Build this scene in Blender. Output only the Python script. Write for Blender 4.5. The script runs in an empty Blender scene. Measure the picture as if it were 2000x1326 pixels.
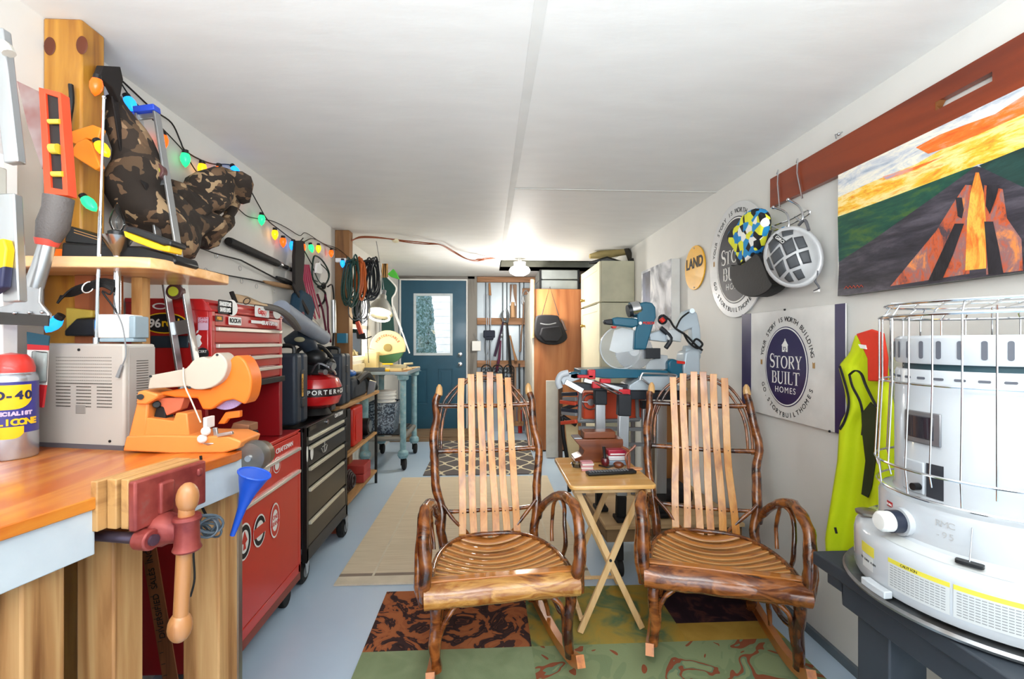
import bpy, bmesh, math, random
from mathutils import Vector, Matrix, noise, Euler
random.seed(7)
PI = math.pi; sin = math.sin; cos = math.cos
SC = bpy.context.scene; COL = SC.collection
# ---------------------------------------------------------------- camera, world, light, exposure
FL, HC, VX, VY = 889.0, 1.26, 955.0, 668.0
TH = math.atan(45/889.0); CT = cos(TH); ST = sin(TH)
cam = bpy.data.objects.new('camera', bpy.data.cameras.new('camera')); COL.objects.link(cam)
cam.location = (0, 0, HC); cam.rotation_euler = (PI/2, 0, -TH)
cam.data.sensor_width = 36; cam.data.lens = FL/2000*36; cam.data.shift_y = .0025; cam.data.clip_start = .02
SC.camera = cam
SC.view_settings.view_transform = 'Standard'; SC.view_settings.look = 'None'
SC.view_settings.gamma = 1; SC.view_settings.use_curve_mapping = False
SC.view_settings.exposure = 0.9
W = bpy.data.worlds.new('sky'); SC.world = W; W.use_nodes = True
W.node_tree.nodes['Background'].inputs[0].default_value = (.86, .93, 1, 1)
W.node_tree.nodes['Background'].inputs[1].default_value = 1.0
def arealight(name, loc, rot, sx, sy, power, col=(1, 1, 1)):
    l = bpy.data.lights.new(name, 'AREA'); l.shape = 'RECTANGLE'; l.size = sx; l.size_y = sy; l.energy = power; l.color = col
    o = bpy.data.objects.new(name, l); COL.objects.link(o); o.location = loc; o.rotation_euler = rot; return o
arealight('doorway_daylight', (.05, -1.5, 1.25), (PI/2, 0, 0), 2.4, 1.9, 4, (.95, .98, 1))
arealight('added_ceiling_uplight', (.05, -.5, 1.6), (PI+math.radians(-22), 0, 0), 2.0, 1.2, 60, (.95, .98, 1))  # added uplight out of view, brightens the ceiling evenly
sl_ = bpy.data.lights.new('daylight', 'SUN'); sl_.energy = .3; sl_.angle = .6; sl_.color = (.97, .98, 1)
so_ = bpy.data.objects.new('daylight', sl_); COL.objects.link(so_); so_.rotation_euler = (math.radians(83), 0, math.radians(0))
arealight('window_daylight', (-1.45, 4.55, 1.4), (0, -PI/2, 0), .65, .65, 14, (1, .98, .94))
def pointlight(name, loc, power, rad, col):
    l = bpy.data.lights.new(name, 'POINT'); l.energy = power; l.shadow_soft_size = rad; l.color = col
    o = bpy.data.objects.new(name, l); COL.objects.link(o); o.location = loc; return o
# ---------------------------------------------------------------- photo geometry -> world points
def P(px, py, Y):
    k = (px-VX)/FL; d = Y*CT/(1-k*ST*CT); return Vector((k*d*CT, Y, HC-(py-VY)/FL*d))
def Q(px, py, X):
    k = (px-VX)/FL; d = X/(k*CT); return Vector((X, (d-X*ST)/CT, HC-(py-VY)/FL*d))
def G(px, py, Z):
    k = (px-VX)/FL; d = (HC-Z)*FL/(py-VY); X = k*d*CT; return Vector((X, (d-X*ST)/CT, Z))
# ---------------------------------------------------------------- materials
def lin(h):
    if not isinstance(h, str): return tuple(h)
    c = [int(h[i:i+2], 16)/255 for i in (0, 2, 4)]
    return tuple(((x+.055)/1.055)**2.4 if x > .04045 else x/12.92 for x in c)
def newmat(name):
    m = bpy.data.materials.new(name); m.use_nodes = True; nt = m.node_tree
    return m, nt, nt.nodes['Principled BSDF']
def nd(nt, typ, **kw):
    n = nt.nodes.new(typ)
    for k, v in kw.items():
        if k[0] == 'i':
            try: n.inputs[int(k[1:])].default_value = v
            except ValueError: n.inputs[k[1:]].default_value = v
        else: setattr(n, k, v)
    return n
def coords(nt, scale=(1, 1, 1), rot=(0, 0, 0), loc=(0, 0, 0)):
    t = nd(nt, 'ShaderNodeTexCoord'); m = nd(nt, 'ShaderNodeMapping')
    m.inputs['Scale'].default_value = scale; m.inputs['Rotation'].default_value = rot; m.inputs['Location'].default_value = loc
    nt.links.new(t.outputs['Object'], m.inputs[0]); return m.outputs[0]
def ramp(nt, fac, stops):
    r = nd(nt, 'ShaderNodeValToRGB'); e = r.color_ramp.elements
    while len(e) < len(stops): e.new(.5)
    for k, (p, c) in enumerate(stops): e[k].position = p; e[k].color = (*lin(c), 1)
    nt.links.new(fac, r.inputs[0]); return r.outputs[0]
def bumpit(nt, b, fac, strength, dist=.01):
    n = nd(nt, 'ShaderNodeBump'); n.inputs['Strength'].default_value = strength; n.inputs['Distance'].default_value = dist
    nt.links.new(fac, n.inputs['Height']); nt.links.new(n.outputs[0], b.inputs['Normal'])
MC = {}
def mk(name, col, rough=.5, metal=0, coat=0, var=.12, vs=8, bump=0, bs=80, emit=0, trans=0, ior=1.45, stretch=(1, 1, 1)):
    if name in MC: return MC[name]
    m, nt, b = newmat(name); c = lin(col)
    b.inputs['Roughness'].default_value = rough; b.inputs['Metallic'].default_value = metal
    b.inputs['Coat Weight'].default_value = coat; b.inputs['Coat Roughness'].default_value = .08
    b.inputs['IOR'].default_value = ior
    b.inputs['Base Color'].default_value = (*c, 1)
    v = coords(nt, stretch)
    if var > 0:
        n = nd(nt, 'ShaderNodeTexNoise'); n.inputs['Scale'].default_value = vs; n.inputs['Detail'].default_value = 5
        nt.links.new(v, n.inputs[0])
        nt.links.new(ramp(nt, n.outputs[0], [(.3, tuple(x*(1-var) for x in c)), (.7, tuple(min(1, x*(1+var*.6)) for x in c))]), b.inputs['Base Color'])
    if bump:
        n2 = nd(nt, 'ShaderNodeTexNoise'); n2.inputs['Scale'].default_value = bs; n2.inputs['Detail'].default_value = 6
        nt.links.new(v, n2.inputs[0]); bumpit(nt, b, n2.outputs[0], bump)
    if emit:
        b.inputs['Emission Color'].default_value = (*c, 1); b.inputs['Emission Strength'].default_value = emit
    if trans: b.inputs['Transmission Weight'].default_value = trans
    MC[name] = m; return m
def wood(name, c1, c2, ax='z', rough=.45, coat=0, sc=6, c3=None, bump=.15, st=.09):
    if name in MC: return MC[name]
    m, nt, b = newmat(name)
    s = [1, 1, 1]; s['xyz'.index(ax)] = st
    v = coords(nt, s)
    n = nd(nt, 'ShaderNodeTexNoise'); n.inputs['Scale'].default_value = sc*5; n.inputs['Detail'].default_value = 6; n.inputs['Distortion'].default_value = .6
    nt.links.new(v, n.inputs[0])
    st_ = [(.32, c2), (.5, c1), (.66, c1)]
    if c3: st_ = [(.3, c2), (.46, c1), (.6, c3), (.72, c1)]
    nt.links.new(ramp(nt, n.outputs[0], st_), b.inputs['Base Color'])
    b.inputs['Roughness'].default_value = rough; b.inputs['Coat Weight'].default_value = coat; b.inputs['Coat Roughness'].default_value = .1
    if bump: bumpit(nt, b, n.outputs[0], bump, .004)
    MC[name] = m; return m
def bands(name, stops, scale, rough=.6, detail=4, dist=0, coat=0, stretch=(1, 1, 1), metal=0, bump=0, const=False, voro=False):
    """colours by thresholded noise (camouflage, mottling, bark)"""
    if name in MC: return MC[name]
    m, nt, b = newmat(name); v = coords(nt, stretch)
    n = nd(nt, 'ShaderNodeTexVoronoi' if voro else 'ShaderNodeTexNoise'); n.inputs['Scale'].default_value = scale
    if not voro: n.inputs['Detail'].default_value = detail; n.inputs['Distortion'].default_value = dist
    nt.links.new(v, n.inputs[0])
    o = ramp(nt, n.outputs[0], stops)
    if const: o.node.color_ramp.interpolation = 'CONSTANT'
    nt.links.new(o, b.inputs['Base Color'])
    b.inputs['Roughness'].default_value = rough; b.inputs['Coat Weight'].default_value = coat; b.inputs['Metallic'].default_value = metal
    if bump: bumpit(nt, b, n.outputs[0], bump)
    MC[name] = m; return m
def glass(name, col='ffffff', rough=.02):
    if name in MC: return MC[name]
    m, nt, b = newmat(name)
    t = nd(nt, 'ShaderNodeBsdfTransparent'); t.inputs[0].default_value = (*lin(col), 1)
    g = nd(nt, 'ShaderNodeBsdfGlossy'); g.inputs[1].default_value = rough
    fr = nd(nt, 'ShaderNodeFresnel'); fr.inputs[0].default_value = 1.35
    x = nd(nt, 'ShaderNodeMixShader')
    nt.links.new(fr.outputs[0], x.inputs[0]); nt.links.new(t.outputs[0], x.inputs[1]); nt.links.new(g.outputs[0], x.inputs[2])
    nt.links.new(x.outputs[0], nt.nodes['Material Output'].inputs[0]); MC[name] = m; return m
# common materials
WHITE = mk('white plastic', 'e9e9e6', .35, var=.03); BLACK = mk('black plastic', '17181a', .4, var=.2)
RUBBER = mk('black rubber', '101010', .7, var=.2); STEEL = mk('steel', 'b9bcc0', .28, .95, var=.1)
CHROME = mk('chrome', 'dcdfe3', .12, 1, var=.03); IRON = mk('dark iron', '2a2b2c', .5, .6)
ALU = mk('brushed aluminium', 'c3c7ca', .33, .9, var=.1, vs=30, stretch=(1, 1, .1))
RED = mk('red enamel', 'a3121a', .3, coat=.5, var=.08, vs=3); REDB = mk('bright red enamel', 'cc2414', .35, coat=.15, var=.08, vs=3)
ORANGE = mk('orange plastic', 'f07a22', .4, var=.06); ORANGEL = mk('pale orange plastic', 'f29a4a', .45, var=.05)
YELLOW = mk('yellow plastic', 'f2c21a', .4, var=.05); BLUE = mk('blue plastic', '1f55c8', .35, var=.06)
TEAL = mk('teal blue plastic', '17526b', .35, var=.08); PAPER = mk('white paper', 'eeeeea', .6, var=.02)
INK = mk('black ink', '15151a', .6, var=0); GREY = mk('grey plastic', '7d8083', .45, var=.06)
CHAR = mk('charcoal plastic', '2c3035', .5, var=.1, bump=.05); CREAM = mk('cream enamel', 'e3dcc0', .4, var=.05)
PINE = wood('pine', 'c9985c', 'a06a34', 'z', .6); PINEX = wood('pine x', 'c9985c', 'a0703c', 'x', .6); PINEY = wood('pine y', 'c9985c', 'a0703c', 'y', .6)
CLEAR = glass('clear glass')
# ---------------------------------------------------------------- mesh builder
def V(*a): return Vector(a if len(a) > 1 else a[0])
def root_of(o):
    while o.parent: o = o.parent
    return o
def rmat(o):
    o = root_of(o); return Matrix.Translation(o.location) @ o.rotation_euler.to_matrix().to_4x4()
def frame_for(d):
    d = d.normalized(); a = Vector((0, 0, 1)) if abs(d.z) < .9 else Vector((1, 0, 0))
    x = a.cross(d).normalized(); return x, d.cross(x)
class MB:
    def __init__(s): s.v = []; s.f = []; s.m = []; s.mi = 0
    def add(s, vs, fs):
        k = len(s.v); s.v += [Vector(v) for v in vs]
        for f in fs: s.f.append([i+k for i in f]); s.m.append(s.mi)
        return s
    def box(s, c, d, R=None):
        x, y, z = [q/2 for q in d]; vs = [Vector((a*x, b*y, e*z)) for e in (-1, 1) for b in (-1, 1) for a in (-1, 1)]
        if R is not None:
            if not isinstance(R, Matrix): R = Euler(R).to_matrix()
            vs = [R @ v for v in vs]
        c = Vector(c)
        return s.add([v+c for v in vs], [(0, 2, 3, 1), (4, 5, 7, 6), (0, 1, 5, 4), (2, 6, 7, 3), (0, 4, 6, 2), (1, 3, 7, 5)])
    def lh(s, lo, hi): return s.box([(a+b)/2 for a, b in zip(lo, hi)], [abs(b-a) for a, b in zip(lo, hi)])
    def beam(s, p0, p1, w, t, up=(0, 0, 1)):
        p0 = Vector(p0); p1 = Vector(p1); d = (p1-p0); L = d.length; d.normalize(); u = Vector(up)
        x = d.cross(u)
        if x.length < 1e-4: x = d.cross(Vector((1, 0, 0)))
        x.normalize(); y = x.cross(d)
        R = Matrix((x, d, y)).transposed(); return s.box((p0+p1)/2, (w, L, t), R)
    def tube(s, pts, r, n=8, closed=False, flat=1, caps=True, nz=0, nf=9, jit=0):
        pts = [Vector(p) for p in pts]; N = len(pts); rs = r if isinstance(r, (list, tuple)) else [r]*N
        X = None; k = len(s.v); vs = []
        for i, p in enumerate(pts):
            if closed: d = pts[(i+1) % N]-pts[i-1]
            else: d = pts[min(i+1, N-1)]-pts[max(i-1, 0)]
            if d.length < 1e-9: d = Vector((0, 0, 1))
            d.normalize()
            if X is None: X, Yv = frame_for(d)
            X = (X-d*X.dot(d)); X = X.normalized() if X.length > 1e-6 else frame_for(d)[0]
            Yv = d.cross(X)
            for j in range(n):
                a = 2*PI*j/n; q = rs[i]
                o = X*cos(a)*q+Yv*sin(a)*q*flat
                if nz: o = o*(1+nz*noise.noise((p+o)*nf)*2)
                vs.append(p+o)
        fs = []
        for i in range(N if closed else N-1):
            for j in range(n):
                a = i*n+j; b = i*n+(j+1) % n; c = ((i+1) % N)*n+(j+1) % n; d = ((i+1) % N)*n+j
                fs.append((a, b, c, d))
        if caps and not closed: fs.append(tuple(reversed(range(n)))); fs.append(tuple((N-1)*n+j for j in range(n)))
        return s.add(vs, fs)
    def cyl(s, p0, p1, r, r1=None, n=16): return s.tube([p0, p1], [r, r if r1 is None else r1], n)
    def lathe(s, prof, o=(0, 0, 0), ax=(0, 0, 1), n=24, arc=None, a0=0):
        ax = Vector(ax).normalized(); X, Yv = frame_for(ax); o = Vector(o); vs = []; M = len(prof)
        if abs(ax.z) > .99: X = Vector((1, 0, 0)); Yv = ax.cross(X)
        full = arc is None; cnt = n if full else n+1
        for r, z in prof:
            for j in range(cnt):
                a = a0+(2*PI if full else arc)*j/n; vs.append(o+ax*z+(X*cos(a)+Yv*sin(a))*r)
        fs = []
        for i in range(M-1):
            for j in range(n):
                fs.append((i*cnt+j, i*cnt+(j+1) % cnt, (i+1)*cnt+(j+1) % cnt, (i+1)*cnt+j))
        if full:
            if prof[0][0] > 1e-5: fs.append(tuple(reversed(range(n))))
            if prof[-1][0] > 1e-5: fs.append(tuple((M-1)*n+j for j in range(n)))
        return s.add(vs, fs)
    def prism(s, poly, o, u, v, t):
        """outline poly (a,b) in plane o+u*a+v*b, thickness vector t"""
        o = Vector(o); u = Vector(u); v = Vector(v); t = Vector(t); n = len(poly)
        b = [o+u*a+v*c for a, c in poly]
        return s.add(b+[q+t for q in b], [tuple(reversed(range(n))), tuple(range(n, 2*n))]+[(i, (i+1) % n, n+(i+1) % n, n+i) for i in range(n)])
    def poly(s, pts, t): # polygon of world points with thickness vector
        pts = [Vector(p) for p in pts]; t = Vector(t); n = len(pts)
        return s.add(pts+[q+t for q in pts], [tuple(reversed(range(n))), tuple(range(n, 2*n))]+[(i, (i+1) % n, n+(i+1) % n, n+i) for i in range(n)])
    def ell(s, c, r, R=None, n=16, m=10, nz=0, nf=9, pw=1):
        c = Vector(c); vs = []
        if not isinstance(r, (tuple, list)): r = (r, r, r)
        for i in range(m+1):
            t = PI*i/m
            for j in range(n):
                a = 2*PI*j/n
                f = lambda q: math.copysign(abs(q)**pw, q)
                o = Vector((f(sin(t))*f(cos(a))*r[0], f(sin(t))*f(sin(a))*r[1], f(-cos(t))*r[2]))
                if R is not None: o = (R if isinstance(R, Matrix) else Euler(R).to_matrix()) @ o
                if nz: o = o*(1+nz*2*noise.noise((c+o)*nf))
                vs.append(c+o)
        fs = [(i*n+j, i*n+(j+1) % n, (i+1)*n+(j+1) % n, (i+1)*n+j) for i in range(m) for j in range(n)]
        return s.add(vs, fs)
    def surf(s, fn, nu, nv):
        vs = [Vector(fn(i/nu, j/nv)) for j in range(nv+1) for i in range(nu+1)]
        return s.add(vs, [(j*(nu+1)+i, j*(nu+1)+i+1, (j+1)*(nu+1)+i+1, (j+1)*(nu+1)+i) for j in range(nv) for i in range(nu)])
    def put(s, name, mat, parent=None, local=False, bev=0, seg=2, smooth=35, sol=0, sub=0, weld=False):
        me = bpy.data.meshes.new(name); vs = s.v
        if parent is not None and not local:
            inv = rmat(parent).inverted(); vs = [inv @ v for v in vs]
        o = bpy.data.objects.new(name, me); org = Vector((0, 0, 0))
        if parent is None and not local:
            lo = [min(v[i] for v in vs) for i in range(3)]; hi = [max(v[i] for v in vs) for i in range(3)]
            org = Vector(((lo[0]+hi[0])/2, (lo[1]+hi[1])/2, lo[2])); vs = [v-org for v in vs]
        me.from_pydata([tuple(v) for v in vs], [], s.f)
        mats = mat if isinstance(mat, (list, tuple)) else [mat]
        for q in mats: me.materials.append(q)
        me.polygons.foreach_set('material_index', s.m)
        bm = bmesh.new(); bm.from_mesh(me)
        bmesh.ops.remove_doubles(bm, verts=bm.verts, dist=1e-6 if not weld else .0005)
        bmesh.ops.recalc_face_normals(bm, faces=bm.faces); bm.to_mesh(me); bm.free()
        if smooth: me.shade_smooth(); me.set_sharp_from_angle(angle=math.radians(smooth))
        COL.objects.link(o); o.location = org
        if parent is not None: o.parent = parent
        if sol: q = o.modifiers.new('thickness', 'SOLIDIFY'); q.thickness = sol; q.offset = 0
        if bev: q = o.modifiers.new('bevel', 'BEVEL'); q.width = bev; q.segments = seg; q.limit_method = 'ANGLE'; q.angle_limit = .6; q.harden_normals = False
        if sub: q = o.modifiers.new('sub', 'SUBSURF'); q.levels = sub; q.render_levels = sub
        return o
def tag(o, label, cat, group=None):
    o['label'] = label; o['category'] = cat
    if group: o['group'] = group
    return o
def thing(name, label, cat, loc=(0, 0, 0), rz=0, group=None):
    o = bpy.data.objects.new(name, None); COL.objects.link(o); o.empty_display_size = .05
    o.location = loc; o.rotation_euler = (0, 0, rz); return tag(o, label, cat, group)
def struct(o): o['kind'] = 'structure'; return o
def pt(o, label): o['label'] = label; return o
def dup(root, loc=None, rz=None, label=None):
    c = root.copy(); COL.objects.link(c)
    if loc is not None: c.location = loc
    if rz is not None: c.rotation_euler = (0, 0, rz)
    if label: c['label'] = label
    def rec(a, b):
        for ch in list(a.children):
            k = ch.copy(); COL.objects.link(k); k.parent = b; rec(ch, k)
    rec(root, c); return c
def text(name, s, size, o, u, v, mat, parent, ext=.0008, align='CENTER', sx=1, offset=0, world=True, space=1):
    cu = bpy.data.curves.new('t', 'FONT'); cu.body = s; cu.size = size; cu.extrude = ext; cu.align_x = align; cu.align_y = 'CENTER'; cu.offset = offset
    cu.space_character = space
    t = bpy.data.objects.new('t', cu); COL.objects.link(t)
    me = bpy.data.meshes.new_from_object(t.evaluated_get(bpy.context.evaluated_depsgraph_get()))
    bpy.data.objects.remove(t); m = MB(); u = Vector(u).normalized(); v = Vector(v).normalized(); w = u.cross(v)
    m.add([Vector(o)+u*(q.co.x*sx)+v*q.co.y+w*q.co.z for q in me.vertices], [tuple(p.vertices) for p in me.polygons])
    if parent is None: return m
    return m.put(name, mat, parent, smooth=0, local=not world)
def arctext(s, size, c, u, v, r, a0, a1, outward=True, ext=.0008, offset=0):
    """letters along a circle from angle a0 to a1 (degrees, clockwise for outward)"""
    mm = MB(); u = Vector(u).normalized(); v = Vector(v).normalized(); n = len(s)
    for i, ch in enumerate(s):
        if ch == ' ': continue
        a = math.radians(a0+(a1-a0)*i/(n-1)); rad = u*cos(a)+v*sin(a)
        up = rad if outward else -rad; right = up.cross(u.cross(v)) 
        q = text('', ch, size, Vector(c)+rad*r, right, up, None, None, ext, offset=offset)
        mm.add(q.v, q.f)
    return mm
def arc(c, r, a0, a1, n, u, v, ry=None):
    c = Vector(c); u = Vector(u); v = Vector(v); ry = r if ry is None else ry
    return [c+u*cos(a)*r+v*sin(a)*ry for a in [math.radians(a0+(a1-a0)*i/n) for i in range(n+1)]]
def smoothpts(pts, k=6, closed=False):
    pts = [Vector(p) for p in pts]; N = len(pts); out = []
    for i in range(N if closed else N-1):
        g = (lambda j: pts[j % N]) if closed else (lambda j: pts[max(0, min(N-1, j))])
        a, b, c, d = g(i-1), g(i), g(i+1), g(i+2)
        for q in range(k):
            t = q/k; out.append(.5*((2*b)+(c-a)*t+(2*a-5*b+4*c-d)*t*t+(3*b-a-3*c+d)*t**3))
    if not closed: out.append(pts[-1])
    return out
def smooth2(pts, k=3): return [(p.x, p.y) for p in smoothpts([(x, y, 0) for x, y in pts], k, True)]
def lerp(a, b, t): return a+(b-a)*t
def rr(w, h, r, n=4, cx=0, cy=0):
    """rounded rectangle outline"""
    o = []
    for sx, sy, a in ((1, -1, -90), (1, 1, 0), (-1, 1, 90), (-1, -1, 180)):
        for i in range(n+1):
            t = math.radians(a+90*i/n); o.append((cx+sx*(w/2-r)+r*cos(t), cy+sy*(h/2-r)+r*sin(t)))
    return o
def disc(r, n=24, ry=None, cx=0, cy=0): return [(cx+r*cos(2*PI*i/n), cy+(ry or r)*sin(2*PI*i/n)) for i in range(n)]
XP = V(1, 0, 0); YP = V(0, 1, 0); ZP = V(0, 0, 1); XL, XR, ZC, YB = -1.26, 1.39, 2.178, 6.42
# ================================================================ THE ROOM
def plaster(name, col, sc, st, stretch):
    m, nt, b = newmat(name); c = lin(col); b.inputs['Roughness'].default_value = .55
    n = nd(nt, 'ShaderNodeTexNoise'); n.inputs['Scale'].default_value = sc; n.inputs['Detail'].default_value = 6
    nt.links.new(coords(nt, stretch), n.inputs[0])
    nt.links.new(ramp(nt, n.outputs[0], [(.3, tuple(x*.95 for x in c)), (.7, c)]), b.inputs['Base Color'])
    bumpit(nt, b, n.outputs[0], st, .01); return m
WALLM = plaster('wall paint', 'd8d7d2', 5, .12, (1, 1, 1)); CEILM = plaster('ceiling paint', 'e6e7e5', 4, .2, (1, 3, 1))
m, nt, b = newmat('floor paint'); v = coords(nt)
n = nd(nt, 'ShaderNodeTexNoise'); n.inputs['Scale'].default_value = 1.6; n.inputs['Detail'].default_value = 7; nt.links.new(v, n.inputs[0])
nt.links.new(ramp(nt, n.outputs[0], [(.3, 'afc6dc'), (.7, 'bfd2e4')]), b.inputs['Base Color'])
b.inputs['Roughness'].default_value = .3; bumpit(nt, b, n.outputs[0], .06); FLOORM = m
q = MB(); q.lh((XL-.2, -1.7, -.08), (XR+.2, YB+.15, 0)); struct(q.put('floor', FLOORM))
# ceiling with the recessed hatch near the lamp
hx0, hx1, hy0, hy1 = .14, 1.37, 5.1, 5.85
q = MB(); q.lh((XL-.2, -1.7, ZC), (XR+.2, hy0, ZC+.05)); q.lh((XL-.2, hy0, ZC), (hx0, YB+.15, ZC+.05)); q.lh((hx0, hy1, ZC), (XR+.2, YB+.15, ZC+.05)); q.lh((hx1, hy0, ZC), (XR+.2, hy1, ZC+.05))
q.mi = 1; q.lh((hx0, hy0, ZC+.12), (hx1, hy1, ZC+.14)); q.lh((hx0-.01, hy0, ZC), (hx0, hy1, ZC+.13)); q.lh((hx0, hy0-.01, ZC+.001), (hx1, hy0, ZC+.13)); q.lh((hx0, hy1, ZC), (hx1, hy1+.01, ZC+.13))
struct(q.put('ceiling', [CEILM, mk('hatch board', '8f9084', .7)], smooth=0))
SEAM = mk('seam tape', 'dadbd8', .6, var=.05); SEAM2 = mk('seam line', 'cbcbc6', .6, var=.05)
a = G(1054, 0, ZC); b_ = G(985, 470, ZC)
q = MB(); q.beam((.14, .9, ZC-.0005), (.14, 4.3, ZC-.0005), .036, .002); struct(q.put('trim_1', SEAM, smooth=0))
q = MB(); q.beam((.15, 2.72, ZC-.001), (XR, 2.72, ZC-.001), .012, .004); struct(q.put('trim_2', SEAM2, smooth=0))
# left wall with daylight window beyond the far post
wy0, wy1, wz0, wz1 = 4.2, 4.9, 1.08, 1.74
q = MB()
q.lh((XL-.1, -1.7, 0), (XL, wy0, ZC)); q.lh((XL-.1, wy1, 0), (XL, YB, ZC)); q.lh((XL-.1, wy0, 0), (XL, wy1, wz0)); q.lh((XL-.1, wy0, wz1), (XL, wy1, ZC))
struct(q.put('wall_left', WALLM, smooth=0))
q = MB(); q.lh((XR, -1.7, 0), (XR+.1, YB, ZC)); struct(q.put('wall_right', WALLM, smooth=0))
q = MB(); q.lh((XL-.1, -1.7, 0), (-1.2, -1.6, ZC)); q.lh((1.3, -1.7, 0), (XR+.1, -1.6, ZC)); q.lh((-1.2, -1.7, 2.1), (1.3, -1.6, ZC)); struct(q.put('wall_front', WALLM, smooth=0))
w = MB()
for z in (wz0+.02, wz1-.02, (wz0+wz1)/2): w.lh((XL-.07, wy0, z-.02), (XL-.02, wy1, z+.02))
for y in (wy0+.02, wy1-.02): w.lh((XL-.07, y-.02, wz0), (XL-.02, y+.02, wz1))
wo = struct(w.put('window_1', WHITE, bev=.003))
g = MB(); g.lh((XL-.055, wy0+.03, wz0+.03), (XL-.05, wy1-.03, wz1-.03)); g.put('pane', CLEAR, wo, smooth=0)
# back wall: corrugated sheet, door opening
dx0, dx1, dz1 = P(784, 600, YB).x, P(911, 600, YB).x, P(800, 548, YB).z
z0d = .05
METAL = mk('corrugated sheet', 'aab4bb', .45, .55, var=.12, vs=5, stretch=(1, 1, .2))
WHW = mk('white corrugated sheet', 'cfd3d4', .5, .2, var=.08, stretch=(1, 1, .2))
q = MB(); x = dx1+.1
while x < XR+.1:
    q.add([(x, YB+.04, 0), (x+.16, YB+.04, 0), (x+.18, YB, 0), (x+.22, YB, 0), (x+.24, YB+.04, 0), (x, YB+.04, ZC), (x+.16, YB+.04, ZC), (x+.18, YB, ZC), (x+.22, YB, ZC), (x+.24, YB+.04, ZC)], [(i, i+1, i+6, i+5) for i in range(4)])
    x += .24
q.lh((XL-.1, YB+.06, dz1), (dx1+.1, YB+.1, ZC)); q.lh((dx1, YB+.06, 0), (XR+.1, YB+.1, ZC)); q.lh((XL-.1, YB+.03, 0), (dx0, YB+.1, ZC))
struct(q.put('wall_back', METAL, smooth=0))
STUD = wood('rough stud x', 'a87f62', '86603f', 'x', .8, sc=3); STUDZ = wood('rough stud z', '9a7d68', '75594a', 'z', .8, sc=3)
GREYW = wood('weathered grey timber', '86827c', '6a6660', 'z', .8, sc=3)
q = MB(); X0 = dx1+.02; q.lh((X0, YB-.05, 0), (X0+.13, YB, ZC)); struct(q.put('trim_3', GREYW, bev=.003))
q = MB(); q.lh((dx0-.13, YB-.05, dz1+.02), (X0+.1, YB-.01, ZC)); struct(q.put('trim_4', wood('grey timber x', '7d7974', '615d58', 'x', .8), bev=.003))
k = 4
for za, zb in ((541, 551), (621, 634), (704, 717)):
    k += 1; q = MB(); q.lh((X0+.13, YB-.07, P(980, zb, YB-.05).z), (XR, YB-.005, P(980, za, YB-.05).z)); struct(q.put('trim_%d' % k, STUD, bev=.003))
for px0, px1, pz0, pz1 in ((997, 1008, 705, 840), (996, 1009, 550, 622)):
    k += 1; q = MB(); q.lh((P(px0, 0, YB).x, YB-.05, P(0, pz1, YB).z), (P(px1, 0, YB).x, YB-.005, P(0, pz0, YB).z)); struct(q.put('trim_%d' % k, STUDZ, bev=.003))
# blue entry door
DB = mk('blue door paint', '1d4f66', .38, var=.08, coat=.2)
d = MB(); DY = YB-.02
gx0, gx1, gz0, gz1 = P(812, 0, DY).x, P(880, 0, DY).x, P(0, 691, DY).z, P(0, 573, DY).z
d.lh((dx0, DY, z0d), (dx1, DY+.045, gz0)); d.lh((dx0, DY, gz1), (dx1, DY+.045, dz1)); d.lh((dx0, DY, gz0), (gx0, DY+.045, gz1)); d.lh((gx1, DY, gz0), (dx1, DY+.045, gz1))
door = struct(d.put('door_1', DB, smooth=0))
for pa, pb in ((812, 835), (857, 884)):
    d = MB(); x0, x1 = P(pa, 0, DY).x, P(pb, 0, DY).x; zt, zb = P(0, 723, DY).z, P(0, 795, DY).z
    for s in ((x0, zb, x0+.012, zt), (x1-.012, zb, x1, zt), (x0, zt-.012, x1, zt), (x0, zb, x1, zb+.012), (x0+.03, zb+.03, x1-.03, zt-.03)): d.lh((s[0], DY-.006, s[1]), (s[2], DY, s[3]))
    d.put('door_panel', DB, door, bev=.003)
d = MB()
for s in ((gx0-.03, gz0-.03, gx0+.005, gz1+.03), (gx1-.005, gz0-.03, gx1+.03, gz1+.03), (gx0, gz0-.03, gx1, gz0+.005), (gx0, gz1-.005, gx1, gz1+.03)): d.lh((s[0], DY-.012, s[1]), (s[2], DY, s[3]))
pt(d.put('glazing_frame', mk('pale window frame', 'c9d3d8', .4), door, bev=.003), 'pale frame')
d = MB(); d.lh((gx0, DY+.015, gz0), (gx1, DY+.02, gz1)); d.put('pane', CLEAR, door, smooth=0)
for py, nm in ((692, 'deadbolt'), (711, 'door_knob')):
    d = MB(); c = P(899, py, DY); d.lathe([(.028, 0), (.028, -.008), (.014, -.012), (.014, -.03), (.026, -.035), (.026, -.05), (.0, -.055)], c, (0, 1, 0)); pt(d.put(nm, CHROME, door), 'chrome '+nm.replace('_', ' '))
d = MB(); d.lh((dx0-.02, DY-.02, z0d), (dx0, DY+.05, dz1+.02)); d.lh((dx1, DY-.02, z0d), (dx1+.02, DY+.05, dz1+.02)); d.lh((dx0, DY-.02, dz1), (dx1, DY+.05, dz1+.02)); struct(d.put('trim_10', WHITE, bev=.002))
d = MB(); d.lh((XL+.01, YB-.62, 0), (-.1, YB-.56, .03)); d.lh((XL+.01, YB-.56, 0), (-.1, YB-.03, .055)); struct(d.put('trim_11', wood('door sill', '8a7257', '6d5842', 'x', .8), bev=.004))
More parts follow.
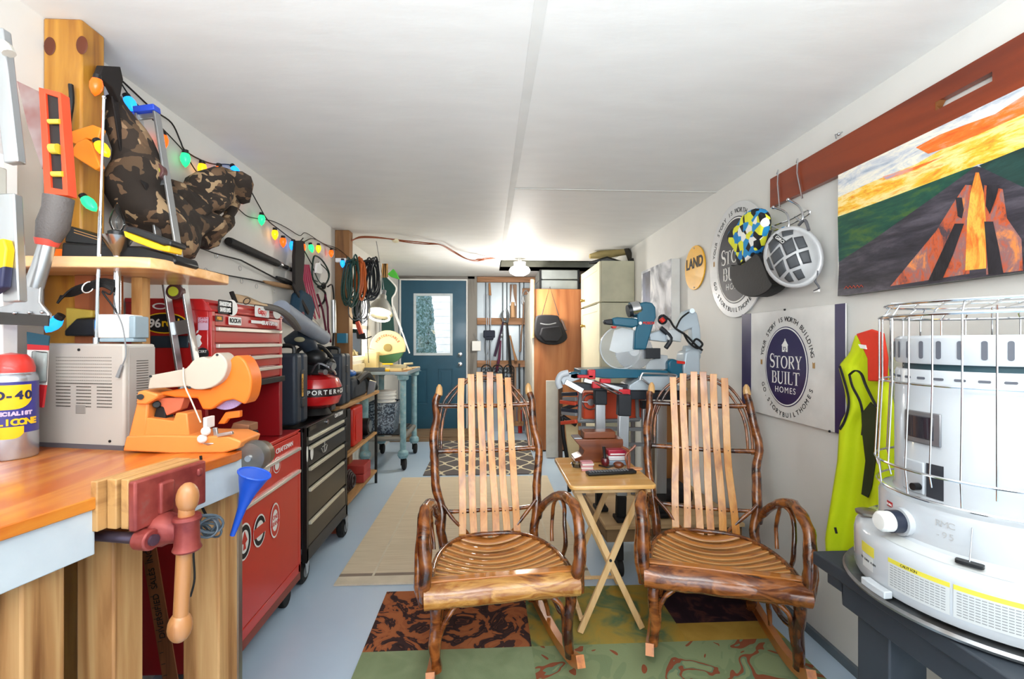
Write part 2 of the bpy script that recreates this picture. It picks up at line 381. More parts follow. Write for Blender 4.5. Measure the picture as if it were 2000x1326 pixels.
# outside
q = MB(); q.lh((-12, YB+.3, -.12), (12, 22, -.06)); q.lh((-9, -20, -.12), (9, -1.75, -.06)); struct(q.put('trim_12', mk('outdoor paving', 'c9c9c4', .8)))
q = MB(); q.lh((-6, 13, -.1), (6, 13.2, 4)); 
for i in range(20): q.lh((-6, 12.98, i*.2), (6, 13, i*.2+.17))
tag(q.put('garden_building', mk('white siding', 'eceeee', .6)), 'white clapboard building seen through the blue door window', 'building')
LEAF = bands('arborvitae', [(.3, '2c4a3a'), (.5, '5a7b78'), (.7, '8fa9b4')], 30, .7)
tr = thing('arborvitae', 'tall narrow evergreen behind the blue door window', 'tree', (-1.55, 8.6, -.06))
q = MB(); random.seed(3)
for i in range(1500):
    z = random.uniform(.15, 3.1); rad = .52*math.sqrt(max(.04, 1-(z/3.3)**2.2)); a = random.uniform(0, 2*PI); c = V(cos(a)*rad, sin(a)*rad, z)
    q.ell(c, (.07, .07, .13), (random.uniform(-.4, .4), random.uniform(-.4, .4), a), n=5, m=3)
q.put('foliage', LEAF, tr, local=True); q = MB(); q.cyl((0, 0, 0), (0, 0, 1), .05); q.put('trunk', PINE, tr, local=True)
# timber posts on the left wall
POST = wood('golden post', 'a0691f', '743f10', 'z', .4, coat=.3, sc=3, c3='b8832f', st=.12)
pa = P(80, 30, 1.42)
q = MB(); q.lh((XL, 1.352, 0), (-1.155, 1.432, ZC)); po = struct(q.put('trim_13', POST, bev=.006))
q = MB()
for px, py in ((97, 90), (160, 88)):
    c = P(px, py, 1.351); q.ell(c, (.016, .002, .026), n=14)
q.put('knot', mk('knot wood', '5c2a14', .5), po)
q = MB(); a = Q(654, 449, XL); q.lh((XL, a.y, 0), (-1.145, a.y+.1, ZC)); struct(q.put('trim_14', wood('far post', '8c6238', '6a4526', 'z', .6, sc=3), bev=.004))
# dark strip at the foot of the right wall
q = MB(); q.lh((XR-.015, -.5, 0), (XR, 2.4, .035)); struct(q.put('baseboard_right', mk('bluish grey board', '5d6870', .5)))
# ceiling lamp
cl = thing('ceiling_lamp', 'round glowing globe lamp at the ceiling hatch, far end of the room', 'lamp', P(1015, 512, 5.0)); c = P(1015, 528, 5.0)
q = MB(); q.lathe([(0, -.06), (.06, -.055), (.105, -.03), (.118, 0), (.1, .03), (.06, .05)], c); ob = q.put('lamp_shade', mk('glowing glass', 'fff6e6', .4, var=0, emit=5), cl)
q = MB(); q.lathe([(.06, .045), (.065, .06), (.07, .09)], c); q.cyl(c+V(0, 0, .08), (c.x, c.y, ZC+.0), .02); q.put('lamp_base', WHITE, cl)
pointlight('ceiling_lamp_light', c+V(0, -.02, -.34), 22, .1, (1, .95, .88))
# rugs
def rugmat(name, stops, scale, dist, detail=3, const=True, stretch=(1, 1, 1)):
    m = bands(name, stops, scale, .95, detail, dist, const=const, stretch=stretch); nt = m.node_tree; b = nt.nodes['Principled BSDF']
    n = nd(nt, 'ShaderNodeTexNoise'); n.inputs['Scale'].default_value = 400; nt.links.new(coords(nt), n.inputs[0]); bumpit(nt, b, n.outputs[0], .4, .003)
    b.inputs['Specular IOR Level'].default_value = .1; return m
def flatrug(name, label, cells, mats, th=.01, parent=None):
    q = MB()
    for x0, y0, x1, y1, mi in cells: q.mi = mi; q.lh((x0, y0, .001), (x1, y1, th))
    return tag(q.put(name, mats, smooth=0), label, 'rug')
RUST = rugmat('rust floral pile', [(0, 'a5643f'), (.44, '9a5b3a'), (.505, '41302f'), (.6, '382a2a'), (.66, '6b4436'), (.69, '41302f')], 6.5, 2.6, 2)
GOLDG = rugmat('gold green pile', [(.3, 'b08c3c'), (.45, '9c8a45'), (.6, '5f7352'), (.75, '90864a')], 7, 1, const=False)
PLUM = rugmat('plum pile', [(.3, '2b1d24'), (.5, '33222a'), (.62, '573632'), (.75, '2b1d24')], 8, 1.5, const=False)
GREEN = rugmat('sage pile', [(.3, '7c8b68'), (.7, '8c9a76')], 9, .5, const=False)
VINE = rugmat('sage pile with rust vines', [(0, '8f5238'), (.37, '87946e'), (.5, '7d8c68'), (.57, '8c5038'), (.625, '6f8468'), (.66, '8a9770')], 4.5, 1.4, 2)
GOLD = rugmat('gold pile', [(.3, 'a8843a'), (.7, 'ba9646')], 9, .4, const=False); BROWNP = rugmat('brown pile', [(.3, '5a3a2e'), (.7, '6b4638')], 9, .4, const=False)
ry = 2.305; yA = 1.86
tag(flatrug('floral_rug', 'patchwork floral rug in rust, sage, gold and plum under the rocking chairs', [
    (-.51, yA, .175, ry, 0), (.175, yA, .83, ry, 1), (.83, 1.98, 1.25, ry, 2), (.83, yA, 1.25, 1.98, 5), (-.51, 1.68, .175, yA, 3), (.175, 1.1, .62, yA, 4), (.62, 1.1, 1.25, yA, 4),
    (-.51, 1.1, .175, 1.68, 6)], [RUST, GOLDG, PLUM, GREEN, VINE, GOLD, BROWNP], .012), 'patchwork floral rug in rust, sage, gold and plum under the rocking chairs', 'rug')
BEIGE = rugmat('beige weave', [(.3, 'c6b79d'), (.7, 'ddd0b8')], 14, 0, 6, False, (.25, 14, 1)); BSTR = mk('taupe stripe', '8a7c6e', .95); BEDGE = mk('cream fringe', 'd3c9b3', .95, bump=.4)
flatrug('beige_rug', 'plain beige woven runner with a dark end stripe, behind the left rocking chair', [(-.8, 2.5, .545, 4.25, 0), (-.8, 2.47, .545, 2.5, 1), (-.8, 2.39, .545, 2.47, 2)], [BEIGE, BSTR, BEDGE], .009)
q = MB(); q.beam((-.62, 2.47, .0095), (-.62, 4.24, .0095), .012, .002); q.beam((.37, 2.47, .0095), (.37, 4.24, .0095), .012, .002)
q.put('woven_stripe', BEDGE, bpy.data.objects['beige_rug'])
m, nt, b = newmat('trellis pile'); v = coords(nt); s = nd(nt, 'ShaderNodeSeparateXYZ'); nt.links.new(v, s.inputs[0])
def mth(op, a, b_=None, cl=False):
    n = nd(nt, 'ShaderNodeMath', operation=op)
    for i, q in enumerate((a, b_)):
        if q is None: continue
        if isinstance(q, (int, float)): n.inputs[i].default_value = q
        else: nt.links.new(q, n.inputs[i])
    return n.outputs[0]
c = mth('MULTIPLY', mth('COSINE', mth('MULTIPLY', s.outputs[1], 2*PI/.34)), .25)
fr = []
for sg in (1, -1):
    u = mth('ADD', mth('MULTIPLY', s.outputs[0], 1/.22), mth('MULTIPLY', c, sg)); u = mth('ABSOLUTE', mth('SUBTRACT', mth('FRACT', mth('ADD', u, 50 if sg > 0 else 50.5)), .5)); fr.append(mth('LESS_THAN', u, .065))
f = mth('MAXIMUM', fr[0], fr[1]); nt.links.new(ramp(nt, f, [(.4, '5f5a5a'), (.6, 'd2c8ac')]), b.inputs['Base Color']); b.inputs['Roughness'].default_value = .95
flatrug('trellis_rug', 'dark grey rug with cream trellis pattern near the back door', [(-.62, 4.32, .48, 5.8, 0)], [m], .009)

# ================================================================ ROCKING CHAIRS
BARK = bands('varnished bark', [(.36, '32190f'), (.48, '6e3a18'), (.58, '9a5a28'), (.7, '4a2412')], 9, .22, 5, 1.5, coat=.8, bump=.5)
BARK2 = bands('varnished peeled log', [(.32, '5a2c12'), (.42, 'a5662a'), (.52, 'd09a50'), (.6, '9a5c26'), (.7, 'c08a44')], 16, .2, 7, .8, coat=.9, bump=.7, stretch=(.35, 1, 1))
OAK = wood('varnished oak slat', 'ca8436', 'a86626', 'z', .25, coat=.5, sc=5, c3='d99a48')
OAKX = wood('varnished seat oak', 'b56f2c', '84491a', 'x', .2, coat=.9, sc=5, c3='c98138'); EDGE = mk('pale slat edge', 'd9aa6e', .3, coat=.5)
ROCK = wood('rocker wood', 'c2742f', '9a5420', 'y', .3, coat=.6, sc=4)
def wig(pts, amp=.005, k=5, seed=0):
    ps = smoothpts(pts, k)
    return [p+V(noise.noise(p*9+V(seed, 0, 0)), noise.noise(p*9+V(0, seed+5, 0)), 0)*amp*2 for p in ps]
def rocking_chair(label, loc, rz, sd, barkm, logm):
    t = thing('rocking_chair', label, 'chair', loc, rz, None)
    def stick(nm, pts, r0, r1, mat, n=9, amp=.006, nz=.12):
        q = MB(); ps = wig(pts, amp, 6, sd); N = len(ps)
        q.tube(ps, [lerp(r0, r1, i/(N-1)) for i in range(N)], n, nz=nz, nf=28); return q.put(nm, mat, t, local=True, smooth=60)
    stick('front_log', [(-.283, 0, .343), (-.1, -.003, .346), (.1, .002, .347), (.283, 0, .345)], .045, .043, logm, 16, .003, .05)
    q = MB(); q.beam((-.272, .02, .392), (.272, .02, .392), .035, .008, (0, 0, 1)); q.put('front_lip', OAKX, t, local=True, bev=.002)
    for s in (-1, 1):
        stick('front_leg', [(s*.25, .004, .315), (s*.246, 0, .2), (s*.243, .0, .075)], .022, .019, barkm)
        stick('back_post', [(s*.205, .47, .03), (s*.212, .455, .2), (s*.212, .45, .36), (s*.235, .5, .52), (s*.256, .57, .7), (s*.25, .63, .85), (s*.232, .68, .985)], .024, .018, barkm, amp=.008)
        q = MB(); q.tube([(s*.232, .68, .98), (s*.23, .685, 1.0), (s*.229, .687, 1.02), (s*.229, .688, 1.035)], [.0185, .018, .015, .006], 10); q.put('post_tip', EDGE, t, local=True)
        # rocker: bent flat board
        pr = smoothpts([(s*.265, -.08, .108), (s*.262, .0, .065), (s*.25, .15, .031), (s*.235, .35, .022), (s*.215, .55, .035), (s*.2, .72, .072), (s*.19, .8, .098)], 4)
        q = MB()
        for i in range(len(pr)-1): q.beam(pr[i]-(pr[i+1]-pr[i])*.02, pr[i+1]+(pr[i+1]-pr[i])*.02, .03, .04, (0, 0, 1))
        q.put('rocker', ROCK, t, local=True, weld=True)
        # arm loops
        stick('arm', [(s*.272, .0, .33), (s*.285, -.01, .44), (s*.292, .03, .55), (s*.288, .11, .608), (s*.275, .22, .598), (s*.26, .34, .55), (s*.245, .44, .475), (s*.235, .47, .42)], .024, .016, barkm, 10, .006)
        stick('arm', [(s*.293, .02, .30), (s*.306, .02, .42), (s*.304, .07, .54), (s*.296, .16, .588), (s*.28, .27, .575), (s*.26, .38, .52), (s*.24, .46, .44)], .015, .011, barkm, 8)
        stick('arm_hoop', [(s*.262, .14, .375), (s*.268, .12, .45), (s*.275, .17, .56), (s*.272, .24, .58), (s*.266, .3, .54), (s*.262, .33, .46), (s*.258, .3, .375)], .009, .008, barkm, 7)
        stick('brace', [(s*.17, .01, .305), (s*.21, -.005, .27), (s*.228, .0, .2), (s*.238, .01, .1)], .01, .009, barkm, 7)
        stick('brace', [(s*.19, .08, .31), (s*.22, .22, .22), (s*.232, .3, .12), (s*.238, .3, .05)], .011, .009, barkm, 7)
        stick('side_stretcher', [(s*.246, .02, .2), (s*.25, .15, .17), (s*.235, .3, .19), (s*.212, .45, .25)], .012, .012, barkm, 7)
        stick('back_brace', [(s*.22, .47, .5), (s*.15, .45, .42), (s*.1, .45, .36)], .009, .008, barkm, 7)
    stick('rear_stretcher', [(-.215, .46, .22), (0, .465, .225), (.215, .46, .22)], .012, .012, barkm, 7)
    for z, y, w, r in ((.462, .492, .25, .010), (.72, .59, .262, .012), (.93, .665, .255, .0125)):
        stick('back_rail', [(-w, y, z), (-.1, y+.004, z-.004), (.1, y+.004, z-.006), (w, y, z)], r, r, barkm, 8, .004)
    for dy, rr_ in ((0, .0), (.014, .018)):
        pts = [(-.238+rr_, .60+dy, .7), (-.232+rr_, .64+dy, .85), (-.19+rr_, .675+dy, .97-rr_), (-.1, .69+dy, 1.055-rr_), (0, .695+dy, 1.075-rr_), (.1, .69+dy, 1.055-rr_), (.19-rr_, .675+dy, .97-rr_), (.232-rr_, .64+dy, .85), (.238-rr_, .60+dy, .7)]
        stick('back_hoop', pts, .0065, .0065, barkm, 7, .003)
    for i in range(6):
        u = i-2.5; top = 1.098-.005*u*u
        pth = smoothpts([(u*.0515, .425, .345), (u*.0508, .465, .462), (u*.0495, .53, .6), (u*.0485, .572, .72), (u*.049, .642, .93), (u*.0485, .672, top)], 4)
        q = MB(); hw = .0165; vs = []; N = len(pth); sw = [.003*sin(i*2.1+k*.35+sd) for k in range(N)]
        for k, p in enumerate(pth):
            for a, bb in ((-hw, -.003), (hw, -.003), (hw, .003), (-hw, .003)): vs.append(p+V(a+sw[k], bb, 0))
        q.add(vs, [(k*4+j, k*4+(j+1) % 4, k*4+4+(j+1) % 4, k*4+4+j) for k in range(N-1) for j in range(4)]+[(3, 2, 1, 0), tuple(N*4-4+j for j in range(4))])
        so = q.put('slat', OAK, t, local=True, bev=.001)
        q = MB()
        for z, y in ((.462, .46), (.72, .569), (.93, .639)): q.ell((u*.0495, y, z), (.0025, .0015, .0025), n=8, m=5)
        q.put('nail', IRON, so, local=True)
    # seat: bent strips fanning across a D shaped rim
    def rim(s, v): # v 0 front .. 1 rear centre
        a = v*PI/2; return V(s*.258*cos(a)**.75, .035+.40*sin(a)**.9, .388-.018*sin(a))
    rp = [rim(-1, i/14) for i in range(15)]+[rim(1, i/14) for i in range(13, -1, -1)]
    q = MB(); q.tube(rp, .011, 8, nz=.1, nf=25); q.put('seat_rim', barkm, t, local=True, smooth=60)
    def seatpt(u, v):
        w = abs(2*u-1); hw = .258*max(0, 1-v*v)**.375; A = V(-hw, .035+.40*v, .388-.018*v)
        x = lerp(-hw, hw, u); yc = .035+.40*v*(.80+.18*v)
        y = lerp(yc, A.y, w**1.8); dip = .05*(1-w*w)*sin(PI*min(1, v*.95+.03))**.6
        return V(x, y, lerp(A.z, A.z, w)-dip-.002)
    K = 9; q = MB(); e = MB()
    for k in range(K):
        v0 = k/K; v1 = (k+.96)/K
        q.surf(lambda a, c_: seatpt(a, min(.985, lerp(v0, v1, c_)))+V(0, 0, .004*(1-c_)), 24, 2)
        if k: e.tube([seatpt(a/24, v0)+V(0, 0, .0045) for a in range(25)], .0027, 5)
    q.put('seat', OAKX, t, local=True, sol=.006, smooth=60); e.put('seat_edging', EDGE, t, local=True)
    return t
rocking_chair('golden rocking chair with light log, nearer the room centre, left of the folding table', (.055, 1.66, .011), math.radians(6.5), 0, BARK, BARK2)
rocking_chair('darker varnished twig rocking chair beside the right wall and white heater', (.872, 1.655, .011), math.radians(-17.8), 3.3, BARK,
              bands('dark varnished log', [(.32, '35180d'), (.43, '7a3e18'), (.52, 'a8632e'), (.6, '5f2e14'), (.7, '8e5224')], 16, .2, 7, .8, coat=.9, bump=.7, stretch=(.4, 1, 1)))
# ================================================================ LEFT SIDE: WORKBENCH AND WHAT STANDS ON IT
BZ = .985
BTOP = wood('orange bench top', 'c2611a', '96430f', 'y', .28, coat=.35, sc=2.6, c3='d4832f', st=.12)
WPAINT = bands('flaking white paint', [(.3, 'a9b2b8'), (.35, 'bbc4ca'), (.7, 'c4ccd1')], 12, .5, bump=.25)
LEGW = wood('bench timber', 'b48350', '7d4f26', 'z', .6, sc=5, c3='c99e69', st=.06)
wb = thing('workbench', 'orange-topped wooden workbench with white painted apron at left', 'workbench', (-.95, .8, 0))
fe = [V(-.87, .05, 0), V(-.726, .71, 0), V(-.626, 1.165, 0)]
q = MB(); q.prism([(-.87, .05), (-.726, .71), (-.626, 1.165), (-.63, 1.27), (-.9, 1.34), (XL+.005, 1.34), (XL+.005, .05)], (0, 0, BZ-.022), XP, YP, V(0, 0, .022)); pt(q.put('bench_top', BTOP, wb, bev=.002), 'glossy orange board top')
q = MB()
bu = V(.215, .977, 0).normalized(); bn = V(.977, -.215, 0).normalized(); J0 = V(-.708, .815, 0)
def B(l, n, z): return J0+bu*l+bn*n+V(0, 0, z)
q.beam(B(-.8, -.012, .925), B(.035, -.012, .925), .02, .088); q.beam(B(.20, -.012, .925), B(.40, -.012, .925), .02, .088); pt(q.put('apron', WPAINT, wb, bev=.002), 'scuffed white painted board')
for c, d in (((-.78, .80, .44), (.075, .075, .88)), ((-.755, .95, .44), (.07, .075, .88)), ((-.713, 1.21, .48), (.088, .088, .955))):
    q = MB(); q.box(c, d); q.put('leg', LEGW, wb, bev=.004)
q = MB(); q.lh((-.669, 1.245, 0), (-.664, 1.262, .95)); pt(q.put('edge_strip', STEEL, wb), 'thin metal edge strip')
# glass door cabinet below
gc = thing('glass_cabinet', 'dark glass-fronted cabinet under the workbench, lower left corner', 'cabinet', (-1.0, .5, 0))
q = MB(); q.lh((-1.2, .12, 0), (-.80, .755, .86)); q.put('body', mk('dark cabinet', '20201f', .6), gc)
q = MB()
for a in ((.12, .755, .82, .86), (.12, .755, 0, .05)): q.lh((-.8, a[0], a[2]), (-.775, a[1], a[3]))
for a in ((.715, .755, .05, .82), (.12, .16, .05, .82)): q.lh((-.8, a[0], a[2]), (-.775, a[1], a[3]))
q.put('door_frame', wood('door frame wood', 'c28b52', '8d5a2a', 'z', .4, coat=.3), gc, bev=.002)
q = MB(); q.lh((-.795, .16, .05), (-.785, .715, .82)); q.put('glass_pane', bands('dark glass painted reflections', [(.3, '0e1c28'), (.5, '1d4058'), (.62, '2d5f6e'), (.75, '141d22')], 3, .06, 3, 1, coat=1), gc)  # blue bands are reflections painted into the dark glass colour
# vise
VRED = bands('worn red iron', [(.35, '7e2f2e'), (.6, 'a04a42'), (.75, '8c6a62')], 22, .4, metal=.3, bump=.1); VW = wood('vise jaw wood', 'c2935a', '86572c', 'y', .5, sc=4)
vi = thing('bench_vise', 'red iron woodworking vise with wooden handle on the bench front', 'vise', B(.09, .07, .72))
for i, (n0, n1, l0) in enumerate(((-.006, .008, .03), (.01, .03, .045), (.036, .052, .048))):
    q = MB(); q.beam(B(l0, (n0+n1)/2, .968), B(.20, (n0+n1)/2, .968), n1-n0, .09); q.put('wooden_jaw', VW, vi, bev=.002)
q = MB(); q.beam(B(.046, .061, .965), B(.20, .061, .965), .016, .09); q.beam(B(.09, .07, .965), B(.12, .07, .965), .012, .06); q.beam(B(.175, .070, .99), B(.188, .070, .99), .008, .016); q.put('front_jaw', VRED, vi, bev=.004)
q = MB(); q.tube([B(.10, .03, .905), B(.10, .075, .905), B(.10, .09, .903), B(.10, .112, .9)], [.030, .032, .024, .018], 14); q.put('screw_boss', VRED, vi, bev=.002)
q = MB(); q.cyl(B(.065, .055, .9), B(.065, .085, .9), .019); q.put('rod_boss', VRED, vi, bev=.003)
for l in (.065, .14): q = MB(); q.cyl(B(l, -.06, .9), B(l, .09, .9), .010); pt(q.put('guide_rod', mk('oily steel', '74687c', .3, .8), vi), 'oily steel rod')
hc = B(.10, .122, 0); HW = wood('turned handle wood', 'b67c4a', '8b5530', 'z', .35, coat=.4)
q = MB(); q.lathe([(.021, .868), (.024, .872), (.021, .88), (.020, .92), (.024, .928), (.022, .934)], hc); q.cyl(B(.10, .095, .9), B(.10, .11, .9), .018); q.put('handle_sleeve', VRED, vi)
q = MB(); h0 = hc+V(-.012, 0, .735); h1 = hc+V(.0, 0, .96); q.cyl(h0, h1, .0125, .0135, 14); q.put('handle', HW, vi)
q = MB(); q.ell(hc+V(.001, 0, .967), (.019, .019, .029), n=18); q.put('handle_knob', HW, vi)
q = MB(); q.ell(hc+V(-.013, 0, .725), (.0205, .0205, .029), n=18); q.put('handle_knob', HW, vi)
# hanging cords and measuring stick
def cord(name, label, pts, r, mat, cat='cord', group=None, k=6):
    q = MB(); q.tube(smoothpts(pts, k), r, 6); return tag(q.put(name, mat, smooth=60), label, cat, group)
o = thing('lamp_cord', 'cream cord with a plug hanging below the vise', 'cord', P(265, 1040, .95))
q = MB(); q.tube(smoothpts([P(255, 1025, .96), P(250, 1070, .97), P(250, 1140, .97), P(247, 1150, .97)], 5), .0025, 6); q.tube(smoothpts([P(255, 1025, .96), P(265, 1080, .97), P(264, 1130, .97), P(256, 1165, .97), P(243, 1188, .97)], 5), .0025, 6); q.put('cable', mk('cream cord', 'cdbda0', .5), o)
q = MB(); q.prism(rr(.014, .028, .004), P(249, 1143, .965), XP, ZP, V(0, -.01, 0)); q.put('plug', WHITE, o, bev=.001)
cord('hanging_strap', 'black strap hanging down behind the vise handle', [P(285, 1030, .98), P(268, 1080, 1.0), P(247, 1130, 1.0), P(235, 1170, 1.0)], .003, RUBBER)
o = thing('cable_bundle', 'coiled grey power cable hanging beside the vise handle', 'cable', P(405, 1020, 1.1))
q = MB()
for i in range(9):
    c = P(405+random.uniform(-5, 5), 1028+random.uniform(-8, 8), 1.06+.006*i); R = Euler((random.uniform(-.7, .7), random.uniform(-.5, .5), random.uniform(-.6, .6))).to_matrix()
    q.tube([c+R @ V(cos(a)*.030, sin(a*2)*.004, sin(a)*.020) for a in [2*PI*j/18 for j in range(18)]], .0026, 6, closed=True)
q.put('coil', mk('grey cable', '56626c', .4), o)
q = MB(); q.tube(smoothpts([P(392, 890, 1.1), P(395, 940, 1.1), P(392, 980, 1.1), P(402, 1005, 1.1)], 5), .0028, 6); q.tube(smoothpts([P(385, 1045, 1.09), P(378, 1075, 1.09), P(380, 1130, 1.09), P(372, 1165, 1.09)], 5), .0022, 6); q.put('cable', RUBBER, o)
ys = thing('yardstick', 'wooden yardstick leaning against the red tool chest below the bench', 'yardstick', P(335, 1400, 1.5))
y0, y1 = P(282, 1015, 1.52), P(352, 1440, 1.47); q = MB(); q.beam(y0, y1, .045, .004, (0, 1, 0)); q.put('stick', wood('old ruler wood', '8d5530', '6b3c20', 'z', .5), ys)
dr = (y1-y0).normalized(); sd_ = dr.cross(YP).normalized()
text('lettering', 'DIVERSIFIED  SALES  INC.', .026, y0+dr*.23+V(0, -.0035, 0), -dr, V(0, -1, 0).cross(-dr)*1, INK, ys, .0004)
q = MB()
for i in range(18): c = y0+dr*(.03+i*.035)-sd_*.012+V(0, -.003, 0); q.beam(c-sd_*.006, c+sd_*.006, .0015, .001, (0, 1, 0))
q.put('tick_marks', INK, ys)
# wall shelf and things on it
SHW = wood('beech shelf', 'dfa86c', 'c98c50', 'x', .4, coat=.3, sc=4, c3='e8ba86')
q = MB(); q.prism([(XL+.003, 1.19), (-.90, 1.19), (-.86, 1.2), (-.842, 1.235), (-.842, 1.52), (-.86, 1.545), (-1.14, 1.545), (-1.14, 1.345), (XL+.003, 1.345)], (0, 0, 1.447), XP, YP, V(0, 0, .028))
tag(q.put('wall_shelf', SHW, bev=.003), 'beech board shelf with rounded corner fixed to the golden post', 'shelf')
SHZ = 1.475
q = MB(); q.lh((-1.15, 1.325, BZ+.001), (-1.03, 1.338, 1.446)); tag(q.put('support_board', wood('red brown board', '94512c', '6e3519', 'z', .5)), 'reddish brown upright board holding up the beech shelf', 'board')
q = MB(); q.lh((-1.025, 1.36, BZ-.1), (-.995, 1.39, 1.446)); tag(q.put('shelf_batten', PINE), 'pale square batten under the beech shelf, behind the candle lamp', 'batten')
o = thing('tool_case', 'black plastic tool case lying on the beech shelf', 'case', (-1.05, 1.3, SHZ))
q = MB(); q.poly([P(118, 505, 1.26), P(330, 520, 1.26), P(345, 512, 1.26), P(340, 497, 1.26), P(275, 480, 1.26), P(200, 478, 1.26), P(120, 472, 1.26)], V(0, .1, 0)); q.put('body', BLACK, o, bev=.006)
q = MB(); q.poly([P(125, 474, 1.27), P(205, 482, 1.27), P(215, 470, 1.27), P(135, 440, 1.27), P(128, 445, 1.27)], V(0, .08, 0)); q.put('lid', BLACK, o, bev=.005)
q = MB()
for dy in (0, 5): q.beam(P(145, 449+dy, 1.268), P(190, 463+dy, 1.268), .0018, .002, (0, 1, 0))
pt(q.put('lid_stripe', mk('tan stripe', 'c08d52', .5), o), 'tan stripe')
o = thing('power_tool_battery', 'yellow and black power tool lying on the black case on the beech shelf', 'power tool', P(290, 480, 1.22))
q = MB(); q.poly([P(240, 450, 1.21), P(262, 458, 1.21), P(320, 480, 1.21), P(332, 478, 1.21), P(330, 492, 1.21), P(300, 486, 1.21), P(262, 472, 1.21), P(243, 462, 1.21)], V(0, .05, 0)); pt(q.put('yellow_shell', YELLOW, o, bev=.003), 'yellow shell')
q = MB(); q.poly([P(245, 440, 1.205), P(262, 443, 1.205), P(335, 470, 1.205), P(334, 480, 1.205), P(318, 478, 1.205), P(243, 451, 1.205)], V(0, .06, 0)); pt(q.put('black_grip', BLACK, o, bev=.004), 'black grip')
q = MB(); q.poly([P(103, 502, 1.3), P(128, 503, 1.3), P(122, 486, 1.3), P(106, 485, 1.3)], V(0, .02, 0)); tag(q.put('orange_glow', mk('orange glow colour', 'ff7420', .4), bev=.003), 'small orange shape imitating a glow at the left end of the beech shelf', 'glow')  # solid piece coloured to imitate an orange glow on the shelf
# black cable bundle below shelf
o = thing('tied_cable', 'black tied cable hanging below the beech shelf', 'cable', P(165, 570, 1.24))
q = MB()
for i in range(8):
    q.tube(smoothpts([P(112+i, 592-i*2, 1.235+i*.004), P(140, 572+i*2-8, 1.235+i*.003), P(175, 560+i*2-8, 1.235+i*.003), P(200, 545+i*2, 1.24), P(222, 548+i*3, 1.245)], 4), .003, 6, nz=.2)
q.put('coil', RUBBER, o); q = MB(); q.tube(arc(P(172, 561, 1.235), .016, 0, 360, 12, V(.4, 0, .9), YP), .0015, 5); q.put('twist_tie', WHITE, o)
q = MB(); q.tube(smoothpts([P(222, 560, 1.24), P(215, 575, 1.24), P(200, 570, 1.24), P(228, 610, 1.24), P(232, 640, 1.24)], 5), .0022, 6); q.put('cable', RUBBER, o)
o = thing('yellow_tool', 'dusty yellow and black tool on top of the beige radio below the shelf', 'tool', P(155, 655, 1.3)) 
q = MB(); q.poly([P(127, 600, 1.31), P(180, 606, 1.31), P(180, 620, 1.31), P(150, 622, 1.31), P(148, 650, 1.31), P(128, 648, 1.31)], V(0, .05, 0)); pt(q.put('body', mk('dusty yellow', 'b59a3c', .6), o, bev=.004), 'dusty yellow body')
q = MB(); q.poly([P(148, 622, 1.3), P(185, 622, 1.3), P(185, 656, 1.3), P(125, 656, 1.3), P(125, 645, 1.3)], V(0, .06, 0)); q.put('base', BLACK, o, bev=.004)
# radio
RB = bands('beige plastic', [(.3, 'aea8a0'), (.7, 'bab5ad')], 3, .5)
RG = mk('warm grey plastic', 'a09a94', .5, var=.05)
rd = thing('radio', 'beige box radio seen from the back with slotted grille on the workbench', 'radio', (-1.05, 1.3, BZ))
ra, rb_ = V(-1.195, 1.262, 0), V(-.925, 1.203, 0); ru = (rb_-ra).normalized(); rv = V(-ru.y, ru.x, 0); RW = (rb_-ra).length
def RP(u, z, w=0): return ra+ru*u+rv*w+V(0, 0, BZ+z)
q = MB(); q.prism([(0, .003), (RW, .003), (RW, .27), (0, .272)], RP(0, 0), ru, ZP, rv*.085); q.put('case', RB, rd, bev=.005)
q = MB(); q.prism([(0, .0), (RW, .0), (RW, .012), (0, .012)], RP(0, 0, -.001), ru, ZP, rv*.085); pt(q.put('base', mk('dark grey foot', '5d5a60', .5), rd), 'dark base strip')
q = MB(); q.prism([(.01, .008), (.082, .008), (.082, .262), (.01, .262)], RP(RW+.001, 0, 0), rv, ZP, ru*.002); pt(q.put('side_panel', RG, rd, bev=.001), 'grey side panel')
q = MB()
for i in range(22): q.prism([(.030, 0), (.062, 0), (.062, .002), (.03, .002)], RP(RW+.0032, .225-i*.0065), rv, ZP, ru*.0006)
q.put('side_vent', mk('vent dark', '55504c', .6), rd)
q = MB()
for r in range(16):
    for c in range(30):
        if r > 8 and (c % 11) > 7: continue
        zz = .235-r*.0085; w = .0042 if r > 7 else .003
        q.prism([(0, 0), (w, 0), (w, .0022 if r > 7 else .001), (0, .0022 if r > 7 else .001)], RP(.068+c*.0058, zz, -.0012), ru, ZP, rv*.001)
q.put('grille', mk('slot dark', '4a453f', .6), rd)
q = MB(); q.prism([(.13, .09), (.16, .09), (.16, .112), (.13, .112)], RP(0, 0, -.0015), ru, ZP, rv*.002); pt(q.put('latch', mk('latch grey', '8f8a84', .5), rd, bev=.001), 'grey latch')
q = MB()
for u, z in ((.14, .255), (.235, .022)): q.cyl(RP(u, z, -.002), RP(u, z, .001), .0035)
q.put('screw', IRON, rd)
q = MB(); a0, a1 = P(188, 668, 1.24), P(203, 190, 1.2); q.cyl(a1, lerp(a1, a0, .5), .0032, .0032, 10); q.cyl(lerp(a1, a0, .48), a0, .0042, .0042, 10); q.ell(a1, .0045); q.cyl(a0-V(0, 0, .012), a0+V(0, 0, .012), .007); pt(q.put('antenna', CHROME, rd), 'chrome telescopic antenna')
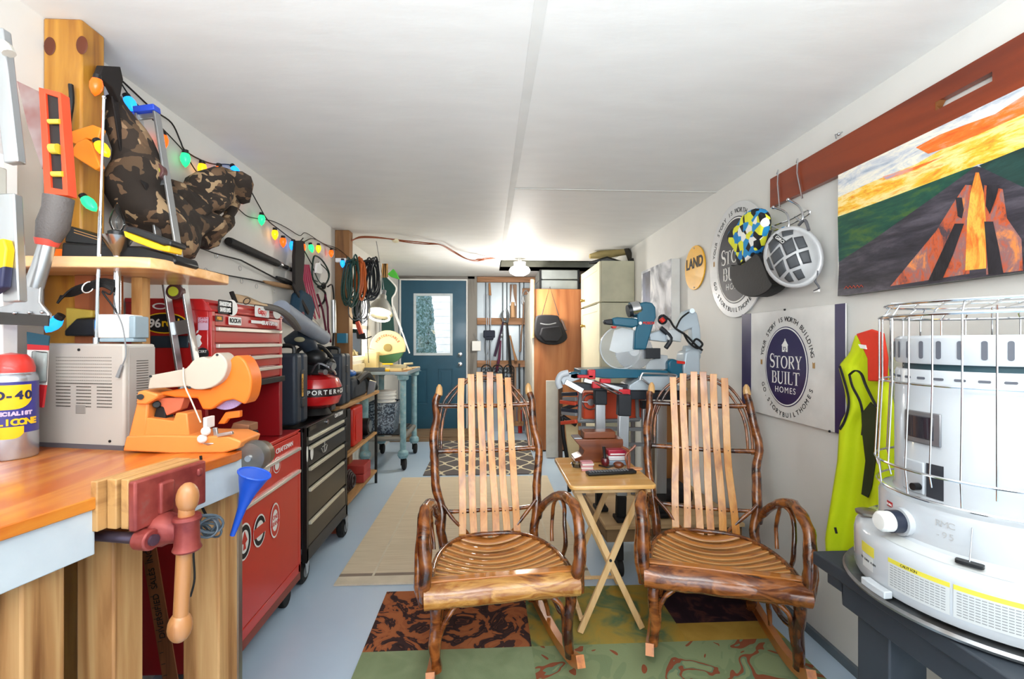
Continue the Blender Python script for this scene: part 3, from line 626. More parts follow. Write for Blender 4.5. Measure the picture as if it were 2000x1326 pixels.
# candle lamp on the radio
cp = thing('candle_lamp', 'steel candlestick lamp with clear candle bulb standing on the radio', 'lamp', P(225, 668, 1.24))
q = MB(); a = P(185, 612, 1.235); b_ = P(262, 668, 1.235); q.lh((P(190, 0, 1.235).x, 1.235, P(0, 660, 1.235).z), (P(250, 0, 1.235).x, 1.29, P(0, 613, 1.235).z)); pt(q.put('base', WHITE, cp, bev=.004), 'white box base')
q = MB(); q.lh((P(250, 0, 1.235).x, 1.237, P(0, 660, 1.235).z), (P(262, 0, 1.235).x, 1.288, P(0, 616, 1.235).z)); q.lh((P(192, 0, 1.235).x, 1.237, P(0, 668, 1.235).z), (P(259, 0, 1.235).x, 1.285, P(0, 660, 1.235).z)); pt(q.put('base_trim', mk('blue grey plastic', '8fa2ad', .4), cp, bev=.003), 'blue-grey trim')
q = MB(); st0 = P(229, 613, 1.255); st1 = P(229, 500, 1.255); q.cyl(st0, st1, .0085, .0085, 16); q.put('stem', CHROME, cp)
c = P(229, 480, 1.255); q = MB(); q.lathe([(.0085, -.028), (.011, -.02), (.02, -.008), (.034, .018), (.036, .024), (.03, .026), (.0, .022)], c); q.put('cup', mk('stainless', 'a8a29c', .2, 1), cp)
q = MB(); q.lathe([(.02, .026), (.02, .036), (.013, .04)], c); q.put('socket', BLACK, cp)
q = MB(); q.lathe([(.0, .115), (.004, .107), (.010, .09), (.0165, .068), (.017, .058), (.012, .044), (.008, .038)], c); q.put('bulb', glass('bulb glass', 'f4f4f2', .05), cp)
q = MB(); q.tube([c+V(0, 0, .045), c+V(-.003, 0, .07), c+V(.003, 0, .08)], .0012, 5); q.put('filament', IRON, cp)
q = MB(); q.tube(smoothpts([P(229, 612, 1.22), P(240, 640, 1.21), P(246, 690, 1.2), P(238, 715, 1.2)], 5), .0018, 6); q.poly([P(238, 712, 1.2), P(242, 714, 1.2), P(234, 738, 1.2), P(228, 736, 1.2)], V(0, -.005, 0)); pt(q.put('cable', GREY, cp), 'thin grey cable with plug')
# spray can
can = thing('spray_can', 'silicone spray can with red cap at the left end of the bench', 'spray can', G(22, 895, BZ)); c = G(22, 893, BZ)
CA = mk('can metal', 'b9bec6', .25, .8, var=.05)
q = MB(); q.lathe([(.0, .001), (.045, .001), (.0465, .006), (.0465, .062)], c, n=40); q.put('base_band', CA, can)
q = MB(); q.lathe([(.0467, .062), (.0467, .182)], c, n=40); pt(q.put('body', mk('deep blue label', '2f2f86', .3, coat=.5), can), 'deep blue label')
q = MB(); q.lathe([(.0467, .182), (.0467, .19), (.043, .197), (.040, .2), (.040, .207), (.033, .209)], c, n=40); q.put('shoulder', CA, can)
q = MB(); q.lathe([(.041, .203), (.041, .215), (.037, .232), (.026, .245), (.0, .25)], c, n=32); q.put('cap', mk('red cap', 'd2352b', .35, coat=.3), can)
def canarc(a0, a1, z0, z1, shrink=0, top=0, n=16, r=.0474):
    m_ = MB(); vs = []
    for i in range(n+1):
        t = i/n; a = math.radians(lerp(a0, a1, t)); f = 1-abs(2*t-1)**4
        lo = z0+shrink*(1-f if shrink > 0 else 0); 
        vs += [c+V(cos(a)*r, sin(a)*r, lo+(0)), c+V(cos(a)*r, sin(a)*r, z1)]
    m_.add(vs, [(2*i, 2*i+2, 2*i+3, 2*i+1) for i in range(n)]); return m_
pt(canarc(-112, -2, .118, .175, .02).put('logo_panel', YELLOW, can), 'yellow shield')
pt(canarc(-85, -20, .05, .078, .012).put('seal', YELLOW, can), 'yellow round seal')
def cantext(s, z, size, a0, mat, nm):
    m_ = MB(); n = len(s); w = size*.6/.0478
    for i, ch in enumerate(s):
        if ch == ' ': continue
        a = math.radians(a0)+w*i; rad = V(cos(a), sin(a), 0); u = V(-sin(a), cos(a), 0)
        t = text('', ch, size, c+rad*.048+V(0, 0, z), u, ZP, None, None, .0004, offset=.001); m_.add(t.v, t.f)
    m_.put(nm, mat, can, smooth=0)
cantext('WD-40', .15, .027, -88, mk('navy print', '1c2350', .4, var=0), 'logo_lettering')
cantext('SPECIALIST', .108, .012, -84, mk('lilac print', 'c9b8d8', .5), 'lettering'); cantext('SILICONE', .088, .02, -96, YELLOW, 'lettering')
# white upright and the tools hung at the far left
wp = thing('tool_board', 'white board at the far left edge with tools hung on it', 'board', (-1.2, 1.1, .99))
q = MB(); q.lh((XL+.005, .9, BZ+.001), (XL+.03, 1.25, 1.86)); q.put('panel', mk('white laminate', 'd8dcde', .35), wp, bev=.003)
q = MB(); q.lh((-1.225, 1.17, BZ+.001), (-1.185, 1.21, 1.72)); q.put('upright', WHITE, wp, bev=.004)
tl = thing('torpedo_level', 'short spirit level with bright orange-red frame hung at far left', 'spirit level', P(105, 385, 1.17))
L0 = [P(75, 170, 1.17), P(118, 180, 1.17), P(133, 382, 1.17), P(86, 378, 1.17)]; FR = mk('orange red frame', 'f2512d', .4)
def framepoly(m_, pts, w, t):
    cen = sum((Vector(p) for p in pts), Vector())/len(pts); n = len(pts)
    inn = [p+(cen-p)*w for p in pts]
    k0 = len(m_.v); t = Vector(t); m_.add(list(pts)+inn+[p+t for p in pts]+[p+t for p in inn], [(i, (i+1) % n, n+(i+1) % n, n+i) for i in range(n)]+[(2*n+i, 2*n+(i+1) % n, 3*n+(i+1) % n, 3*n+i) for i in range(n)]+[(i, (i+1) % n, 2*n+(i+1) % n, 2*n+i) for i in range(n)]+[(n+i, n+(i+1) % n, 3*n+(i+1) % n, 3*n+i) for i in range(n)])
q = MB(); ps = [Vector(p) for p in L0]; w = .24
q2 = [P(88, 182, 1.17), P(113, 190, 1.17), P(122, 370, 1.17), P(99, 366, 1.17)]
n_ = 4; t_ = V(0, .025, 0); q.add(ps+q2+[p+t_ for p in ps]+[p+t_ for p in q2], [(i, (i+1) % 4, 4+(i+1) % 4, 4+i) for i in range(4)]+[(8+i, 8+(i+1) % 4, 12+(i+1) % 4, 12+i) for i in range(4)]+[(i, (i+1) % 4, 8+(i+1) % 4, 8+i) for i in range(4)]+[(4+i, 4+(i+1) % 4, 12+(i+1) % 4, 12+i) for i in range(4)])
q.put('frame', FR, tl, bev=.0015)
q = MB(); q.poly([p+V(0, .006, 0) for p in q2], V(0, .012, 0)); pt(q.put('core', mk('dark core', '2b2726', .5), tl), 'dark core')
for (x0, y0_, x1, y1_) in ((96, 233, 118, 242), (101, 282, 115, 300), (103, 335, 124, 345)):
    q = MB(); q.cyl(P(x0, (y0_+y1_)/2, 1.17), P(x1, (y0_+y1_)/2, 1.17), (y1_-y0_)*.0007, n=12); pt(q.put('vial', mk('yellow vial', 'd9c93a', .15, coat=1), tl), 'yellow vial')
sc_ = thing('floor_scraper', 'wide floor scraper with grey grip and red collar hung at far left', 'scraper', P(50, 635, 1.12))
q = MB(); q.tube([P(115, 385, 1.13), P(112, 410, 1.13), P(104, 440, 1.13), P(93, 470, 1.13)], [.028, .027, .03, .022], 16); q.put('grip', mk('ribbed grey rubber', '5d5856', .6, bump=.3, bs=200), sc_)
q = MB(); q.tube([P(93, 468, 1.13), P(91, 480, 1.13)], [.024, .02], 16); pt(q.put('collar', mk('red collar', 'd64a3c', .4), sc_), 'red collar')
q = MB(); q.tube([P(92, 478, 1.13), P(80, 520, 1.13), P(66, 560, 1.13)], [.0155, .0165, .018], 14); q.put('shaft', ALU, sc_)
q = MB(); q.poly([P(52, 555, 1.125), P(78, 558, 1.125), P(76, 590, 1.125), P(95, 612, 1.125), P(95, 622, 1.125), P(-20, 612, 1.125), P(-20, 602, 1.125), P(20, 594, 1.125), P(42, 580, 1.125)], V(0, .01, 0)); q.put('blade_holder', ALU, sc_, bev=.003)
q = MB(); q.poly([P(-20, 608, 1.122), P(95, 616, 1.122), P(93, 637, 1.122), P(-20, 633, 1.122)], V(0, .004, 0)); q.put('blade', mk('blade', '4c4a48', .4, .7), sc_)
q = MB()
for x in (28, 57, 82): q.ell(P(x, 612-x*.03, 1.12), .004)
q.put('rivet', STEEL, sc_)
o = thing('caulking_gun', 'pale metal bar clamp blurred at the far left edge', 'clamp', P(10, 640, 1.05))
q = MB(); q.beam(P(0, 60, 1.05), P(30, 320, 1.05), .03, .02, (0, 1, 0)); q.beam(P(20, 380, 1.06), P(30, 590, 1.06), .035, .02, (0, 1, 0)); q.put('bar', ALU, o, bev=.003)
q = MB(); q.tube(smoothpts([P(-15, 85, 1.04), P(8, 90, 1.04), P(18, 105, 1.04)], 4), .012, 10); q.put('hook', mk('pale casting', 'b9b6ac', .5), o); q = MB(); q.lh(P(-20, 400, 1.04), P(15, 330, 1.07)); q.put('jaw', mk('pale casting', 'b9b6ac', .5), o, bev=.004)
o.name = 'bar_clamp'
q = MB(); q.poly([P(-20, 470, 1.03), P(6, 465, 1.03), P(12, 485, 1.03), P(8, 520, 1.03), P(-20, 530, 1.03)], V(0, .02, 0)); q.mi = 1; q.poly([P(-20, 530, 1.03), P(8, 520, 1.03), P(4, 560, 1.03), P(-20, 575, 1.03)], V(0, .02, 0)); tag(q.put('utility_knife', [YELLOW, mk('dark blue grip', '2c2f4f', .5)], bev=.003), 'yellow and dark blue knife handle at the left edge above the scraper blade', 'knife')
q = MB(); q.poly([P(33, 158, 1.22), P(75, 178, 1.22), P(90, 290, 1.22), P(82, 330, 1.22), P(55, 250, 1.22)], V(0, .006, 0)); tag(q.put('hand_saw', bands('rusted red steel', [(.4, 'b9b4b2'), (.55, '8c4a44'), (.7, '6c2f2c')], 4, .4, metal=.4)), 'dark red rusty blade showing behind the orange-red level', 'blade')
o = thing('blister_pack', 'clear blister pack with teal header hung beside the spray can', 'package', P(75, 840, 1.18))
q = MB(); q.poly([P(52, 648, 1.2), P(96, 656, 1.2), P(94, 675, 1.2), P(53, 672, 1.2)], V(0, .003, 0)); pt(q.put('header_card', mk('teal card', '1d4d60', .5), o), 'teal header')
q = MB(); q.poly([P(53, 672, 1.2), P(94, 675, 1.2), P(90, 752, 1.2), P(53, 752, 1.2)], V(0, .003, 0)); q.put('card', mk('pale card', 'dfe0dd', .4), o)
q = MB(); q.poly([P(53, 672, 1.199), P(94, 675, 1.199), P(94, 684, 1.199), P(53, 683, 1.199)], V(0, .003, 0)); pt(q.put('red_line', mk('red print', 'c0272d', .5), o), 'red line'); q = MB(); q.poly([P(64, 750, 1.199), P(88, 752, 1.199), P(82, 796, 1.199), P(66, 794, 1.199)], V(0, .006, 0)); pt(q.put('red_band', mk('red print', 'c0272d', .5), o), 'red band')
q = MB(); q.poly([P(60, 685, 1.19), P(88, 687, 1.19), P(86, 748, 1.19), P(60, 748, 1.19)], V(0, .01, 0)); q.put('bubble', glass('blister plastic', 'eef2f2', .1), o, bev=.004)
# orange clamp on the post
oc = thing('spring_clamp', 'orange plastic spring clamp gripping the golden post', 'clamp', P(175, 300, 1.32))
q = MB(); q.poly([P(130, 258, 1.33), P(180, 243, 1.33), P(198, 250, 1.33), P(190, 275, 1.33), P(168, 270, 1.33), P(150, 283, 1.33), P(133, 275, 1.33)], V(0, .018, 0)); q.put('upper_jaw', mk('clamp orange', 'ef8a1e', .4), oc, bev=.003)
q = MB(); q.poly([P(150, 276, 1.325), P(168, 270, 1.325), P(178, 278, 1.325), P(196, 325, 1.325), P(186, 332, 1.325), P(135, 300, 1.325)], V(0, .018, 0)); q.put('lower_jaw', mk('clamp orange', 'ef8a1e', .4), oc, bev=.003)
q = MB(); q.tube(smoothpts([P(138, 165, 1.34), P(140, 200, 1.34), P(134, 245, 1.34), P(140, 260, 1.34)], 4), .006, 6); pt(q.put('pivot', IRON, oc), 'dark metal pivot')
# camouflage bag
CAMO = bands('camouflage cloth', [(0, '2a211a'), (.36, '6a513b'), (.45, '94775a'), (.5, '33281f'), (.56, '5d4834'), (.64, 'a58a68'), (.7, '2a211a')], 30, .85, const=True, voro=True)
_nt = CAMO.node_tree; _v = [x for x in _nt.nodes if x.type == 'TEX_VORONOI'][0]; _r = [x for x in _nt.nodes if x.type == 'VALTORGB'][0]; _nt.links.new(_v.outputs['Color'], _r.inputs[0])
_n = nd(_nt, 'ShaderNodeTexNoise'); _n.inputs['Scale'].default_value = 16; _m = nd(_nt, 'ShaderNodeMixRGB'); _m.blend_type = 'ADD'; _m.inputs[0].default_value = .12
_s = _v.inputs[0].links[0].from_socket; _nt.links.new(_s, _n.inputs[0]); _nt.links.new(_s, _m.inputs[1]); _nt.links.new(_n.outputs['Color'], _m.inputs[2]); _nt.links.new(_m.outputs[0], _v.inputs[0]); bumpit(_nt, _nt.nodes['Principled BSDF'], _n.outputs[0], .5, .01)
DKC = mk('black webbing', '1c1716', .8)
cb = thing('camouflage_bag', 'camouflage cloth bag hanging from the golden post', 'bag', Q(300, 480, -1.15))
def L(px, py, off=.08): return Q(px, py, XL+off)
q = MB(); pth = smoothpts([L(228, 190), L(250, 250, .1), L(262, 320, .11), L(280, 380, .12), L(320, 425, .13), L(370, 435, .13), L(410, 430, .13)], 4); N = len(pth)
rad = [.03+.062*min(1, i/(N*.4)) for i in range(N)]; rad[-1] = .06
q.tube(pth, rad, 20, nz=.42, nf=9, flat=.8); q.put('body', CAMO, cb, smooth=75)
q = MB(); pth = smoothpts([L(330, 405, .1), L(370, 400, .11), L(410, 385, .12), L(440, 372, .12), L(452, 362, .12)], 4); q.tube(pth, [.068+.012*sin(i*.9) for i in range(len(pth))], 18, nz=.45, nf=10); q.put('side_pocket', CAMO, cb, smooth=75)
q = MB(); pth = smoothpts([L(425, 372, .1), L(448, 400, .11), L(435, 440, .11), L(400, 470, .1), L(370, 470, .1), L(335, 450, .1)], 4); q.tube(pth, .034, 12, nz=.45, nf=14); q.put('hem', CAMO, cb, smooth=75)
q = MB(); q.poly([L(188, 128, .12), L(222, 130, .12), L(228, 155, .12), L(220, 200, .11), L(205, 170, .12), L(180, 150, .12)], V(.02, 0, 0)); q.beam(L(215, 140, .12), L(240, 300, .12), .02, .006, XP); q.beam(L(300, 360, .16), L(330, 430, .16), .03, .005, XP); q.poly([L(272, 350, .165), L(302, 365, .165), L(318, 400, .165), L(300, 400, .165)], V(.004, 0, 0)); q.put('strap', DKC, cb, bev=.002)
# string lights
slg = thing('string_lights', 'black string of coloured bulbs draped along the left wall', 'string lights', Q(400, 330, XL+.02))
WIRE = mk('black wire', '121212', .5)
def wire(pts, r=.0032): q = MB(); q.tube(smoothpts(pts, 5), r, 6); return q.put('wire', WIRE, slg, smooth=60)
wire([L(228, 148, .02), L(262, 180, .02), L(300, 215, .02), L(335, 240, .02), L(352, 275, .02), L(360, 292, .02), L(383, 308, .02), L(415, 320, .02), L(452, 323, .02), L(470, 345, .02), L(488, 370, .02), L(505, 400, .02), L(523, 430, .02), L(545, 448, .02), L(572, 468, .02), L(590, 473, .02), L(612, 466, .02), L(640, 481, .02), L(665, 492, .02), L(682, 507, .14)])
wire([L(235, 160, .02), L(255, 190, .02), L(280, 216, .02), L(318, 252, .02), L(345, 280, .02), L(362, 300, .02), L(380, 330, .02), L(405, 362, .02)], .0025)
wire([L(450, 392, .02), L(470, 412, .02), L(485, 423, .02), L(510, 428, .02), L(533, 432, .02), L(560, 445, .02), L(585, 460, .02), L(598, 455, .02), L(630, 475, .02), L(658, 485, .02), L(680, 502, .14)], .0025)
BC = dict(o='ff5210', b='1a8cff', g='22d474', y='ffb010')
for px, py, cc, dx in ((255, 203, 'b', 8), (318, 275, 'o', 0), (362, 310, 'g', 0), (395, 330, 'y', 0), (428, 335, 'o', 0), (460, 334, 'b', 10), (473, 385, 'o', 0), (511, 428, 'g', 0), (537, 457, 'y', 0), (553, 472, 'o', 0), (571, 478, 'b', -3), (592, 483, 'o', 0), (608, 484, 'g', 4), (622, 485, 'y', 0), (647, 494, 'o', 0), (105, 632, 'b', -14), (188, 167, 'o', -2), (200, 290, 'y', 12), (174, 397, 'g', 14), (669, 514, 'b', 0)):
    near = px in (105, 188, 200, 174)
    c = P(px, py, {105: 1.22, 188: 1.33, 200: 1.31, 174: 1.33}[px]) if near else L(px, py, .035 if px != 669 else .15)
    ax = V(dx*.06, 0, -1).normalized(); s = 1.05 if near else 1.25
    q = MB(); q.lathe([(.011*s, -.016*s), (.0145*s, -.004*s), (.0135*s, .008*s), (.008*s, .02*s), (.0, .029*s)], c, ax, 14)
    bb = q.put('bulb', mk('bulb '+cc, BC[cc], .25, var=0, emit=1.1), slg); pt(bb, {'o': 'orange', 'b': 'blue', 'g': 'green', 'y': 'yellow'}[cc]+' bulb')
    q = MB(); q.lathe([(.009*s, -.028*s), (.010*s, -.014*s)], c, ax, 10); q.put('socket', WIRE, bb)
# long aluminium level
al = thing('i_beam_level', 'long aluminium I-beam spirit level leaning behind the beech shelf', 'spirit level', P(400, 900, 1.58))
t0, t1 = P(288, 222, 1.575), P(374, 760, 1.575); dl = (t1-t0).normalized(); sl = dl.cross(YP).normalized(); LL = (t1-t0).length
q = MB()
for s in (-1, 1): q.beam(t0+sl*s*.029, t1+sl*s*.029, .008, .03, YP)
for a, b_ in ((0, .02), (.17, .26), (.46, .56), (.75, .80), (.95, 1)): q.beam(t0+dl*LL*a, t0+dl*LL*b_, .056, .008, YP)
q.put('beam', ALU, al, bev=.002)
for f in (.215, .655-.01, .78):
    pass
for c in (P(307, 335, 1.56), P(343, 570, 1.56)):
    q = MB(); q.cyl(c+V(0, -.01, 0), c+V(0, .012, 0), .026, n=24); v_ = q.put('vial_holder', mk('maroon holder', '5b3a3a', .4), al, bev=.002); q = MB(); q.cyl(c+V(0, -.013, 0), c+V(0, -.009, 0), .016, n=20); pt(q.put('vial', mk('lime vial', 'cfd844', .2, coat=1), v_), 'lime vial')
q = MB(); q.beam(t0-dl*.012-sl*.034, t0-dl*.012+sl*.034, .02, .034, YP); q.beam(t0-sl*.034+V(0, 0, 0), t0-sl*.06-dl*.004, .012, .03, YP); pt(q.put('end_cap', mk('blue cap', '3050c8', .4), al, bev=.003), 'blue end cap')
# chain grinder
gr = thing('chain_grinder', 'orange saw chain grinder with cream motor cover on the bench end', 'grinder', (-.78, 1.2, BZ)); Y1 = 1.165
OG = mk('grinder orange', 'e58a42', .42, var=.06); OGD = mk('guard orange', 'e8721e', .4, var=.06); CM = mk('cream cover', 'b8ad9e', .4, var=.03)
q = MB(); q.poly([P(239, 881, Y1), P(338, 886, Y1), P(437, 885, Y1), P(466, 876, Y1), P(471, 862, Y1), P(445, 852, Y1), P(300, 850, Y1), P(246, 852, Y1)], V(0, .10, 0)); q.put('base', OG, gr, bev=.004)
q = MB(); q.poly([P(249, 857, Y1+.01), P(268, 780, Y1+.01), P(290, 776, Y1+.01), P(283, 857, Y1+.01)], V(0, .07, 0)); q.put('column', OG, gr, bev=.004)
q = MB(); q.poly([P(280, 857, Y1+.012), P(283, 815, Y1+.012), P(338, 822, Y1+.012), P(343, 806, Y1+.012), P(365, 807, Y1+.012), P(370, 857, Y1+.012)], V(0, .06, 0)); q.put('bridge', OG, gr, bev=.003)
q = MB(); q.poly([P(265, 790, Y1), P(268, 765, Y1), P(280, 762, Y1), P(308, 770, Y1), P(305, 778, Y1), P(285, 790, Y1)], V(0, .075, 0)); q.put('hinge', OG, gr, bev=.004)
q = MB(); q.cyl(P(274, 775, Y1-.006), P(274, 775, Y1+.01), .007); q.put('hinge_bolt', IRON, gr)
q = MB(); q.poly([P(x, y, Y1) for x, y in [(288, 760), (293, 733), (362, 720)]+smooth2([(370, 712), (380, 702), (395, 697), (408, 700), (420, 690), (430, 691), (441, 703), (443, 718), (436, 738), (420, 753), (400, 760), (378, 760), (362, 750), (362, 730)])[:-6]], V(0, .05, 0)); mc = q.put('motor_cover', CM, gr, bev=.003, seg=3)
q = MB()
for x, y in ((294, 735), (424, 693), (370, 757)): q.cyl(P(x, y, Y1-.002), P(x, y, Y1+.01), .0032)
q.put('screw', IRON, mc)
q = MB(); q.poly([P(x, y, Y1+.02) for x, y in [(300, 768), (365, 757), (410, 760), (438, 728)]+[(p.x, p.y) for p in smoothpts([(446, 706, 0), (460, 694, 0), (476, 702, 0), (488, 726, 0), (491, 750, 0), (486, 776, 0), (477, 790, 0)], 3)]+[(455, 780), (435, 784), (412, 800), (395, 800), (385, 778), (340, 776)]], V(0, .055, 0)); q.put('wheel_guard', OGD, gr, bev=.004)
q = MB(); c = P(440, 760, Y1+.04); q.cyl(c, c+V(0, .008, 0), .053, n=32); pt(q.put('grinding_disc', mk('lilac abrasive', 'a48cb4', .9, bump=.3, bs=300), gr), 'lilac grinding disc')
q = MB(); q.poly([P(296, 778, Y1+.03), P(360, 776, Y1+.03), P(352, 800, Y1+.03), P(325, 812, Y1+.03), P(318, 795, Y1+.03), P(300, 790, Y1+.03)], V(0, .03, 0)); q.put('web', mk('pinkish casting', 'c9694a', .5), gr, bev=.002)
q = MB(); q.poly([P(300, 815, Y1+.03), P(306, 792, Y1+.03), P(322, 795, Y1+.03), P(324, 818, Y1+.03)], V(0, .03, 0)); q.cyl(P(306, 790, Y1+.02), P(306, 790, Y1+.05), .009); q.put('spring_housing', IRON, gr, bev=.002)
q = MB(); q.lh(P(396, 838, Y1-.005), P(420, 811, Y1+.03)); q.ell(P(402, 842, Y1-.005), .011); q.ell(P(395, 857, Y1-.005), .011); pt(q.put('clamp_knob', WHITE, gr, bev=.002), 'white clamp knob')
q = MB(); q.lathe([(.05, 0), (.052, .006), (.045, .012), (.02, .013)], P(430, 862, Y1+.05)); q.beam(P(420, 835, Y1+.01), P(424, 862, Y1+.01), .006, .01); q.beam(P(425, 850, Y1), P(455, 845, Y1), .008, .008); q.put('chain_vise', STEEL, gr, bev=.001)
q = MB(); q.poly([P(425, 828, Y1+.05), P(440, 805, Y1+.05), P(468, 802, Y1+.05), P(468, 815, Y1+.05), P(445, 818, Y1+.05), P(438, 828, Y1+.05)], V(0, .015, 0)); q.put('chain_stop', OGD, gr, bev=.002)
q = MB(); q.tube(smoothpts([P(358, 718, Y1-.004), P(360, 750, Y1-.006), P(375, 785, Y1-.006), P(392, 825, Y1-.006)], 5), .0018, 6); pt(q.put('cord', mk('cream cord2', 'e2d3bd', .5), gr), 'cream cord')
q = MB(); q.lathe([(.042, -.006), (.044, -.02), (.038, -.032)], G(420, 884, BZ)+V(0, .05, 0)); q.put('underside_cup', ALU, gr)
o = thing('round_steel_hanger', 'grey round steel disc hanging on the bench end below the grinder', 'disc', P(490, 920, 1.2)); c = P(490, 893, 1.2)
q = MB(); q.lathe([(.0, -.012), (.038, -.01), (.041, .0), (.041, .02), (.03, .024)], c, YP, 28); q.put('disc', mk('grey steel', '8c8a86', .35, .8), o)
q = MB(); q.cyl(c+V(0, -.016, 0), c+V(0, -.01, 0), .008); q.put('hub', CHROME, o); q = MB(); q.lathe([(.034, .022), (.034, .045)], c+V(.006, 0, 0), YP, 24); q.put('rim', mk('bronze rim', '7b6a58', .4, .7), o); o.name = 'steel_pulley'
o = thing('funnel', 'blue plastic funnel hanging at the bench end beside the red chest', 'funnel', P(453, 1045, 1.13))
a, b_ = P(497, 925, 1.13), P(454, 1045, 1.13); ax = (a-b_).normalized(); Lf = (a-b_).length
q = MB(); q.lathe([(.005, 0), (.009, Lf*.45), (.018, Lf*.7), (.033, Lf*.97), (.036, Lf)], b_, ax, 24); q.put('cone', BLUE, o, sol=.002); q = MB(); q.tube(arc(a, .036, 0, 360, 20, frame_for(ax)[0], frame_for(ax)[1]), .0025, 6); q.put('rim', BLUE, o)
o = thing('carving_block', 'small brown wood block on the bench beside the grinder', 'block', P(470, 835, 1.24))
q = MB(); q.poly([P(448, 842, 1.27), P(486, 845, 1.27), P(486, 830, 1.27), P(455, 826, 1.27)], V(0, .05, 0)); q.put('block', wood('brown block', '8d5f42', '5f3c28', 'x', .6), o, bev=.002); q = MB()
for i in range(4): q.ell(P(486+i*5, 843, 1.29), .005)
q.put('chain', IRON, o)

# ================================================================ RED TOOL CHEST
ch = thing('red_tool_chest', 'red roller tool chest with stickers standing left beside the workbench', 'tool chest', (-1.1, 1.95, 0))
XF = -.96; XF2 = -.93
CR = mk('chest red', 'b01b1c', .3, coat=.4, var=.06, vs=2); CRD = mk('chest dark red', '8f1118', .4, coat=.2, var=.06, vs=2); TRIM = mk('drawer trim', 'd9d4cb', .3, .5, var=.05)
yA_, yB_ = 1.63, 2.17
q = MB(); q.lh((XL+.01, yA_, 1.078), (XF-.012, yB_, 1.40)); q.put('upper_box', CR, ch, bev=.004)
q = MB(); q.prism([(XL+.01, 1.395), (XF, 1.365), (XF+.002, 1.372), (XF-.03, 1.41), (XL+.01, 1.412)], (0, yA_-.003, 0), XP, ZP, V(0, yB_-yA_+.006, 0)); q.put('lid', CR, ch, bev=.003)
q = MB(); q.lh((XL+.01, yA_+.01, .83), (XF-.25, yB_, 1.078)); q.lh((XL+.01, yA_, .83), (XF-.02, yA_+.015, 1.078)); q.lh((XL+.01, yB_-.03, .83), (XF, yB_, 1.078)); q.put('riser', CRD, ch, bev=.002)
q = MB(); q.lh((XL+.01, 1.6, .13), (XF2-.012, 2.3, .828)); q.put('lower_box', CRD, ch, bev=.004)
q = MB()
for y in (1.6, 2.275): q.lh((XF2-.012, y, .13), (XF2, y+.025, .828))
q.lh((XF2-.012, 1.6, .815), (XF2, 2.3, .83)); q.lh((XF2-.012, 1.6, .13), (XF2, 2.3, .17)); q.put('front_frame', REDB, ch, bev=.002)
q = MB(); q.lh((XF-.012, yA_, 1.078), (XF-.001, yA_+.02, 1.37)); q.put('upper_frame', CR, ch, bev=.002); q = MB(); q.lh((XF-.012, yB_-.02, 1.078), (XF-.001, yB_, 1.37)); q.put('upper_frame', CR, ch, bev=.002)
zz = [1.365, 1.315, 1.255, 1.205, 1.155, 1.105]
for i in range(5):
    q = MB(); q.lh((XF-.02, yA_+.022, zz[i+1]+.003), (XF-.002, yB_-.022, zz[i]-.002)); dw = q.put('drawer', CR, ch, bev=.002)
    if i:
        q = MB(); q.lh((XF-.003, yA_+.025, zz[i]-.016), (XF+.012, yB_-.025, zz[i]-.002)); pt(q.put('drawer_pull', TRIM, dw, bev=.002), 'pale metal pull')
q = MB(); q.lh((XF-.01, yA_, 1.08), (XF+.012, yB_+.001, 1.104)); q.put('lower_trim', IRON, ch, bev=.002)
for z0, z1 in ((.735, .812), (.625, .728)):
    q = MB(); q.lh((XF2-.015, 1.627, z0), (XF2+.002, 2.272, z1)); dw = q.put('drawer', REDB, ch, bev=.002)
    q = MB(); q.lh((XF2, 1.63, z0+.0), (XF2+.016, 2.27, z0+.014)); pt(q.put('drawer_pull', TRIM, dw, bev=.002), 'pale metal pull')
q = MB(); q.lh((XF2-.015, 1.627, .175), (XF2+.001, 2.272, .618)); q.put('door', REDB, ch, bev=.003)
q = MB(); q.lh((XF2-.02, 1.6, .09), (XF2, 2.3, .13)); q.put('bottom_rail', mk('worn red rail', '8c3a26', .5), ch, bev=.003)
for y in (1.68, 2.22):
    q = MB(); q.cyl((XF2-.06, y, .045), (XF2-.03, y, .045), .045); q.put('caster', RUBBER, ch, bev=.004)
def sticker(px, py, X, w, h, mat, kind='disc', name='sticker', lab=None, dx=.0):
    c = Q(px, py, X); q = MB()
    q.prism(disc(w/2, 24, h/2) if kind == 'disc' else rr(w, h, min(w, h)*.12), c, YP, ZP, V(.0008, 0, 0)); s = q.put(name, mat, ch)
    if lab: pt(s, lab)
    return s, c
PK = mk('pink paper', 'c9a5b8', .5)
for px, py, w, h, mat, kind, lab, tx, tm in ((440, 600, .09, .05, INK, 'r', 'black and white sticker', 'SANDSTONE\nSAVES LIVES', PAPER), (453, 601, .075, .06, PAPER, 'disc', 'round white sticker', None, None), (428, 622, .045, .02, mk('dark brown', '3b2412', .5), 'r', 'amber lettered sticker', 'BEER', mk('amber', 'e09a2a', .5)), (459, 627, .085, .03, PAPER, 'r', 'white lettered sticker', 'ROCK-N', INK), (512, 609, .12, .045, PAPER, 'r', 'white and red sticker', 'Gappy', REDB), (541, 612, .075, .05, PAPER, 'disc', 'plain white sticker', None, None), (483, 700, .05, .025, PAPER, 'r', 'white sticker', 'CAL', INK)):
    X = XF+.003 if py < 660 else XF+.002
    s, c = sticker(px, py, X, w, h, mat, kind, lab=lab)
    if tx: text('lettering', tx, h*(.42 if '\n' in tx else .75), c+V(.0012, 0, 0), YP, ZP, tm, s, .0004, sx=.85 if '\n' not in tx else .6, offset=.0008)
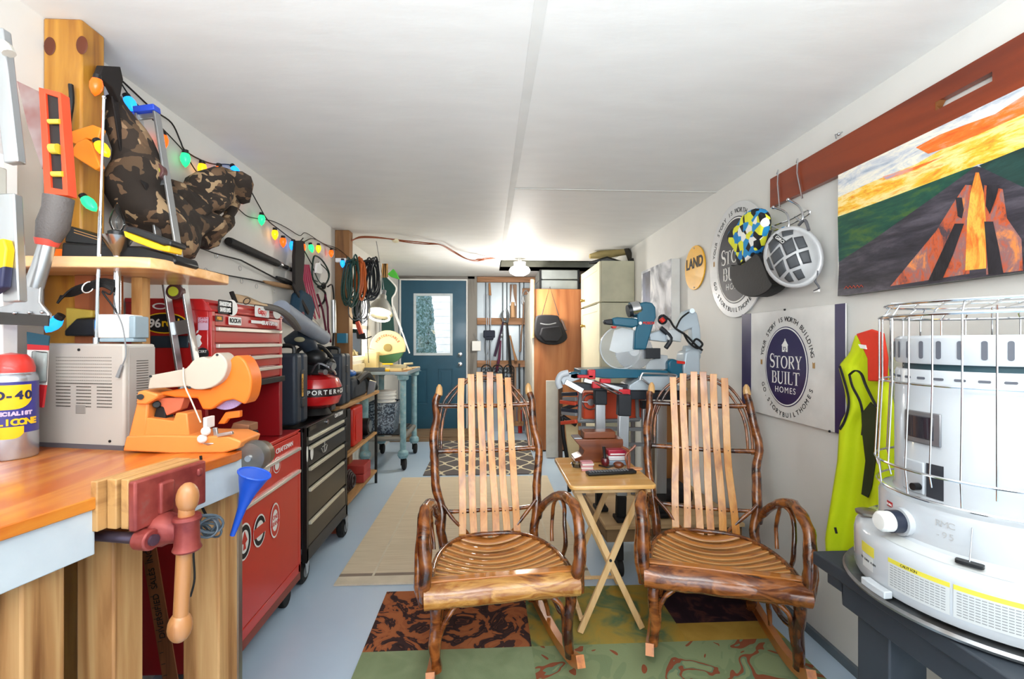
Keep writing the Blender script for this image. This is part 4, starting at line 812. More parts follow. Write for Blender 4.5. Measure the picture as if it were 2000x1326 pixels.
s, c = sticker(503, 629, XF+.003, .10, .012, PAPER, 'r', 'lock'); c2 = Q(527, 632, XF+.003); text('badge_lettering', 'CRAFTSMAN', .026, c2+V(.001, 0, 0), YP, ZP, PAPER, ch, .0006)
c2 = Q(556, 874, XF2+.004); text('badge_lettering', 'CRAFTSMAN', .03, c2+V(.001, 0, 0), YP, ZP, PAPER, ch, .0006)
for px, py, w, h, lab in ((477, 1058, .1, .14, 'spade sticker'), (507, 1036, .1, .13, 'round gear sticker'), (537, 1016, .085, .15, 'round white lettered sticker'), (541, 908, .07, .07, 'small round sticker'), (523, 914, .07, .08, 'shield sticker')):
    s, c = sticker(px, py, XF2+.0035, w, h, PAPER, lab=lab)
    q = MB(); k = len(lab)
    q.add([], []) 
    n = 28; o_ = disc(w/2*.9, n, h/2*.9); i_ = disc(w/2*.62, n, h/2*.62); vs = [c+V(.0012, a, b) for a, b in o_+i_]; q.add(vs, [(i, (i+1) % n, n+(i+1) % n, n+i) for i in range(n)]); q.put('ring_print', INK if 'gear' in lab or 'spade' in lab else REDB, s, smooth=0)
    if 'spade' in lab: q = MB(); q.prism([(0, .04), (.02, .0), (.006, -.008), (.01, -.03), (-.01, -.03), (-.006, -.008), (-.02, 0)], c+V(.0012, 0, 0), YP, ZP, V(.0006, 0, 0)); q.put('spade_print', REDB, s)
    elif 'gear' in lab: q = MB(); q.prism(rr(w*.98, h*.3, .004), c+V(.0014, 0, 0), YP, ZP, V(.0006, 0, 0)); q.put('bar_print', REDB, s)
    elif 'lettered' in lab: text('lettering', 'ONE\nGRAND', .028, c+V(.0014, 0, 0), YP, ZP, REDB, s, .0004, sx=.8)
def side(px, py): return P(px, py, yA_-.003)
q = MB(); c = side(322, 631); q.prism(disc(.075, 28, .036), c, XP, ZP, V(0, -.001, 0)); s = pt(q.put('sticker', YELLOW, ch), 'black oval sticker with yellow rim'); q = MB(); q.prism(disc(.071, 28, .032), c+V(0, -.001, 0), XP, ZP, V(0, -.001, 0)); q.put('oval', INK, s)
text('lettering', '96', .04, c+V(-.032, -.0025, -.002), XP, ZP, PAPER, s, .0005, offset=.001); text('lettering', 'rock', .038, c+V(.026, -.0025, 0), XP, ZP, YELLOW, s, .0005, offset=.001)
q = MB(); c = side(313, 598); q.prism(disc(.026, 24, .011), c, XP, ZP, V(0, -.001, 0)); s = pt(q.put('sticker', PAPER, ch), 'small white oval sticker'); q = MB(); q.prism(disc(.018, 24, .007), c+V(0, -.001, 0), XP, ZP, V(0, -.001, 0)); q.put('oval', mk('dark oval', '8d2233', .5), s)
q = MB(); c = side(397, 632); q.prism(rr(.035, .045, .003), c, XP, ZP, V(0, -.001, 0)); s = pt(q.put('sticker', PK, ch), 'pale lilac sticker'); text('lettering', 'OPEN\nZONE', .012, c+V(0, -.0015, .012), XP, ZP, CR, s, .0004)
c = side(383, 664); q = MB(); q.prism([(-.0, .014), (-.012, .02), (-.024, .012), (-.025, -.006), (-.014, -.026), (-.002, -.022), (.01, -.026), (.02, -.012), (.014, 0), (.019, .013), (.008, .02)], c, XP, ZP, V(0, -.001, 0)); q.prism([(0, .022), (.003, .032), (.01, .036), (.007, .026)], c, XP, ZP, V(0, -.001, 0)); pt(q.put('sticker', PAPER, ch), 'white bitten apple emblem')
q = MB(); c = side(396, 690); q.prism(disc(.02, 20), c, XP, ZP, V(0, -.001, 0)); s = pt(q.put('sticker', INK, ch), 'black round sticker'); text('lettering', 'CERT', .012, c+V(0, -.0016, .006), XP, ZP, PAPER, s, .0004)
q = MB(); c = side(330, 668); q.lh(c+V(-.06, -.003, -.02), c+V(.065, .004, .022)); q.put('side_handle', mk('dark blue grey', '27343e', .5), ch, bev=.003)
# ================================================================ LEFT SIDE, FARTHER BACK
# camera-side long things on the wall
def Lw(px, py, off=.03): return Q(px, py, XL+off)
FOAM = mk('black foam grip', '1b1b1c', .7, bump=.2); CORK = mk('cork', 'a8825c', .8)
rod = thing('fishing_rod', 'thick black foam-handled fishing rod, topmost of the three on the wall', 'fishing rod', Lw(510, 500))
q = MB(); a, b_ = Lw(446, 471), Lw(570, 527); q.tube([a, lerp(a, b_, .03), lerp(a, b_, .7), lerp(a, b_, .75), b_], [.019, .022, .020, .013, .013], 14); q.put('grip', FOAM, rod)
q = MB(); q.cyl(lerp(a, b_, .74), lerp(a, b_, .78), .018); pt(q.put('reel_seat', STEEL, rod), 'metal reel seat'); q = MB(); q.cyl(lerp(a, b_, .9), lerp(a, b_, .93), .016); pt(q.put('reel_seat', STEEL, rod), 'metal reel seat'); q = MB(); q.cyl(b_, Lw(620, 550), .006, .004); q.put('blank', BLACK, rod)
for pts, guides, lab, g0, g1, hm in (([(350, 470), (420, 495), (470, 508), (560, 555)], [(375, 484), (422, 499), (469, 524)], 'thin fishing rod with ring guides and black handle, middle of the three on the wall', (540, 541), (590, 562), FOAM),
                              ([(362, 518), (440, 537), (490, 546), (545, 558)], [(402, 529), (439, 540), (472, 549), (501, 559), (535, 569)], 'thin fishing rod with cork handle, lowest of the three on the wall', (515, 550), (580, 564), CORK)):
    rod = thing('fishing_rod', lab, 'fishing rod', Lw(*pts[2])); q = MB(); q.tube([Lw(*p) for p in pts], [.0015, .003, .004, .005], 6); q.put('blank', BLACK, rod)
    q = MB(); q.tube([Lw(*g0), lerp(Lw(*g0), Lw(*g1), .3), Lw(*g1)], [.007, .014, .013], 10); q.put('grip', hm, rod)
    for gx, gy in guides: q = MB(); c = Lw(gx, gy); q.tube([c+V(.0, cos(t)*.012, sin(t)*.012) for t in [2*PI*i/14 for i in range(14)]], .0014, 5, closed=True); q.put('guide', STEEL, rod)
# pouch and rolled mat on the red chest
q = MB(); q.tube(smoothpts([P(455, 580, 1.95), P(463, 586, 1.95), P(480, 590, 1.97), P(505, 597, 2.0), P(520, 602, 2.02)], 4), [.02]*3+[.028]*14, 10, nz=.2, flat=.6) if 0 else None
o = thing('canvas_roll', 'tan and dark canvas tool roll on top of the red chest', 'tool roll', P(490, 600, 1.98))
q = MB(); q.poly([P(452, 573, 1.95), P(466, 575, 1.95), P(500, 590, 1.97), P(520, 594, 1.98), P(522, 598, 1.98), P(456, 590, 1.95)], V(0, .07, 0)); q.put('pouch', mk('tan canvas', 'b79b78', .85, bump=.2), o, bev=.006)
q = MB(); q.tube([P(452, 570, 1.945), P(460, 591, 1.945)], .009, 10); pt(q.put('rolled_edge', DKC, o), 'dark rolled edge'); q = MB(); q.tube(arc(P(482, 588, 1.945), .013, 0, 360, 12, XP, V(.3, 0, 1)), .0018, 5); q.put('loop', DKC, o)
q = MB(); q.tube(smoothpts([P(500, 597, 2.0), P(540, 603, 2.02), P(565, 620, 2.1), P(580, 640, 2.2)], 4), [.022]*13, 10, flat=.7, nz=.1); q.put('dark_cloth', mk('dark grey cloth', '5b5650', .9), o)
o = thing('rolled_mat', 'long grey rolled foam mat lying beyond the red chest, above the black case', 'rolled mat', P(600, 640, 2.5))
q = MB(); a, b_ = P(548, 604, 2.3), P(632, 660, 2.9); q.cyl(a, b_, .047, .043, 24); q.put('roll', mk('grey foam', '8e97a4', .6, bump=.1), o); q = MB(); q.cyl(b_, lerp(a, b_, 1.004), .036, n=20); q.put('roll_core', mk('beige core', 'b8a88f', .7), o)
# tote bag, magenta cords, cable loop and other things hung on the wall
tb = thing('tote_bag', 'dark teal cloth bag with long black strap hanging on the wall', 'bag', Lw(575, 640))
q = MB(); q.poly([Lw(572, 470, .05), Lw(587, 470, .05), Lw(590, 500, .06), Lw(586, 545, .06), Lw(592, 570, .06), Lw(580, 590, .06), Lw(570, 560, .06), Lw(570, 500, .06)], V(.02, 0, 0)); q.beam(Lw(572, 555, .08), Lw(603, 612, .11), .03, .008, XP); q.put('strap', DKC, tb, bev=.004)
q = MB(); pts = [(567, 572), (575, 566), (592, 576), (600, 600), (594, 625), (592, 639), (576, 632), (562, 618), (564, 595)]; q.poly([Lw(x, y, .04) for x, y in pts], V(.06, 0, 0)); q.put('body', mk('teal cloth', '1f3d52', .85, bump=.2), tb, bev=.02, seg=3)
q = MB(); q.ell(Lw(592, 613, .103), (.003, .02, .014)); pt(q.put('emblem', mk('dark red', '7a2a3a', .6), tb), 'small dark red emblem')
MAG = mk('magenta webbing', '9c1c46', .6, bump=.1)
o = thing('strap_bundle', 'bundle of magenta straps hanging on the wall beside the teal bag', 'straps', Lw(610, 600, .05))
for i in range(5):
    q = MB(); q.tube(smoothpts([Lw(590+i*3, 517, .05), Lw(594+i*4.2, 560, .07), Lw(603+i*4.5, 600, .08), Lw(609+i*4+(i % 2)*3, 628-i*2, .08)], 4), [.013-.0006*k for k in range(13)], 7, flat=.5); q.put('strap', MAG, o)
q = MB(); q.tube([Lw(592, 465, .04), Lw(585, 473, .04), Lw(610, 518, .05)], .004, 6); q.put('hanging_cord', BLACK, o)
q = MB(); q.tube(smoothpts([Lw(598, 632, .09), Lw(592, 628, .09), Lw(595, 618, .09), Lw(612, 622, .09), Lw(625, 637, .09), Lw(615, 642, .09)], 4), .004, 6); pt(q.put('buckle_cord', mk('pale cord', 'cfc8c0', .5), o), 'pale cord ends')
o = thing('cable_loop', 'dark green cable loop with white plug hanging on the wall', 'cable', Lw(630, 530, .05))
q = MB(); q.tube(smoothpts([Lw(612, 506, .05), Lw(618, 500, .05), Lw(632, 512, .05), Lw(643, 535, .05), Lw(636, 555, .05), Lw(622, 558, .05), Lw(610, 540, .05)], 4, True), .006, 6, closed=True); q.tube(smoothpts([Lw(622, 512, .07), Lw(640, 530, .07), Lw(640, 550, .07), Lw(625, 552, .07), Lw(612, 525, .07)], 4), .004, 6); q.put('coil', mk('dark green cable', '16302a', .5), o)
q = MB(); q.poly([Lw(615, 514, .08), Lw(621, 512, .08), Lw(627, 530, .08), Lw(624, 535, .08), Lw(613, 533, .08)], V(.015, 0, 0)); pt(q.put('plug', WHITE, o, bev=.003), 'white plug')
o = thing('bow_saw', 'small dark tool with maroon handle hanging below the cable loop', 'tool', Lw(635, 600, .05)); o.name = 'loppers'
q = MB(); q.tube(smoothpts([Lw(621, 560, .05), Lw(635, 572, .05), Lw(632, 590, .05), Lw(622, 598, .05)], 4), .008, 7); q.ell(Lw(632, 558, .06), (.015, .03, .025), nz=.2); q.put('head', IRON, o)
q = MB(); q.tube([Lw(635, 575, .06), Lw(640, 600, .06), Lw(641, 640, .06), Lw(646, 668, .06)], .008, 8); q.tube([Lw(620, 575, .06), Lw(630, 605, .06), Lw(637, 645, .06)], .008, 8); pt(q.put('handle', mk('maroon grip', '5c1430', .5), o), 'maroon handle')
o = thing('caulk_tube', 'silver tube with black hook hanging on the far post', 'tube', Lw(651, 620, .05)); q = MB(); q.cyl(Lw(651, 586, .05), Lw(652, 650, .05), .019, n=14); q.put('tube', ALU, o); q = MB(); q.tube(smoothpts([Lw(640, 560, .05), Lw(648, 556, .05), Lw(651, 570, .05), Lw(652, 584, .05)], 4), .006, 7); q.cyl(Lw(652, 650, .05), Lw(650, 675, .05), .008); q.put('hook', IRON, o); o.name = 'grease_gun'
# coiled extension leads hanging from the far post
def coil(name, label, cx, cy, w, h, Y, mat, n, r, seed, cat='cord', parentmat=None):
    o = thing(name, label, cat, P(cx, cy+h, Y)); rnd = random.Random(seed)
    for i in range(n):
        q = MB(); c = P(cx+rnd.uniform(-w*.3, w*.3), cy+rnd.uniform(-h*.04, h*.16), Y+rnd.uniform(-.04, .04)); ww = w*rnd.uniform(.25, .5)*Y/FL; hh = h*rnd.uniform(.42, .54)*Y/FL; tw = rnd.uniform(-.7, .7)
        q.tube([c+V(cos(a)*ww*(.75+.25*-sin(a)), sin(a+tw)*.03, sin(a)*hh) for a in [2*PI*j/20 for j in range(20)]], r, 6, closed=True); q.put('loop', mat, o)
    q = MB(); q.tube([P(cx-w*.25, cy-h*.40, Y-.02), P(cx+w*.1, cy-h*.44, Y-.05), P(cx+w*.25, cy-h*.36, Y-.02)], r*1.6, 8); q.put('tie', mat, o); return o
coil('extension_lead', 'dark green extension lead coiled on the far post, leftmost of the hanging coils', 685, 545, 30, 85, 3.55, mk('green lead', '1e4038', .45), 9, .007, 1)
coil('extension_lead', 'orange extension lead coiled on the far post between green and black coils', 702, 538, 22, 72, 3.6, mk('orange lead', 'c2602c', .45), 8, .007, 2)
coil('extension_lead', 'black extension lead coiled on the far post, right of the orange coil', 724, 540, 36, 70, 3.65, mk('black lead', '202428', .4), 10, .007, 3)
coil('wire_coil', 'thin grey wire loops hanging lowest beneath the orange coil', 702, 595, 34, 60, 3.7, mk('grey wire', '6d7074', .35, .6), 7, .004, 4)
q = MB(); q.tube([P(688, 517, 3.6), P(718, 508, 3.66), P(740, 512, 3.7)], .008, 8); tag(q.put('iron_hook', IRON), 'dark iron hook rod carrying the coiled leads on the far post', 'hook')
q = MB(); q.lh(P(678, 513, 3.60), P(655, 504, 3.57)); tag(q.put('white_label', PAPER), 'white strip fixed to the far post beside the blue bulb', 'strip')
# brown electric cord along the ceiling
q = MB(); Z9 = ZC-.012
pts = [P(686, 470, 3.85), P(705, 464, 3.9), P(745, 465, 3.9), P(790, 470, 3.95), P(830, 474, 4.1), P(860, 478, 4.2), P(885, 492, 4.5), P(910, 505, 4.6), P(930, 508, 4.7), P(950, 504, 4.85), P(973, 505, 5.05)]
o = thing('extension_cable', 'brown electric cord strung below the ceiling to the lamp', 'cord', pts[5]); q.tube(smoothpts(pts, 5), .006, 6); q.tube(smoothpts([p+V(0, .01, .012*sin(i*1.3)) for i, p in enumerate(pts)], 5), .005, 6); q.put('cable', mk('brown cord', '8a4a2e', .5), o)
q = MB(); q.ell(P(772, 470, 3.93), (.03, .02, .018), nz=.3); pt(q.put('tape', mk('cream tape', 'e0d6b4', .6), o), 'cream tape lump'); q = MB(); q.ell(P(938, 507, 4.75), (.05, .015, .012)); q.put('connector', mk('rust plastic', 'a85c3c', .5), o)

# ================================================================ BLACK TOOL CHEST
bc = thing('black_tool_chest', 'black roller tool chest with pale drawer trims beyond the red chest', 'tool chest', (-1.1, 2.7, 0))
BX = -.93; ya, yb = 2.375, 3.04; BK = mk('black chest', '1c1c1e', .35, coat=.2, var=.1); BRZ = bands('bronze black drawer', [(.3, '2c2824'), (.7, '4a4132')], 2, .3, metal=.5)
q = MB(); q.lh((XL+.01, ya, .2), (BX-.02, yb, .80)); q.lh((XL+.01, ya, .795), (XL+.03, yb, .825)); q.lh((BX-.04, ya, .795), (BX-.01, yb, .822)); q.put('body', BK, bc, bev=.003)
q = MB()
for y in (ya, yb-.025): q.lh((BX-.02, y, .13), (BX, y+.025, .822))
q.lh((BX-.02, ya, .77), (BX, yb, .822)); q.lh((BX-.025, ya, .13), (BX, yb, .20)); q.put('front_frame', mk('frame black', '2b2826', .35, .4), bc, bev=.002)
hz = [.77, .722, .613, .505, .335, .20]; 
for i in range(5):
    q = MB(); q.lh((BX-.03, ya+.028, hz[i+1]+.004), (BX-.002, yb-.028, hz[i]-.003)); dw = q.put('drawer', BRZ if i > 1 else BK, bc, bev=.002)
    q = MB(); q.lh((BX-.003, ya+.03, hz[i]-.02), (BX+.012, yb-.09, hz[i]-.004)); pt(q.put('drawer_pull', mk('ivory trim', 'd8d2bd', .35, .2), dw, bev=.002), 'pale trim pull')
    q = MB(); q.lh((BX-.003, yb-.09, hz[i]-.02), (BX+.010, yb-.03, hz[i]-.004)); q.put('pull_end', BLACK, dw, bev=.002)
def onb(px, py): return Q(px, py, BX+.002)
text('badge_lettering', 'CRAFTSMAN', .033, onb(662, 809), YP, ZP, PAPER, bc, .0006, sx=.8); q = MB(); c = onb(611, 835); q.prism(rr(.09, .02, .002), c, YP, ZP, V(.001, 0, 0)); q.put('name_plate', mk('plate', '5b554c', .4, .6), bc)
q = MB(); c = onb(639, 824); q.cyl(c, c+V(.006, 0, 0), .014); pt(q.put('lock', CHROME, bc), 'chrome lock')
for px, py, w, h in ((609, 884, .04, .075), (600, 887, .02, .08)): q = MB(); q.prism(disc(w/2, 16, h/2), onb(px, py), YP, ZP, V(.001, 0, 0)); pt(q.put('sticker', PAPER, bc), 'small white sticker')
q = MB(); c = onb(633, 872); q.tube([c+V(.002, cos(t)*.045*(1+.2*sin(3*t)), sin(t)*.03) for t in [PI+PI*i/10 for i in range(11)]], .003, 5); q.tube([c+V(.002, 0, -.025), c+V(.002, .005, .035)], .003, 5); q.beam(c+V(.002, -.03, .005), c+V(.002, .03, .008), .004, .004); pt(q.put('anchor_emblem', mk('grey print', 'a9a7a0', .5), bc), 'pale anchor-like emblem')
for y, x in ((ya+.06, BX-.05), (yb-.04, BX-.02)):
    q = MB(); q.lathe([(.0, -.022), (.05, -.022), (.062, -.012), (.062, .012), (.05, .022), (0, .022)], (x, y, .062), XP, 24); w_ = q.put('caster', RUBBER, bc); q = MB(); q.cyl((x+.023, y, .062), (x+.026, y, .062), .03); q.put('hub', GREY, w_); q = MB(); q.poly([(x+.028, y-.03, .13), (x+.028, y+.03, .13), (x+.028, y+.008, .05), (x+.028, y-.008, .05)], V(.003, 0, 0)); q.lh((x-.03, y-.03, .124), (x+.03, y+.03, .132)); pt(q.put('caster_bracket', STEEL, w_), 'steel bracket')
# carrying cases on it
CB = mk('blue grey case', '2a3440', .5, var=.08, bump=.08)
def hardcase(label, x0, x1, y0, y1, z0, z1, mat=CB, latch=True):
    o = thing('hard_case', label, 'case', ((x0+x1)/2, (y0+y1)/2, z0)); xm = (x0+x1)/2
    q = MB(); q.lh((x0, y0, z0), (x1, y0+(y1-y0)*.48, z1)); q.put('front_shell', mat, o, bev=.02, seg=3); q = MB(); q.lh((x0, y0+(y1-y0)*.5, z0), (x1, y1, z1)); q.put('back_shell', mat, o, bev=.02, seg=3)
    ym = (y0+y1)/2
    for zz_ in (lerp(z0, z1, .3), lerp(z0, z1, .7)):
        q = MB(); q.lh((x1-.004, ym-.02, zz_-.025), (x1+.006, ym+.02, zz_+.025)); q.put('latch', CHAR, o, bev=.004)
    q = MB(); q.tube(smoothpts([(x0+(x1-x0)*.25, ym, z1-.01), (x0+(x1-x0)*.28, ym, z1+.035), (x0+(x1-x0)*.7, ym, z1+.035), (x0+(x1-x0)*.74, ym, z1-.01)], 4), .012, 8); q.put('handle', BLACK, o); return o
hcs = hardcase('tall black power tool case with yellow sticker standing on the black chest', -1.17, -1.0, 2.42, 2.58, .823, 1.2)
q = MB(); c = Q(591, 752, -.9935); q.prism(rr(.02, .12, .003), c, YP, ZP, V(.001, 0, 0)); s = pt(q.put('sticker', mk('amber label', 'd9a23a', .5), hcs), 'amber label'); text('lettering', 'DEWALT', .02, c+V(.0015, 0, 0), ZP, -YP, INK, s, .0004, sx=1)
# compressor
cm = thing('air_compressor', 'red pancake air compressor standing on the black chest', 'air compressor', (-1.04, 2.8, .823)); c = V(-1.05, 2.82, .965)
q = MB(); q.lathe([(0, -.105), (.08, -.1), (.13, -.075), (.15, -.03), (.15, .03), (.13, .075), (.08, .1), (0, .105)], c, V(0, 0, 1), 32); q.put('tank', mk('compressor red', 'c81c20', .2, coat=.8), cm)
mt = MB(); s_ = 'PORTER+CABLE'
for i, chh in enumerate(s_):
    a = math.radians(-84+i*11.5); rad = V(cos(a), sin(a), 0); t_ = text('', chh, .036, c+rad*.1515, V(-sin(a), cos(a), 0), ZP, None, None, .0006, offset=.001); mt.add(t_.v, t_.f)
band = MB(); n = 24
for i in range(n+1):
    a = math.radians(-105+150*i/n); band.add([c+V(cos(a)*.1508, sin(a)*.1508, z) for z in (-.024, .024)], [])
band.f = [(2*i, 2*i+2, 2*i+3, 2*i+1) for i in range(n)]; band.m = [0]*n
bd = band.put('label_band', mk('dark label', '2a1a1c', .3), cm); mt.put('lettering', PAPER, bd, smooth=0)
q = MB(); q.cyl(c+V(0, 0, -.14), c+V(0, 0, -.09), .09, .06); q.put('foot', RUBBER, cm)
q = MB(); q.lh(c+V(-.08, -.09, .1), c+V(.06, .08, .2)); q.ell(c+V(.02, -.06, .2), (.07, .06, .05)); q.cyl(c+V(-.02, .0, .17), c+V(.11, -.04, .15), .045); q.put('motor', BLACK, cm, bev=.01)
q = MB(); q.cyl(c+V(.09, -.05, .16), c+V(.13, -.065, .15), .022); q.cyl(c+V(.06, -.09, .12), c+V(.1, -.12, .12), .016); q.tube(smoothpts([c+V(.0, -.08, .1), c+V(.05, -.1, .17), c+V(.12, -.06, .13), c+V(.13, -.03, .1)], 4), .006, 6); pt(q.put('fittings', STEEL, cm), 'steel gauges and fittings')
q = MB(); q.tube(smoothpts([c+V(-.1, -.05, .16), c+V(-.08, -.05, .25), c+V(.03, -.02, .27), c+V(.08, .04, .2)], 4), .012, 8); q.put('handle', BLACK, cm)
o = thing('angle_tool', 'blue-grey plastic tool with pale patch behind the black case', 'power tool', P(588, 668, 2.7)); q = MB(); q.tube([P(560, 668, 2.7), P(580, 658, 2.7), P(600, 668, 2.75), P(612, 690, 2.8)], [.03, .05, .05, .04], 12); q.put('housing', CB, o); q = MB(); q.ell(P(585, 663, 2.64), (.03, .01, .015)); q.put('patch', mk('khaki', 'a09a7c', .5), o)
# shelf rack beyond
sr = thing('shelf_rack', 'low three-shelf rack with wooden top beyond the black chest', 'rack', (-1.1, 3.65, 0))
BRD = wood('worn shelf board', 'b98f5e', '8d6538', 'y', .6, sc=3)
q = MB(); q.lh((XL+.01, 3.08, .80), (-.99, 4.17, .825)); q.put('top_board', BRD, sr, bev=.003)
for z in (.44, .10): q = MB(); q.lh((XL+.02, 3.12, z), (-1.0, 4.14, z+.02)); q.put('shelf_board', BRD, sr, bev=.003)
for x, y in ((-1.01, 3.12), (-1.01, 4.13), (XL+.03, 3.12), (XL+.03, 4.13)): q = MB(); q.cyl((x, y, 0), (x, y, .8), .012); q.put('leg', IRON, sr)
o = hardcase('tall blue-grey tool case standing on the wooden rack top', -1.19, -.995, 3.14, 3.34, .826, 1.18)
q = MB(); q.lh((-1.19, 3.05, .83), (-1.0, 3.1, 1.0)); o = tag(q.put('grey_box', [mk('grey box', '5f6468', .5)], bev=.004), 'small brownish grey box between compressor and blue-grey case', 'box') if 0 else None
o = thing('storage_box', 'dark storage box with lid behind the compressor on the black chest', 'box', P(655, 785, 3.0)); q = MB(); q.lh((-1.2, 2.95, .823), (-1.0, 3.03, .985)); q.put('body', mk('brown grey box', '4d4b4a', .5), o, bev=.004); q = MB(); q.lh((-1.205, 2.945, .985), (-.995, 3.035, 1.01)); q.put('lid', mk('brown grey box', '4d4b4a', .5), o, bev=.004)
o = thing('tool_bag', 'black and yellow tool bag standing high behind the compressor', 'bag', P(640, 720, 3.4)); q = MB(); q.lh(P(618, 728, 3.42), P(662, 677, 3.6)); q.put('body', mk('charcoal cloth', '33363b', .8), o, bev=.015, seg=3); q = MB(); q.poly([P(622, 686, 3.41), P(638, 680, 3.41), P(634, 700, 3.41), P(620, 695, 3.41)], V(0, .01, 0)); pt(q.put('panel', mk('ochre', 'b98a2c', .6), o), 'ochre panel')
o.location = o.location
o = thing('cordless_tool', 'black and blue cordless tool lying in an open bag on the rack top', 'power tool', P(720, 770, 3.75)); q = MB(); q.lh((-1.2, 3.45, .826), (-1.02, 3.85, .98)); q.put('bag', mk('slate bag', '2b333d', .7), o, bev=.02, seg=3)
q = MB(); q.ell((-1.08, 3.55, 1.02), (.06, .08, .03)); pt(q.put('blue_housing', mk('royal blue', '1e5fae', .4), o), 'blue housing'); q = MB(); q.tube(smoothpts([(-1.03, 3.6, .95), (-1.0, 3.75, 1.0), (-1.0, 3.9, .95), (-1.0, 4.05, .86)], 4), .028, 9); q.put('grip', BLACK, o); q = MB(); q.poly([P(721, 742, 3.6), P(734, 746, 3.6), P(730, 765, 3.6), P(716, 772, 3.6)], V(0, .03, 0)); q.put('metal_plate', STEEL, o, bev=.003)
q = MB(); q.lh((-1.2, 3.88, .826), (-1.04, 4.1, 1.0)); tag(q.put('black_box', CHAR, bev=.02), 'dark rounded box at the far end of the rack top', 'box')
o = thing('fuel_can', 'red plastic fuel can on the middle shelf of the rack', 'fuel can', (-1.1, 3.55, .461)); q = MB(); q.lh((-1.2, 3.5, .462), (-1.02, 3.75, .76)); q.put('body', REDB, o, bev=.02, seg=3); q = MB(); q.cyl((-1.1, 3.6, .75), (-1.1, 3.6, .79), .03); q.put('cap', BLACK, o); q = MB(); q.prism(rr(.18, .2, .02), (-1.0195, 3.625, .6), YP, ZP, V(.004, 0, 0)); q.put('side_rib', REDB, o, bev=.001)
q = MB(); q.lh((-1.2, 3.15, .461), (-1.03, 3.46, .77)); tag(q.put('dark_case', BLACK, bev=.01), 'black case on the rack shelf, near side of the red fuel can', 'case')
o = thing('circular_saw', 'old power tool with wheel lying on the rack middle shelf end', 'power tool', (-1.06, 3.95, .461)); q = MB(); q.cyl((-1.12, 3.95, .54), (-1.02, 3.95, .54), .07, n=20); q.lh((-1.15, 3.8, .462), (-1.02, 4.08, .475)); q.put('body', IRON, o, bev=.004); q = MB(); q.cyl((-1.018, 3.95, .54), (-1.012, 3.95, .54), .05); q.put('blade', STEEL, o)
o = thing('hose_reel', 'small dark wheel-shaped hose coil on the lowest rack shelf', 'reel', (-1.06, 3.5, .121)); q = MB()
for i in range(4): q.tube([(-1.06+i*.012, 3.5+cos(t)*(.08-.012*i), .21+sin(t)*(.08-.012*i)) for t in [2*PI*j/18 for j in range(18)]], .008, 6, closed=True)
q.put('coil', mk('dark hose', '3a2c2c', .5), o); q = MB(); q.cyl((-1.07, 3.5, .21), (-1.03, 3.5, .21), .02); q.put('hub', STEEL, o)
for z in (.121, .19): q = MB(); q.lh((-1.16, 3.72+z*.1, z), (-1.01, 3.95, z+.067)); tag(q.put('red_box', mk('dull red box', 'a2322c', .5), bev=.005), 'dull red box on the lowest rack shelf, %s of two' % ('lower' if z < .15 else 'upper'), 'box')
q = MB(); q.lh((-1.24, 3.12, .0), (-1.0, 3.36, .098)); 
q = MB(); a = G(682, 992, 0); q.lh((-1.2, 3.045, .0), (-.975, 3.078, .27)); tag(q.put('terracotta_panel', mk('terracotta board', '9c4a2e', .6), bev=.003), 'terracotta brown box on the floor against the black chest', 'box')
# ================================================================ PIPE-LEG SAW TABLE
PB = bands('pale blue chipped paint', [(.3, '6f97a2'), (.6, '8fb4bd'), (.68, 'a9b6b2')], 22, .5, bump=.2)
st = thing('pipe_leg_table', 'saw table with wooden top and pale blue pipe legs on casters', 'table', (-1.0, 4.88, 0))
tx0, tx1, ty0, ty1 = XL+.035, -.80, 4.5, 5.27
q = MB(); q.lh((tx0, ty0, .938), (tx1, ty1, .968)); q.put('top', wood('table top', 'b9824c', '85562c', 'x', .5, sc=3), st, bev=.003)
q = MB(); q.lh((tx0, ty0-.012, .94), (tx1+.01, ty0, .97)); q.lh((tx1, ty0, .94), (tx1+.012, ty1, .975)); q.put('edge_strip', mk('grey aluminium edge', 'a3b3ba', .4, .5), st, bev=.002)
for x, y in ((-.845, 4.53), (-.845, 5.2), (-1.21, 4.53), (-1.21, 5.2)):
    q = MB(); q.cyl((x, y, .14), (x, y, .93), .03, n=16); q.lathe([(.03, .88), (.05, .89), (.055, .9), (.055, .93), (.08, .935)], (x, y, 0)); q.lathe([(.03, .2), (.05, .18), (.055, .15), (.04, .12)], (x, y, 0)); lg = q.put('leg', PB, st)
    q = MB(); q.lathe([(0, -.018), (.05, -.018), (.058, -.008), (.058, .008), (.05, .018), (0, .018)], (x+.01, y+.01, .058), XP, 22); q.put('caster', RUBBER, lg)
    q = MB(); q.lh((x-.02, y-.02, .05), (x-.014, y+.03, .13)); q.put('caster_fork', IRON, lg)
q = MB(); q.cyl((-.845, 4.53, .31), (-.845, 5.2, .31), .024); q.put('lower_rail', mk('grey pipe', '8c8880', .5, .4), st)
for y in (4.53, 5.2): q = MB(); q.cyl((-1.21, y, .31), (-.845, y, .31), .024); q.put('lower_rail', mk('grey pipe', '8c8880', .5, .4), st)
q = MB(); q.lh((-1.22, 4.56, .335), (-.89, 5.17, .347)); q.put('lower_shelf', IRON, st)
o = thing('storage_bin', 'speckled dark blue square bin holding white tubs under the saw table', 'bin', (-1.06, 4.75, .35)); q = MB(); 
q.add([(-1.17, 4.6, .35), (-.96, 4.6, .35), (-.96, 4.85, .35), (-1.17, 4.85, .35), (-1.2, 4.57, .65), (-.93, 4.57, .65), (-.93, 4.88, .65), (-1.2, 4.88, .65)], [(0, 1, 2, 3), (0, 1, 5, 4), (1, 2, 6, 5), (2, 3, 7, 6), (3, 0, 4, 7)])
